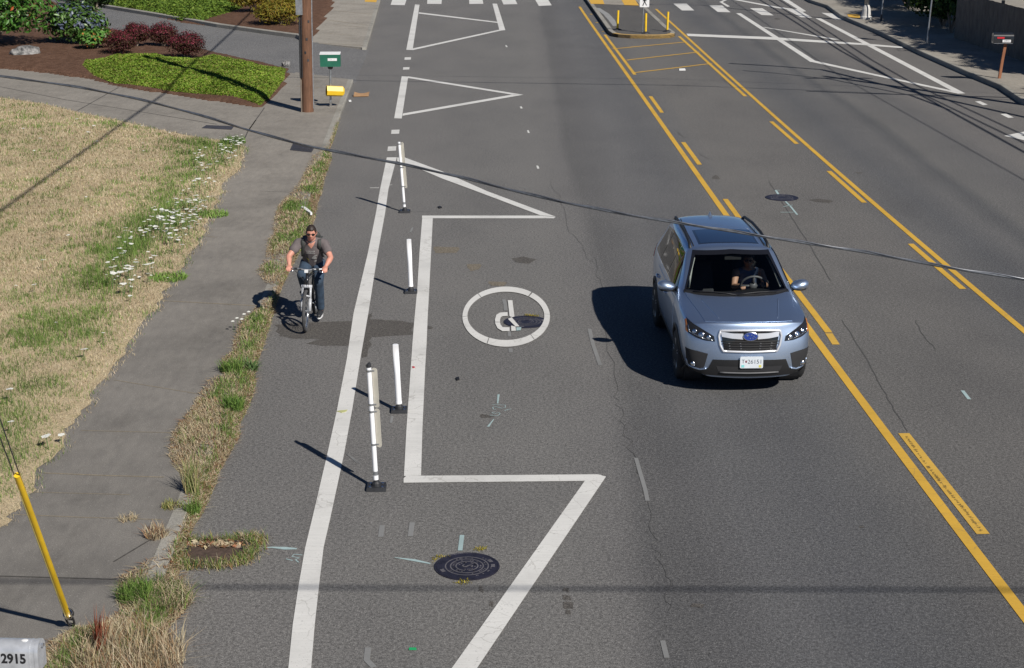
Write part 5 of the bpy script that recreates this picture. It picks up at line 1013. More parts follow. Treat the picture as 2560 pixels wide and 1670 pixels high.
def resample(pts, n):
    P = [Vector(p) for p in pts]; L = [0]
    for a, b in zip(P[:-1], P[1:]): L.append(L[-1] + (b - a).length)
    out = []
    for i in range(n):
        d = L[-1] * i / (n - 1); k = 0
        while k < len(P) - 2 and L[k + 1] < d: k += 1
        out.append(P[k].lerp(P[k + 1], (d - L[k]) / max(1e-9, L[k + 1] - L[k])))
    return out
AX = {'front': (lambda a, b: Vector((a, -2, b)), Vector((0, 1, 0))), 'top': (lambda a, b: Vector((a, b, 4)), Vector((0, 0, -1))), 'left': (lambda a, b: Vector((-3, a, b)), Vector((1, 0, 0))), 'right': (lambda a, b: Vector((3, a, b)), Vector((-1, 0, 0)))}
def patch(name, view, lower, upper, m, off=.004, n=14, rows=8, parent=None, rim=.012, smooth=True, raw=False):
    """panel that lies on the body, standing off by a few millimetres"""
    f, d = AX[view]; A = resample([(*p, 0) for p in lower], n); B = resample([(*p, 0) for p in upper], n); V = []; IN = []
    for j in range(rows):
        for i in range(n):
            q = A[i].lerp(B[i], j / (rows - 1)); h = BV.ray_cast(f(q.x, q.y), d)
            if h[0] is None: h = BV.find_nearest(f(q.x, q.y) + d * 2.1)
            nn = h[1] if h[1].dot(d) < 0 else -h[1]; V.append(h[0] + nn * off); IN.append(h[0] - nn * rim)
    F = [(j * n + i, j * n + i + 1, j * n + n + i + 1, j * n + n + i) for j in range(rows - 1) for i in range(n - 1)]
    ring = list(range(n)) + [j * n + n - 1 for j in range(1, rows)] + [(rows - 1) * n + i for i in range(n - 2, -1, -1)] + [j * n for j in range(rows - 2, 0, -1)]
    if raw: return V, F
    k0 = len(V); V2 = V + [IN[r] for r in ring]; L = len(ring); F += [(ring[i], ring[(i + 1) % L], k0 + (i + 1) % L, k0 + i) for i in range(L)]
    return MB().add(V2, F).build(name, m, parent if parent is not None else car, smooth, sharp=40)
def mirror2(name, lower, upper, m, **kw):
    out = []
    for sg in (-1, 1): out.append(patch(name, 'front', [(p[0] * sg, p[1]) for p in lower], [(p[0] * sg, p[1]) for p in upper], m, **kw))
    return out
def on(view, a, b, off=.006):
    f, d = AX[view]; h = BV.ray_cast(f(a, b), d); nn = h[1] if h[1].dot(d) < 0 else -h[1]; return h[0] + nn * off, nn
# windscreen: glass with a black border; the shell is cut away behind it
WS_lo = [(-.745, 1.095), (-.5, 1.10), (0, 1.103), (.5, 1.10), (.745, 1.095)]; WS_up = [(-.555, 1.555), (0, 1.585), (.555, 1.555)]
def shrink(lo_, up, fx, lo_dz, up_dz): return [(x * fx, z + lo_dz) for x, z in lo_], [(x * fx, z - up_dz) for x, z in up]
g_lo, g_up = shrink(WS_lo, WS_up, .965, .022, .04)
patch('windscreen', 'front', g_lo, g_up, M['windscreen'], off=.004, n=22, rows=14, rim=-.003)
cut = [Vector((x, z, 0)) for x, z in shrink(WS_lo, WS_up, .975, .012, .026)[0]] + [Vector((x, z, 0)) for x, z in reversed(shrink(WS_lo, WS_up, .975, .012, .026)[1])]
fl = []
for fc in bb.faces:
    c = fc.calc_center_median(); 
    if fc.normal.y < -.15 and 1.0 < c.y < 2.15 and inpoly(np.array([c.x]), np.array([c.z]), [(p.x, p.y) for p in cut])[0]: fl.append(fc)
WH = [(.93, .30), (3.60, .30)]
for fc in bb.faces:
    c = fc.calc_center_median()
    if abs(c.x) > .5 and abs(fc.normal.x) > .3 and any((c.y - y) ** 2 + (c.z - z) ** 2 < .395 ** 2 for y, z in WH): fl.append(fc)
# opening of the driver's side window so that daylight reaches the cabin
sw_poly = [(1.60, 1.10), (2.38, 1.105), (2.38, 1.50), (2.14, 1.485), (1.98, 1.445), (1.72, 1.20)]
for fc in bb.faces:
    c = fc.calc_center_median()
    if c.x > .4 and fc.normal.x > .3 and inpoly(np.array([c.y]), np.array([c.z]), sw_poly)[0]: fl.append(fc)
bmesh.ops.delete(bb, geom=list(set(fl)), context='FACES')
bm_o = bpy.data.meshes.new('body'); bb.to_mesh(bm_o); bb.free()
bo = link_mesh('body', bm_o, [M['car'], M['lining']], car, True); sm = bo.modifiers.new('s', 'SOLIDIFY'); sm.thickness = .025; sm.offset = -1; sm.material_offset = 1; sm.material_offset_rim = 1
me_ = evaluated(bo); bo.modifiers.clear(); old = bo.data; bo.data = me_; bpy.data.meshes.remove(old); me_.name = 'body'
# black frame round the windscreen
def band(name, lo_a, up_a, lo_b, up_b, m, off):
    mb = MB()
    for (a, b) in (((lo_a), (lo_b)), ((up_b), (up_a))):
        V, F = patch('', 'front', a, b, None, off=off, n=22, rows=3, raw=True); mb.add(V, F)
    for sg in (0, -1):
        V, F = patch('', 'front', [lo_a[sg], up_a[sg]], [lo_b[sg], up_b[sg]], None, off=off, n=16, rows=3, raw=True); mb.add(V, F)
    return mb.build(name, m, car, True, fix=False)
f_lo, f_up = shrink(WS_lo, WS_up, 1.0, 0, 0); f_lo2, f_up2 = shrink(WS_lo, WS_up, .955, .028, .048)
band('windscreen_frame', f_lo, f_up, f_lo2, f_up2, M['gloss_black'], .006)
# panels
hood_lo = [(-.60, .235), (-.42, .165), (-.2, .125), (0, .115), (.2, .125), (.42, .165), (.60, .235)]; hood_up = [(-.74, 1.31), (-.5, 1.145), (-.25, 1.055), (0, 1.03), (.25, 1.055), (.5, 1.145), (.74, 1.31)]
hood = patch('hood', 'top', hood_lo, hood_up, M['car'], off=.006, n=26, rows=18)
for sg in (-1, 1):   # pressed creases running up the hood
    mb = MB(); 
    pts = [(sg * .40, .26), (sg * .47, .62), (sg * .55, 1.05)]; P = [on('top', *p, .002)[0] for p in [(pts[0][0] + (pts[2][0] - pts[0][0]) * f, pts[0][1] + (pts[2][1] - pts[0][1]) * f) for f in [i / 10 for i in range(11)]]]
    mb.tube(P, [.004] + [.010] * 9 + [.004], 8); mb.build('hood_crease', M['car'], hood, True)
for sg, vw in ((-1, 'left'), (1, 'right')):
    for y0, y1, nm in ((1.37, 2.42, 'front_door'), (2.435, 3.32, 'rear_door')):
        low = [(y0, .36), (y1, .36)] if nm == 'front_door' else [(y0, .36), (3.18, .36), (y1, .62)]
        d = patch(nm, vw, low, [(y0 - .02, .985), (y1, 1.005)], M['car'], off=.005, n=16, rows=10)
        p, nn = on(vw, y1 - .13, .86, .03); mb = MB().tube([p + Vector((0, -.10, -.005)) - nn * .025, p + Vector((0, -.07, 0)), p + Vector((0, .07, 0)), p + Vector((0, .09, 0)) - nn * .025], .014, 8); mb.build('handle', M['car'], d, True)
    patch('side_window', vw, [(1.52, 1.075), (2.40, 1.085)], [(1.66, 1.18), (1.98, 1.46), (2.14, 1.50), (2.40, 1.515)], M['dark_glass'] if sg < 0 else M['windscreen'], off=.005, n=18, rows=8, rim=.012 if sg < 0 else -.003)
    patch('side_window', vw, [(2.47, 1.085), (3.28, 1.10)], [(2.47, 1.515), (3.28, 1.50)], M['dark_glass'], off=.005, n=14, rows=8)
    patch('side_window', vw, [(3.34, 1.105), (3.95, 1.18)], [(3.34, 1.495), (3.95, 1.44)], M['dark_glass'], off=.005, n=12, rows=8)
    if sg > 0:
        P = [on(vw, *q, .004)[0] for q in ((1.48, 1.06), (1.9, 1.068), (2.43, 1.078), (2.43, 1.3), (2.43, 1.525), (2.14, 1.515), (1.97, 1.475), (1.68, 1.21))]; MB().tube(P, .014, 8, closed=True).build('window_frame', M['gloss_black'], car, True)
        patch('window_frame', vw, [(2.42, 1.075), (4.03, 1.10)], [(2.42, 1.53), (3.5, 1.52), (4.03, 1.46)], M['gloss_black'], off=.002, n=24, rows=10)
    else: patch('window_frame', vw, [(1.40, 1.05), (4.03, 1.10)], [(1.55, 1.10), (2.02, 1.50), (2.7, 1.535), (3.5, 1.52), (4.03, 1.46)], M['gloss_black'], off=.002, n=30, rows=10)
    patch('lower_cladding', vw, [(1.30, .285), (3.22, .285)], [(1.32, .37), (3.2, .37)], M['trim'], off=.010, n=12, rows=4)
    # wheel arches and wheels
    for wy, wz in WH:
        f, d_ = AX[vw]; mb = MB(); V = []; n_ = 26
        for i in range(n_ + 1):
            a = R(-22 + 224 * i / n_)
            for rr_, o_f in ((.376, -.02), (.382, .014), (.44, .012), (.446, -.004)):
                h = BV.ray_cast(f(wy + rr_ * math.cos(a), max(.2, wz + rr_ * math.sin(a))), d_)
                if h[0] is None: h = (Vector((sg * .86, wy + rr_ * math.cos(a), max(.2, wz + rr_ * math.sin(a)))), Vector((sg, 0, 0)))
                x_ = sg * max(abs(h[0].x), .80) + sg * o_f; V.append((x_, wy + rr_ * math.cos(a), max(.2, wz + rr_ * math.sin(a))))
        mb.add(V, [(4 * i + k, 4 * i + k + 1, 4 * i + 5 + k, 4 * i + 4 + k) for i in range(n_) for k in range(3)]); mb.build('wheel_arch', M['trim'], car, True, fix=False)
        MB().lathe([(.40, -.13), (.40, .12), (.36, .13)], c=(sg * .68, wy, wz + .02), n=24, axis='X').build('wheel_well', M['lining'], car)
        xw = sg * .79; wh = MB().lathe([(.235, -.11), (.325, -.112), (.353, -.088), (.360, 0), (.353, .088), (.325, .112), (.235, .11)], c=(xw, wy, wz), n=36, axis='X').build('wheel', M['tyre'], car, True, sharp=50)
        mb = MB().lathe([(.235, -.02), (.235, .10 * 1), (.22, .105), (.21, .06)], c=(xw, wy, wz), n=30, axis='X') if sg > 0 else MB().lathe([(.235, .02), (.235, -.10), (.22, -.105), (.21, -.06)], c=(xw, wy, wz), n=30, axis='X')
        for k in range(5):
            a = R(72 * k + 12); 
            for da in (-.11, .11):
                p0 = Vector((xw + sg * .085, wy + .05 * math.cos(a), wz + .05 * math.sin(a))); p1 = Vector((xw + sg * .10, wy + .225 * math.cos(a + da), wz + .225 * math.sin(a + da))); mb.tube([p0, p1], [.022, .016], 6)
        mb.lathe([(.06, 0), (.06, sg * .10), (.03, sg * .108)], c=(xw, wy, wz), n=14, axis='X'); mb.build('rim', M['steel'], wh)
    # mirror
    c_ = Vector((sg * .965, 1.62, 1.115)); b = bmesh.new(); bmesh.ops.create_icosphere(b, subdivisions=3, radius=1)
    for v in b.verts:
        q = v.co; q.y = q.y * (.115 if q.y < 0 else .05); x_ = q.x * sg; q.z = q.z * (.075 + .02 * x_ * .6) + .015 * x_; q.x = q.x * .135
        v.co = q
    me = bpy.data.meshes.new('side_mirror'); b.to_mesh(me); b.free(); o = link_mesh('side_mirror', me, M['car'], car, True); o.location = c_
    mb = MB().tube([(-sg * .05, .03, -.045), (-sg * .12, .03, -.075), (-sg * .19, .02, -.06)], [.04, .035, .03], 8); mb.sphere((sg * .0, .0, -.055), (.11, .09, .03), 12, 6); mb.build('mirror_foot', M['trim'], o, True)
    MB().sphere((0, .042, .0), (.11, .012, .06), 12, 6).build('mirror_glass', M['chrome'], o, True)
    # roof rail
    P = [Vector((sg * x_, y_, z_)) for x_, y_, z_ in ((.575, 2.08, 1.555), (.573, 2.20, 1.612), (.57, 2.7, 1.652), (.562, 3.4, 1.645), (.545, 4.02, 1.60), (.535, 4.14, 1.55))]
    rl = MB().tube(P, [.025, .022, .021, .021, .022, .025], 10).build('roof_rail', M['trim'], car, True)
    patch('tail_lamp', vw, [(4.33, .90), (4.55, .92)], [(4.36, 1.10), (4.50, 1.10)], M['rear_red'], off=.012, n=8, rows=6)
# sunroof, antenna
patch('sunroof', 'top', [(-.41, 2.18), (0, 2.15), (.41, 2.18)], [(-.40, 2.92), (.40, 2.92)], M['roof_glass'], off=.004, n=16, rows=10)
patch('sunroof_seal', 'top', [(-.445, 2.14), (0, 2.11), (.445, 2.14)], [(-.435, 2.96), (.435, 2.96)], M['gloss_black'], off=.0015, n=16, rows=10)
p, nn = on('top', 0, 4.02, 0); MB().add([p + Vector(q) for q in ((-.025, -.10, 0), (.025, -.10, 0), (.03, .07, 0), (-.03, .07, 0), (0, .03, .075), (0, .065, .07))], [(0, 1, 4), (1, 2, 5, 4), (2, 3, 5), (3, 0, 4, 5), (0, 3, 2, 1)]).build('antenna_fin', M['car'], car)
for sg in (-1, 1):
    pts = [(sg * .52, 2.1), (sg * .52, 2.8), (sg * .50, 3.6), (sg * .47, 4.1)]; P = [on('top', *q, .002)[0] for q in [Vector((*a, 0)).lerp(Vector((*b, 0)), f)[:2] for a, b in zip(pts[:-1], pts[1:]) for f in (0, .33, .66)]]; MB().tube(P, .008, 6).build('roof_ditch', M['trim'], car, True)
# nose
mirror2('headlamp', [(.475, .725), (.60, .728), (.72, .755), (.815, .80)], [(.49, .795), (.58, .845), (.70, .905), (.822, .955)], M['lens_dark'], off=.006, n=16, rows=9)
for sg in (-1, 1):
    hl = [o for o in car.children if o.name.startswith('headlamp')][0 if sg < 0 else 1]
    for a, b, r_, mm in ((.655, .80, .040, 'chrome'), (.56, .775, .028, 'chrome'), (.74, .835, .032, 'chrome')):
        p, nn = on('front', sg * a, b, .010); q = nn.to_track_quat('Z', 'Y').to_matrix(); mb = MB(); V = []
        for rr_, h_ in ((r_, 0), (r_ * 1.0, .006), (r_ * .65, .002), (0.002, .012)): V += [p + q @ Vector((rr_ * math.cos(R(k * 22.5)), rr_ * math.sin(R(k * 22.5)), h_)) for k in range(16)]
        mb.add(V, [(16 * i + k, 16 * i + (k + 1) % 16, 16 * i + 16 + (k + 1) % 16, 16 * i + 16 + k) for i in range(3) for k in range(16)]); mb.build('reflector', M[mm], hl, True)
    mb = MB()
    for a0, b0, a1, b1 in ((.50, .745, .60, .75), (.60, .75, .80, .815), (.80, .815, .81, .90)):
        P = [on('front', sg * (a0 + (a1 - a0) * f), b0 + (b1 - b0) * f, .010)[0] for f in (0, .33, .66, 1)]; mb.tube(P, .006, 6)
    mb.build('lamp_strip', M['chrome'], hl, True); patch('turn_lens', 'front', [(sg * .822, .80), (sg * .845, .82)], [(sg * .826, .94), (sg * .842, .93)], M['amber'], off=.008, n=4, rows=6, parent=hl)
gr = patch('grille', 'front', [(-.355, .605), (0, .598), (.355, .605)], [(-.40, .865), (0, .872), (.40, .865)], M['gloss_black'], off=.006, n=24, rows=10)
mb = MB()
def ftube(pts, r_, off=.012, k=6, n=6):
    P = []
    for a, b in zip(pts[:-1], pts[1:]): P += [on('front', a[0] + (b[0] - a[0]) * i / n, a[1] + (b[1] - a[1]) * i / n, off)[0] for i in range(n)]
    P.append(on('front', *pts[-1], off)[0]); return P
fr_ = [(-.365, .60), (0, .592), (.365, .60), (.405, .68), (.425, .80), (.405, .875), (.2, .885), (0, .888), (-.2, .885), (-.405, .875), (-.425, .80), (-.405, .68), (-.365, .60)]
MB().tube(ftube(fr_, .016)[:-1], .017, 8, closed=True).build('grille_frame', M['satin'], gr, True)
for i, z in enumerate((.635, .668, .701, .734)):
    w_ = .345 + .05 * i / 3; mb.tube(ftube([(-w_, z), (0, z - .003), (w_, z)], .006, .009), .007, 6)
mb.build('grille_bars', M['trim'], gr, True); mb = MB()
for x_ in (-.29, -.14, .14, .29):
    for z in (.64, .675, .71): p, nn = on('front', x_ + (.72 - z) * .15 * (1 if x_ < 0 else -1), z, .014); mb.box(p, (.022, .012, .014))
mb.build('grille_tabs', M['chrome'], gr)
for sg in (-1, 1):
    wing = MB(); V, F = patch('', 'front', [(sg * .10, .765), (sg * .25, .775), (sg * .385, .795)], [(sg * .10, .845), (sg * .25, .845), (sg * .40, .865)], None, off=.013, n=12, rows=5, raw=True); wing.add(V, F)
    wing.build('grille_wing', M['satin'], gr, True, fix=False)
p, nn = on('front', 0, .805, .022); q = Matrix.Rotation(R(-8), 3, 'X')
def oval(a, b, off, n=28): return [p + q @ Vector((a * math.cos(R(360 * i / n)), -off, b * math.sin(R(360 * i / n)))) for i in range(n)]
mb = MB(); V = oval(.105, .062, -.01) + oval(.105, .062, .004) + oval(.096, .054, .008); n_ = 28
mb.add(V, [(n_ * i + k, n_ * i + (k + 1) % n_, n_ * i + n_ + (k + 1) % n_, n_ * i + n_ + k) for i in range(2) for k in range(n_)] + [tuple(range(2 * n_, 3 * n_))]); bd = mb.build('badge', M['chrome'], gr)
MB().add(oval(.093, .051, .0095), [tuple(range(28))]).build('badge_field', simple('badge_blue', (.01, .035, .22), .15, coat=.8), bd, fix=False)
mb = MB()
for x_, z_, s_ in ((-.045, .016, .026), (.012, .022, .014), (.042, .006, .014), (.028, -.022, .014), (-.008, -.024, .014), (.060, -.012, .012)):
    mb.add([p + q @ Vector((x_ + s_ * (1 if i % 2 == 0 else .35) * math.cos(R(45 * i)), -.0105, z_ + s_ * .8 * (1 if i % 2 == 0 else .35) * math.sin(R(45 * i)))) for i in range(8)], [tuple(range(8))])
mb.build('badge_stars', M['chrome'], bd, fix=False)
mirror2('fog_recess', [(.61, .345), (.72, .32), (.82, .35)], [(.565, .55), (.70, .575), (.85, .59)], M['lining'], off=.006, n=14, rows=8)
for sg in (-1, 1):
    p, nn = on('front', sg * .745, .385, .012); MB().sphere(p, (.035, .02, .035), 14, 8).build('fog_lamp', M['chrome'], car, True)
    MB().tube(ftube([(sg * .58, .335), (sg * .66, .315), (sg * .80, .335), (sg * .825, .42)], .01, .006), .013, 8).build('fog_bezel', M['car'], car, True)
bp = patch('bumper_cladding', 'front', [(-.60, .245), (0, .235), (.60, .245)], [(-.50, .475), (0, .485), (.50, .475)], M['trim'], off=.010, n=22, rows=8)
mirror2('bumper_cladding', [(.595, .25), (.78, .275)], [(.56, .34), (.78, .315)], M['trim'], off=.008, n=8, rows=4)
MB().tube(ftube([(-.40, .30), (0, .295), (.40, .30)], .012, .018), .012, 8).build('lower_bar', simple('grey_skid_trim', (.10, .10, .105), .5), bp, True)
patch('lower_intake', 'front', [(-.42, .315), (.42, .315)], [(-.45, .385), (.45, .385)], M['lining'], off=.013, n=14, rows=4, parent=bp)
p, nn = on('front', .018, .455, .03); pl = MB(); poly = rounded(.315, .165, .018); m_ = len(poly); V = [Vector((p.x + a, p.y + q_, p.z + b)) for q_ in (-.004, .004) for a, b in poly]
pl = pl.add(V, [tuple(range(m_)), tuple(range(m_, 2 * m_))[::-1]] + [(i, (i + 1) % m_, m_ + (i + 1) % m_, m_ + i) for i in range(m_)]).build('number_plate', simple('plate_white', (.62, .66, .70), .4, var=.05, sc=20), car)
T_ = lambda x_, z_: Matrix.Translation((p.x + x_, p.y - .0052, p.z + z_)) @ Matrix.Rotation(R(90), 4, 'X')
text_mesh('plate_number', '26151', .082, simple('plate_ink', (.10, .12, .15), .5), pl, T_(.045, .008), .0006); text_mesh('plate_letter', 'T', .075, bpy.data.materials['plate_ink'], pl, T_(-.115, .012), .0006)
mb = MB().add([(p.x - .075 + .014 * math.cos(R(a)), p.y - .0056, p.z + .012 + .018 * math.sin(R(a))) for a in range(0, 360, 40)], [tuple(range(9))]); mb.build('plate_emblem', simple('plate_maroon', (.18, .05, .07), .5), pl)
mb = MB().box((p.x - .118, p.y - .005, p.z - .052), (.04, .002, .035)); mb.build('plate_sticker', simple('plate_teal', (.2, .55, .55), .5), pl); MB().box((p.x + .118, p.y - .005, p.z - .055), (.035, .002, .035)).build('plate_sticker', simple('plate_yellow', (.6, .55, .12), .5), pl)
# cabin
MB().box((0, 2.3, .40), (1.5, 2.2, .05)).build('cabin_floor', M['lining'], car)
dash = MB(); V = []
for x_ in np.linspace(-.74, .74, 11):
    hmp = .05 * math.exp(-((x_ - .34) / .22) ** 2)
    V += [(x_, 1.24, 1.03), (x_, 1.50, 1.035 + hmp * .6), (x_, 1.70, 1.0 + hmp), (x_, 1.76, .9), (x_, 1.74, .62)]
dash.add(V, [(5 * i + k, 5 * i + 5 + k, 5 * i + 6 + k, 5 * i + 1 + k) for i in range(10) for k in range(4)]); dash.build('dashboard', M['trim'], car, True, fix=False)
MB().box((0, 1.95, .62), (.24, .7, .36)).build('centre_console', M['trim'], car)
def seat(x_, y_):
    s = MB().box((x_, y_ - .22, .56), (.50, .54, .16), taper=.92); s.box((x_, y_ + .10, .90), (.50, .15, .66), Matrix.Rotation(R(-12), 3, 'X'), taper=.84); s.box((x_, y_ + .19, 1.31), (.27, .10, .17), Matrix.Rotation(R(-8), 3, 'X'), taper=.85)
    o = s.build('seat', M['seat'], car); bv = o.modifiers.new('b', 'BEVEL'); bv.width = .035; bv.segments = 3; me = evaluated(o); o.modifiers.clear(); o.data = me; return o
seat(-.37, 2.52); seat(.37, 2.52)
s = MB().box((0, 3.25, .58), (1.25, .5, .18)); s.box((0, 3.52, .92), (1.25, .16, .6), Matrix.Rotation(R(-14), 3, 'X'))
for x_ in (-.36, .36): s.box((x_, 3.6, 1.28), (.25, .09, .15))
s.build('rear_seat', M['seat'], car)
sw = empty('x', (0, 0, 0)); bpy.data.objects.remove(sw)
cw = Vector((.345, 1.93, 1.02)); qw = Matrix.Rotation(R(-62), 3, 'X'); ring_ = [cw + qw @ Vector((.185 * math.cos(R(a)), .185 * math.sin(R(a)), 0)) for a in range(0, 360, 15)]
mb = MB().tube(ring_, .017, 8, closed=True)
for a in (0, 180, 270): mb.tube([cw, cw + qw @ Vector((.18 * math.cos(R(a)), .18 * math.sin(R(a)), 0))], .02, 6)
mb.sphere(cw, (.065, .05, .065), 10, 6); mb.build('steering_wheel', simple('grey_leather', (.09, .09, .095), .5), car, True)
MB().box((0.02, 1.86, 1.475), (.24, .03, .07)).build('rear_view_mirror', M['trim'], car)
for x_ in (-.13, .17): MB().box((x_, 1.86, 1.535), (.09, .05, .03)).build('camera_housing', simple('pale_grey_plastic', (.5, .55, .53), .5), car)
M['pillar'] = simple('grey_pillar_trim', (.45, .47, .45), .7)
for sg in (-1, 1): MB().tube([(sg * .675, 1.48, 1.12), (sg * .60, 1.76, 1.34), (sg * .53, 1.97, 1.49)], .026, 8).build('pillar_trim', M['pillar'], car, True)
for x0_, x1_ in ((-.05, -.62), (.55, -.02)):
    P = [on('front', x0_ + (x1_ - x0_) * f, 1.10 + .02 * math.sin(math.pi * f), .022)[0] for f in (0, .25, .5, .75, 1)]; MB().tube(P, .009, 6).build('wiper', M['trim'], car, True)
patch('cowl', 'top', [(-.755, 1.32), (-.5, 1.15), (-.25, 1.06), (0, 1.035), (.25, 1.06), (.5, 1.15), (.755, 1.32)], [(-.745, 1.38), (-.5, 1.215), (-.25, 1.12), (0, 1.095), (.25, 1.12), (.5, 1.215), (.745, 1.38)], M['trim'], off=.009, n=24, rows=4)
MB().tube([(-.72, 1.1, .19), (.72, 1.1, .19)], .06, 8).build('axle', M['trim'], car); MB().box((0, 2.2, .24), (1.45, 3.6, .08)).build('underbody', M['lining'], car)

# ================================================================== people
def skin(nodes_, edges_, levels=2):
    """nodes: name -> (co, radius or (rx, ry)); tapering limb between every pair of joints"""
    V, F = [], []; b0 = bmesh.new(); bmesh.ops.create_icosphere(b0, subdivisions=2, radius=1); U = [v.co.copy() for v in b0.verts]; b0.free()
    for a, c in edges_:
        b = bmesh.new()
        for k in (a, c):
            co, r_ = nodes_[k]; co = Vector(co); rx, ry = r_ if isinstance(r_, tuple) else (r_, r_); rz = min(rx, ry)
            for u in U: b.verts.new(co + Vector((u.x * rx, u.y * ry, u.z * rz)))
        h = bmesh.ops.convex_hull(b, input=b.verts); junk = [g for g in h['geom_interior'] + h['geom_unused'] if isinstance(g, bmesh.types.BMVert) and g.is_valid]
        bmesh.ops.delete(b, geom=list(set(junk)), context='VERTS'); bmesh.ops.recalc_face_normals(b, faces=b.faces); b.verts.index_update()
        o = len(V); V += [v.co.copy() for v in b.verts]; F += [tuple(v.index + o for v in f.verts) for f in b.faces]; b.free()
    return V, F
def fuse(mb, name, m, parent, voxel, smooth_it=2):
    """join the pieces into one continuous surface"""
    o = mb.build(name, m, None, False, fix=False); r_ = o.modifiers.new('r', 'REMESH'); r_.mode = 'VOXEL'; r_.voxel_size = voxel; r_.use_smooth_shade = True
    if smooth_it: s = o.modifiers.new('s', 'SMOOTH'); s.iterations = smooth_it; s.factor = .5
    me = evaluated(o); bpy.data.objects.remove(o); me.name = name; return link_mesh(name, me, m, parent, True)
M['skin'] = simple('sun_reddened_skin', (.54, .25, .18), .5, var=.10, sc=9); M['skin2'] = simple('tan_skin', (.42, .235, .155), .5, var=.08, sc=9)
M['shirt'] = simple('grey_brown_cotton', (.125, .105, .105), .9, var=.2, sc=7); M['denim'] = simple('blue_denim', (.030, .052, .085), .9, var=.35, sc=9, bmp=.2); M['hair'] = simple('dark_brown_hair', (.022, .013, .009), .6, var=.4, sc=40)
M['tank'] = simple('blue_grey_cotton', (.085, .12, .20), .9, var=.15, sc=9); M['pack'] = simple('grey_nylon', (.045, .048, .045), .7, var=.2, sc=14)
def hand(c, fwd, side, up, s=1.0, curl=1.0, thumb=1):
    """palm and five fingers curled over a bar; fwd: knuckle direction, side: toward the thumb"""
    c, f, sd, u = Vector(c), Vector(fwd).normalized(), Vector(side).normalized(), Vector(up).normalized(); out = []
    out.append(skin({'a': (c - f * .05 * s, (.026 * s, .020 * s)), 'b': (c, (.040 * s, .018 * s)), 'c': (c + f * .035 * s, (.036 * s, .015 * s))}, [('a', 'b'), ('b', 'c')]))
    for i, (o_, l) in enumerate(((.030, .9), (.010, 1.0), (-.011, .95), (-.031, .75))):
        k = c + f * .035 * s + sd * o_ * s; p1 = k + (f * .030 - u * .012 * curl) * s * l; p2 = p1 + (f * .006 - u * .026) * s * l * (1 if curl else 1); p3 = p2 + (-f * .018 - u * .010) * s * l
        out.append(skin({'a': (k - f * .012 * s, .0095 * s), 'b': (p1, .009 * s), 'c': (p2, .0085 * s), 'd': (p3, .0075 * s)}, [('a', 'b'), ('b', 'c'), ('c', 'd')]))
    t0 = c - f * .015 * s + sd * .030 * s; t1 = t0 + (sd * .020 + f * .014 - u * .016) * s; t2 = t1 + (f * .018 - u * .018 - sd * .004) * s; out.append(skin({'a': (t0, .012 * s), 'b': (t1, .010 * s), 'c': (t2, .0085 * s)}, [('a', 'b'), ('b', 'c')])); return out
def head(mb, c, s=1.0, pitch=0.0, yaw=0.0):
    """face looks along -Y"""
    q_ = Matrix.Rotation(yaw, 3, 'Z') @ Matrix.Rotation(pitch, 3, 'X'); c = Vector(c); b = bmesh.new(); bmesh.ops.create_icosphere(b, subdivisions=4, radius=1)
    V = []
    for v in b.verts:
        n_ = v.co.copy(); x_, y_, z_ = n_.x * .078, n_.y * .096, n_.z * .118
        if z_ < 0: k = 1 - .34 * (-n_.z) ** 1.6; x_ *= k; y_ = y_ * (1 - .12 * (-n_.z)) - .012 * (-n_.z)
        if n_.y < -.2: y_ *= .96
        if n_.y < -.5 and abs(n_.x) < .3 and -.30 < n_.z < .22: y_ -= .026 * (1 - abs(n_.x) / .3) * (1 - abs(n_.z + .16) / .38 if abs(n_.z + .16) < .38 else 0)      # nose
        if n_.y < -.5 and abs(abs(n_.x) - .42) < .2 and .0 < n_.z < .26: y_ += .008                                                     # eye sockets
        if n_.y < -.55 and abs(n_.x) < .42 and abs(n_.z + .50) < .07: y_ -= .006                                                        # lips
        if n_.y < -.4 and n_.z < -.78: y_ -= .008
        V.append(c + q_ @ Vector((x_, y_, z_)) * s)
    mb.add(V, [tuple(v.index for v in f.verts) for f in b.faces]); b.free()
    for sg in (-1, 1): mb.sphere(c + q_ @ Vector((sg * .079, .012, .0)) * s, (.012 * s, .020 * s, .031 * s), 10, 8)
    return q_
def hair_cap(name, c, q_, s, m, parent, front=.035, back=-.06):
    b = bmesh.new(); bmesh.ops.create_icosphere(b, subdivisions=4, radius=1); c = Vector(c); V = []; rr = random.Random(3)
    keep = {}
    for v in b.verts:
        n_ = v.co; lim = front + (back - front) * (n_.y + 1) / 2 if n_.y < .4 else -.07
        lim = .068 if n_.y < -.5 else (.0 if n_.y < .1 else -.065)
        zz = n_.z * .128; ok = zz > lim; k = 1 + .03 * rr.random(); keep[v.index] = ok
        V.append(c + q_ @ Vector((n_.x * .081 * k, n_.y * .101 * k + .004, zz * k + .004)) * s)
    F = [tuple(v.index for v in f.verts) for f in b.faces if sum(keep[v.index] for v in f.verts) >= 2]; b.free()
    o = MB().add(V, F).build(name, m, None, True); sm_ = o.modifiers.new('s', 'SOLIDIFY'); sm_.thickness = .010 * s; me = evaluated(o); bpy.data.objects.remove(o); return link_mesh(name, me, m, parent, True)

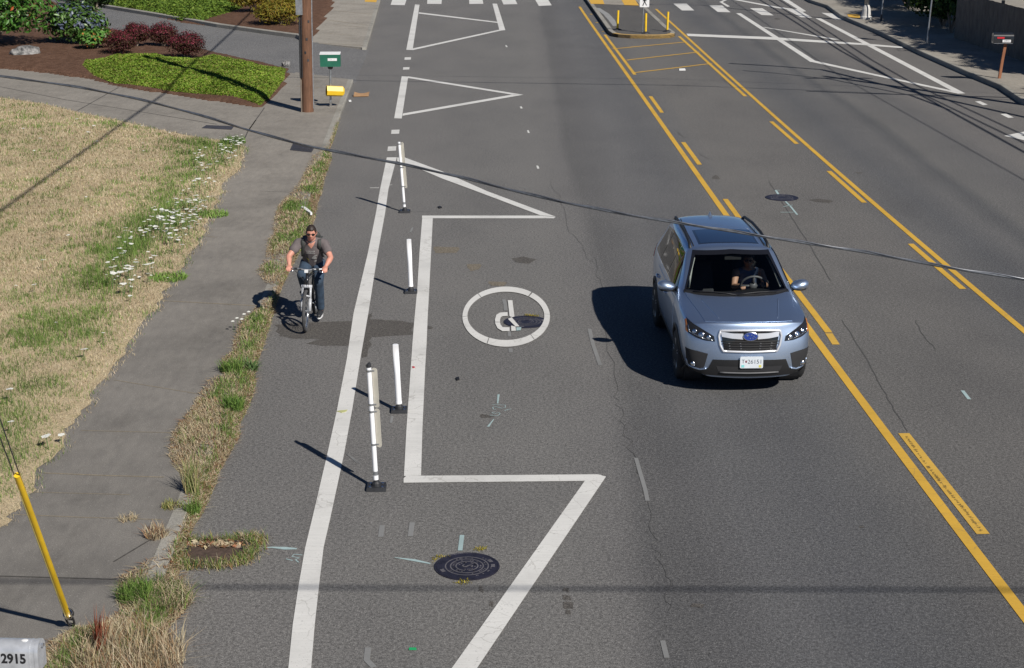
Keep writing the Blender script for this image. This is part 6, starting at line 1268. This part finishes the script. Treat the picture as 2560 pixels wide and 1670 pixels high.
# ---- cyclist; local frame: front wheel contact at the origin, bike pointing to -Y
BIKE = G(765, 829); bk = empty('bicycle', (BIKE.x, BIKE.y, 0), R(-1.5)); tag(bk, 'white and black mountain bike ridden along the bike lane', 'bicycle'); bk.rotation_euler = (0, R(1.6), R(-1.5))
WR = .335
def wheel(y_, st=0.0):
    q_ = Matrix.Rotation(st, 3, 'Z'); c_ = Vector((0, y_, WR)); T = lambda p: c_ + q_ @ Vector(p)
    ringp = lambda r_, x_=0: [T((x_, r_ * math.cos(R(a)), r_ * math.sin(R(a)))) for a in range(0, 360, 10)]
    wh = MB().tube(ringp(WR - .026), .026, 10, closed=True).build('wheel', M['tyre_grey'], bk, True)
    mb = MB().tube(ringp(WR - .060), .011, 6, closed=True); mb.build('rim', M['chrome'], wh, True)
    mb = MB()
    for k in range(24):
        a = R(15 * k); mb.tube([T((.025 if k % 2 else -.025, .02 * math.cos(a + .6), .02 * math.sin(a + .6))), T((0, (WR - .06) * math.cos(a), (WR - .06) * math.sin(a)))], .0022, 4, False)
    mb.build('spokes', M['steel'], wh); mb = MB().tube([T((-.055, 0, 0)), T((.055, 0, 0))], .018, 10); mb.build('hub', M['steel'], wh)
M['tyre_grey'] = simple('dusty_tyre', (.06, .06, .062), .85, var=.3, sc=30); M['bike_white'] = simple('white_frame_paint', (.46, .47, .49), .3, coat=.5, var=.05)
wheel(0.0, R(2)); wheel(1.06)
hub, rear, bbk = Vector((0, 0, WR)), Vector((0, 1.06, WR)), Vector((0, .62, .30)); crown, ht0, ht1 = Vector((0, .13, .70)), Vector((0, .145, .735)), Vector((0, .19, .86)); seat_t = Vector((0, .82, .76))
mb = MB()
for sg in (-1, 1):
    mb.tube([hub + Vector((sg * .06, 0, 0)), Vector((sg * .062, .06, .52))], [.024, .024], 10); mb.tube([Vector((sg * .062, .05, .50)), Vector((sg * .062, .12, .71))], .018, 10)
mb.tube([Vector((-.085, .12, .70)), Vector((.085, .12, .70))], .028, 10); mb.tube([Vector((-.065, .04, .56)), Vector((0, .0, .585)), Vector((.065, .04, .56))], .014, 8); mb.build('fork', M['bike_white'], bk, True)
mb = MB().tube([ht0 - Vector((0, .01, .03)), ht1], .026, 12); mb.tube([ht1 - Vector((0, .0, .03)), seat_t], .019, 10); mb.tube([ht0 + Vector((0, .01, .02)), bbk], .024, 10); mb.tube([bbk, seat_t, Vector((0, .845, .83))], [.020, .018, .015], 10)
for sg in (-1, 1): mb.tube([bbk + Vector((sg * .03, 0, 0)), rear + Vector((sg * .055, 0, 0))], .011, 8); mb.tube([seat_t + Vector((sg * .015, 0, -.02)), rear + Vector((sg * .055, 0, 0))], .009, 8)
mb.build('frame', M['black_paint'], bk, True)
HB = .965
mb = MB().tube([ht1, Vector((0, .20, .91)), Vector((0, .12, HB - .005))], [.024, .022, .024], 10); mb.build('stem', M['black_paint'], bk, True)
hb = [Vector((x_, .12 + .07 * (abs(x_) / .33) ** 2, HB + .012 * (abs(x_) > .08))) for x_ in np.linspace(-.335, .335, 15)]
hbar = MB().tube(hb, .014, 10).build('handlebar', M['steel'], bk, True)
for sg in (-1, 1):
    P = [p for p in hb if p.x * sg > .20]; MB().tube(P, .019, 10).build('grip', M['black_rubber'], hbar, True)
    MB().tube([Vector((sg * .19, .135, HB)), Vector((sg * .21, .085, HB - .015)), Vector((sg * .30, .10, HB - .03))], [.010, .009, .007], 6).build('brake_lever', M['chrome'], hbar, True)
    MB().box((sg * .17, .14, HB + .01), (.045, .04, .03)).build('shifter', M['black_rubber'], hbar); MB().box((sg * .10, .125, HB + .005), (.03, .03, .028)).build('clamp', M['black_rubber'], hbar)
MB().box((0, .085, HB - .01), (.055, .04, .045)).build('front_lamp', M['label_white'], bk); mb = MB()
for sg in (-1, 1): mb.tube([Vector((sg * .18, .10, HB - .01)), Vector((sg * .10, .03, HB - .06)), Vector((sg * .03, .06, HB - .16)), Vector((sg * .04, .05, .62))], .004, 5)
mb.build('brake_cable', M['black_rubber'], bk, True)
mb = MB().box((0, .87, .855), (.14, .26, .05), taper=.8); mb.build('saddle', M['black_rubber'], bk)
mb = MB().lathe([(.085, -.004), (.085, .004)], c=(-.05, .62, .30), n=24, axis='X'); mb.build('chainring', M['dark_steel'], bk)
cl, cr_ = Vector((.075, .60, .135)), Vector((-.085, .64, .465))     # left (viewer right) crank down, right crank up
mb = MB().tube([bbk + Vector((.06, 0, 0)), cl], .012, 8); mb.tube([bbk - Vector((.07, 0, 0)), cr_], .012, 8); mb.tube([bbk - Vector((.07, 0, 0)), bbk + Vector((.06, 0, 0))], .018, 8); mb.build('crank', M['steel'], bk, True)
for c_, sg in ((cl, 1), (cr_, -1)): MB().box(c_ + Vector((sg * .055, 0, 0)), (.10, .08, .022)).build('pedal', M['black_rubber'], bk)
mb = MB()
for dz in (-.08, .08): mb.tube([Vector((-.05, .62, .30 + dz)), Vector((-.05, 1.06, WR + dz * .45))], .005, 5)
mb.build('chain', M['dark_steel'], bk)
# rider
rd = empty('person', (BIKE.x, BIKE.y, 0)); rd.rotation_euler = (0, R(1.6), R(-1.5)); tag(rd, 'cyclist in a grey-brown t-shirt, jeans and sunglasses riding toward the camera', 'person')
J = dict(pel=(0, .80, .93), wa=(.005, .735, 1.02), ch=(.012, .62, 1.19), nb=(.018, .535, 1.325), nk=(.022, .50, 1.385))
sh = {-1: (-.185, .555, 1.285), 1: (.215, .555, 1.285)}; el = {-1: (-.315, .36, 1.115), 1: (.345, .36, 1.115)}; wr = {-1: (-.283, .205, 1.005), 1: (.285, .205, 1.005)}
kn = {-1: (-.125, .40, .81), 1: (.145, .43, .70)}; an = {-1: (-.125, .70, .545), 1: (.135, .66, .205)}; hp = {-1: (-.10, .80, .90), 1: (.10, .80, .90)}
def rider_nodes(g=0.0, legs=True, arms=True, sleeve=None):
    N_ = {'pel': (J['pel'], (.155 + g, .125 + g)), 'wa': (J['wa'], (.150 + g, .122 + g)), 'ch': (J['ch'], (.165 + g, .118 + g)), 'nb': (J['nb'], (.095 + g, .075 + g))}; E_ = [('pel', 'wa'), ('wa', 'ch'), ('ch', 'nb')]
    return N_, E_
mb = MB()
N_, E_ = rider_nodes(); N_['nk'] = (J['nk'], .062); E_.append(('nb', 'nk')); N_['hd'] = ((.026, .455, 1.46), .055); E_.append(('nk', 'hd'))
for sg in (-1, 1):
    k = str(sg); N_['c' + k] = ((sh[sg][0] * .6, .56, 1.30), .07); N_['s' + k] = (sh[sg], .068); mid = Vector(sh[sg]).lerp(Vector(el[sg]), .5); N_['u' + k] = (mid, .056); N_['e' + k] = (el[sg], .043); fm_ = Vector(el[sg]).lerp(Vector(wr[sg]), .35); N_['f' + k] = (fm_, .046); N_['w' + k] = (wr[sg], .028)
    E_ += [('nb', 'c' + k), ('c' + k, 's' + k), ('s' + k, 'u' + k), ('u' + k, 'e' + k), ('e' + k, 'f' + k), ('f' + k, 'w' + k)]
    N_['h' + k] = (hp[sg], .095); N_['k' + k] = (kn[sg], .058); N_['a' + k] = (an[sg], .042); cf = Vector(kn[sg]).lerp(Vector(an[sg]), .35); N_['v' + k] = (cf, .058); E_ += [('pel', 'h' + k), ('h' + k, 'k' + k), ('k' + k, 'v' + k), ('v' + k, 'a' + k)]
mb.add(*skin(N_, E_))
HC = (.030, .435, 1.485); qh = head(mb, HC, 1.02, R(14), R(4))
for sg in (-1, 1):
    for vf in hand(Vector(wr[sg]) + Vector((0, -.045, -.008)), (0, -1, -.25), (-sg, -.1, 0), (0, -.2, 1), 1.08): mb.add(*vf)
    a_ = Vector(an[sg]); mb.add(*skin({'a': (a_, .04), 'b': (a_ + Vector((0, -.03, -.055)), .04), 'c': (a_ + Vector((0, -.15, -.075)), .035)}, [('a', 'b'), ('b', 'c')]))
fuse(mb, 'body', M['skin'], rd, .0075, 2)
# t-shirt
mb = MB(); N_, E_ = rider_nodes(.014); N_['pel'] = ((0, .775, .965), (.172, .140)); 
for sg in (-1, 1):
    k = str(sg); N_['c' + k] = ((sh[sg][0] * .6, .56, 1.30), .083); N_['s' + k] = (sh[sg], .084); N_['u' + k] = (Vector(sh[sg]).lerp(Vector(el[sg]), .34), .075); N_['v' + k] = (Vector(sh[sg]).lerp(Vector(el[sg]), .50), .078); E_ += [('nb', 'c' + k), ('c' + k, 's' + k), ('s' + k, 'u' + k), ('u' + k, 'v' + k)]
mb.add(*skin(N_, E_)); shirt = fuse(mb, 'shirt', M['shirt'], rd, .010, 3)
sb = bmesh.new(); sb.from_mesh(shirt.data); SB = BVHTree.FromBMesh(sb); sb.free()
def on_shirt(x_, z_, off=.004): h = SB.ray_cast(Vector((x_, -1, z_)), Vector((0, 1, 0))); return (h[0] + h[1] * off) if h[0] else None
# skin showing in the v-neck, and the print
def shirt_patch(name, pts, m, off=.004, parent=None):
    c_ = Vector((sum(a for a, b in pts) / len(pts), sum(b for a, b in pts) / len(pts), 0)); V = [on_shirt(c_.x, c_.y, off)]; n_ = len(pts)
    for f in (.5, 1.0): V += [on_shirt(c_.x + (a - c_.x) * f, c_.y + (b - c_.y) * f, off) for a, b in pts]
    if any(v is None for v in V): return
    MB().add(V, [(0, 1 + i, 1 + (i + 1) % n_) for i in range(n_)] + [(1 + i, 1 + n_ + i, 1 + n_ + (i + 1) % n_, 1 + (i + 1) % n_) for i in range(n_)]).build(name, m, parent or shirt, True, fix=False)
shirt_patch('neck_skin', [(-.055, 1.345), (.09, 1.345), (.06, 1.28), (.022, 1.225), (-.02, 1.28)], M['skin'], .005, rd)
pr = simple('pale_print', (.33, .32, .31), .9, var=.2, sc=60); py_ = simple('yellow_print', (.42, .34, .03), .9)
def dense(pts, n=3): return [tuple(Vector((*a, 0)).lerp(Vector((*b, 0)), i / n)[:2]) for a, b in zip(pts, pts[1:] + pts[:1]) for i in range(n)]
r3 = random.Random(4)
for z_, x0_, x1_ in ((1.168, -.062, .062), (1.137, -.062, .070)):
    x_ = x0_
    while x_ < x1_:
        w_ = r3.uniform(.008, .014); shirt_patch('print_letter', [(x_, z_), (x_ + w_, z_), (x_ + w_, z_ + r3.choice((.012, .02))), (x_, z_ + r3.choice((.014, .02)))], pr, .006); x_ += w_ + .0045
for pts, mm in (([(.03, 1.075), (.06, 1.105), (.10, 1.12), (.105, 1.10), (.08, 1.085)], pr), ([(.012, 1.045), (.03, 1.075), (.085, 1.075), (.09, 1.04), (.05, 1.035)], pr), ([(.045, .985), (.06, 1.01), (.085, 1.02), (.08, .985)], pr), ([(-.07, 1.055), (-.04, 1.04), (-.025, 1.02), (-.045, 1.02), (-.065, 1.04)], py_), ([(-.05, .995), (-.03, 1.0), (-.03, .985)], py_)): shirt_patch('print_shape', dense(pts), mm, .006)
# jeans
mb = MB(); N_ = {'pel': ((0, .80, .93), (.168, .138)), 'top': ((0, .765, .985), (.160, .128))}; E_ = [('pel', 'top')]
for sg in (-1, 1):
    k = str(sg); N_['h' + k] = (hp[sg], .112); N_['t' + k] = (Vector(hp[sg]).lerp(Vector(kn[sg]), .55), .090); N_['k' + k] = (kn[sg], .076); N_['v' + k] = (Vector(kn[sg]).lerp(Vector(an[sg]), .45), .074); N_['a' + k] = (Vector(kn[sg]).lerp(Vector(an[sg]), .95), .070); E_ += [('pel', 'h' + k), ('h' + k, 't' + k), ('t' + k, 'k' + k), ('k' + k, 'v' + k), ('v' + k, 'a' + k)]
mb.add(*skin(N_, E_)); fuse(mb, 'jeans', M['denim'], rd, .010, 2)
for sg in (-1, 1):
    a_ = Vector(an[sg]) + Vector((0, 0, -.012)); mb = MB(); mb.add(*skin({'a': (a_ + Vector((0, .02, 0)), .052), 'b': (a_ + Vector((0, .01, -.045)), .050), 'c': (a_ + Vector((0, -.09, -.055)), .046), 'd': (a_ + Vector((0, -.185, -.07)), .036)}, [('a', 'b'), ('b', 'c'), ('c', 'd')])); sh_ = fuse(mb, 'shoe', M['black_rubber'], rd, .008, 2)
    V = [(a_.x + .050 * math.sin(R(t_)), a_.y - .065 - .150 * math.cos(R(t_)), a_.z - .075 - .012 * math.cos(R(t_))) for t_ in range(0, 360, 20)]; MB().add(V + [(x_, y_, z_ - .026) for x_, y_, z_ in V], [tuple(range(18))[::-1], tuple(range(18, 36))] + [(i, (i + 1) % 18, 18 + (i + 1) % 18, 18 + i) for i in range(18)]).build('sole', M['label_white'], sh_)
hair_cap('hair', HC, qh, 1.03, M['hair'], rd)
hc = Vector(HC); mb = MB()
for sg in (-1, 1):
    V = [hc + qh @ Vector((sg * .034 + .028 * math.cos(R(t_)), -.094 + .014 * (abs(.034 * sg + .028 * math.cos(R(t_))) / .06) ** 2, .014 + .019 * math.sin(R(t_)))) * 1.02 for t_ in range(0, 360, 24)]; mb.add(V, [tuple(range(15))])
    mb.tube([hc + qh @ Vector((sg * .062, -.078, .018)), hc + qh @ Vector((sg * .083, .0, .016))], .004, 5)
mb.tube([hc + qh @ Vector((-.01, -.104, .022)), hc + qh @ Vector((.01, -.104, .022))], .004, 5); mb.build('sunglasses', M['gloss_black'], rd)
mb = MB(); mb.tube([hc + qh @ Vector((x_, -.0945 + 4 * x_ * x_, -.060)) for x_ in (-.024, -.012, 0, .012, .024)], [.003, .006, .0065, .006, .003], 6); mb.build('lips', simple('lip_skin', (.36, .12, .10), .5), rd, True)
# backpack
bp_ = empty('backpack', (BIKE.x, BIKE.y, 0)); bp_.rotation_euler = rd.rotation_euler; tag(bp_, 'dark grey backpack worn by the cyclist', 'backpack')
mb = MB(); mb.add(*skin({'a': ((.015, .86, 1.04), (.15, .09)), 'b': ((.015, .80, 1.22), (.16, .10)), 'c': ((.018, .70, 1.40), (.12, .07))}, [('a', 'b'), ('b', 'c')])); fuse(mb, 'bag', M['pack'], bp_, .012, 2)
for sg in (-1, 1):
    x_ = .02 + sg * .125; P = [Vector((x_, .70, 1.38))]
    for z_ in (1.36, 1.34, 1.30, 1.24, 1.18, 1.12, 1.06): 
        q_ = on_shirt(x_ + sg * .012 * (1.36 - z_) / .1 * .5, z_, .006)
        if q_ is not None: P.append(q_)
    P.append(Vector((x_ + sg * .04, .76, 1.02))); mb = MB(); L_ = []; n_ = len(P)
    for p in P: L_ += [p + Vector((-.030, 0, 0)), p + Vector((.030, 0, 0)), p + Vector((.026, -.012, .004)), p + Vector((-.026, -.012, .004))]
    mb.add(L_, [(4 * i + k, 4 * i + (k + 1) % 4, 4 * i + 4 + (k + 1) % 4, 4 * i + 4 + k) for i in range(n_ - 1) for k in range(4)]).build('shoulder_strap', M['pack'], bp_, True)
# ---- driver
dv = empty('person', CAR, CYAW); tag(dv, 'driver in a blue sleeveless top behind the windscreen of the car', 'person')
mb = MB(); N_ = {'pel': ((.355, 2.36, .72), (.16, .12)), 'wa': ((.355, 2.42, .85), (.14, .11)), 'ch': ((.355, 2.44, 1.02), (.155, .11)), 'nb': ((.355, 2.42, 1.15), (.09, .07)), 'nk': ((.35, 2.395, 1.21), .055), 'hd': ((.345, 2.37, 1.27), .05)}; E_ = [('pel', 'wa'), ('wa', 'ch'), ('ch', 'nb'), ('nb', 'nk'), ('nk', 'hd')]
dsh = {-1: (.17, 2.42, 1.10), 1: (.54, 2.42, 1.10)}; del_ = {-1: (.115, 2.24, .93), 1: (.60, 2.22, .95)}; dwr = {-1: (.20, 2.02, 1.0), 1: (.50, 2.02, 1.03)}
for sg in (-1, 1):
    k = str(sg); N_['c' + k] = ((.355 + (dsh[sg][0] - .355) * .6, 2.42, 1.115), .062); N_['s' + k] = (dsh[sg], .062); N_['u' + k] = (Vector(dsh[sg]).lerp(Vector(del_[sg]), .5), .052); N_['e' + k] = (del_[sg], .042); N_['f' + k] = (Vector(del_[sg]).lerp(Vector(dwr[sg]), .35), .042); N_['w' + k] = (dwr[sg], .028); E_ += [('nb', 'c' + k), ('c' + k, 's' + k), ('s' + k, 'u' + k), ('u' + k, 'e' + k), ('e' + k, 'f' + k), ('f' + k, 'w' + k)]
    N_['h' + k] = ((.355 + sg * .09, 2.34, .70), .09); N_['k' + k] = ((.355 + sg * .12, 1.95, .74), .06); N_['a' + k] = ((.355 + sg * .10, 1.72, .48), .045); E_ += [('pel', 'h' + k), ('h' + k, 'k' + k), ('k' + k, 'a' + k)]
mb.add(*skin(N_, E_)); DH = (.340, 2.345, 1.315); qd = head(mb, DH, .98, R(6), R(-10))
for sg in (-1, 1):
    for vf in hand(Vector(dwr[sg]) + Vector((0, -.05, .01)), (0, -1, .1), (-sg, 0, .2), (0, .1, 1), 1.0): mb.add(*vf)
fuse(mb, 'body', M['skin2'], dv, .009, 2)
mb = MB(); N2 = {k: (N_[k][0], tuple(r_ + .013 for r_ in N_[k][1])) for k in ('pel', 'wa', 'ch')}; N2['nb'] = ((.355, 2.425, 1.11), (.10, .085)); E2 = [('pel', 'wa'), ('wa', 'ch'), ('ch', 'nb')]
for sg in (-1, 1): N2['c%d' % sg] = ((.355 + sg * .11, 2.42, 1.115), .070); E2.append(('nb', 'c%d' % sg))
mb.add(*skin(N2, E2)); fuse(mb, 'tank_top', M['tank'], dv, .010, 2)
mb = MB(); mb.add(*skin({'pel': ((.355, 2.36, .72), (.17, .13)), 'h1': ((.445, 2.34, .70), .10), 'k1': ((.475, 1.95, .74), .07), 'h0': ((.265, 2.34, .70), .10), 'k0': ((.235, 1.95, .74), .07)}, [('pel', 'h1'), ('h1', 'k1'), ('pel', 'h0'), ('h0', 'k0')])); fuse(mb, 'trousers', M['lining'], dv, .012, 2)
hair_cap('hair', DH, qd, 1.05, M['hair'], dv)
hc = Vector(DH); mb = MB()
for sg in (-1, 1): mb.add([hc + qd @ Vector((sg * .034 + .027 * math.cos(R(t_)), -.095, .014 + .018 * math.sin(R(t_)))) for t_ in range(0, 360, 30)], [tuple(range(12))])
mb.build('sunglasses', M['gloss_black'], dv)
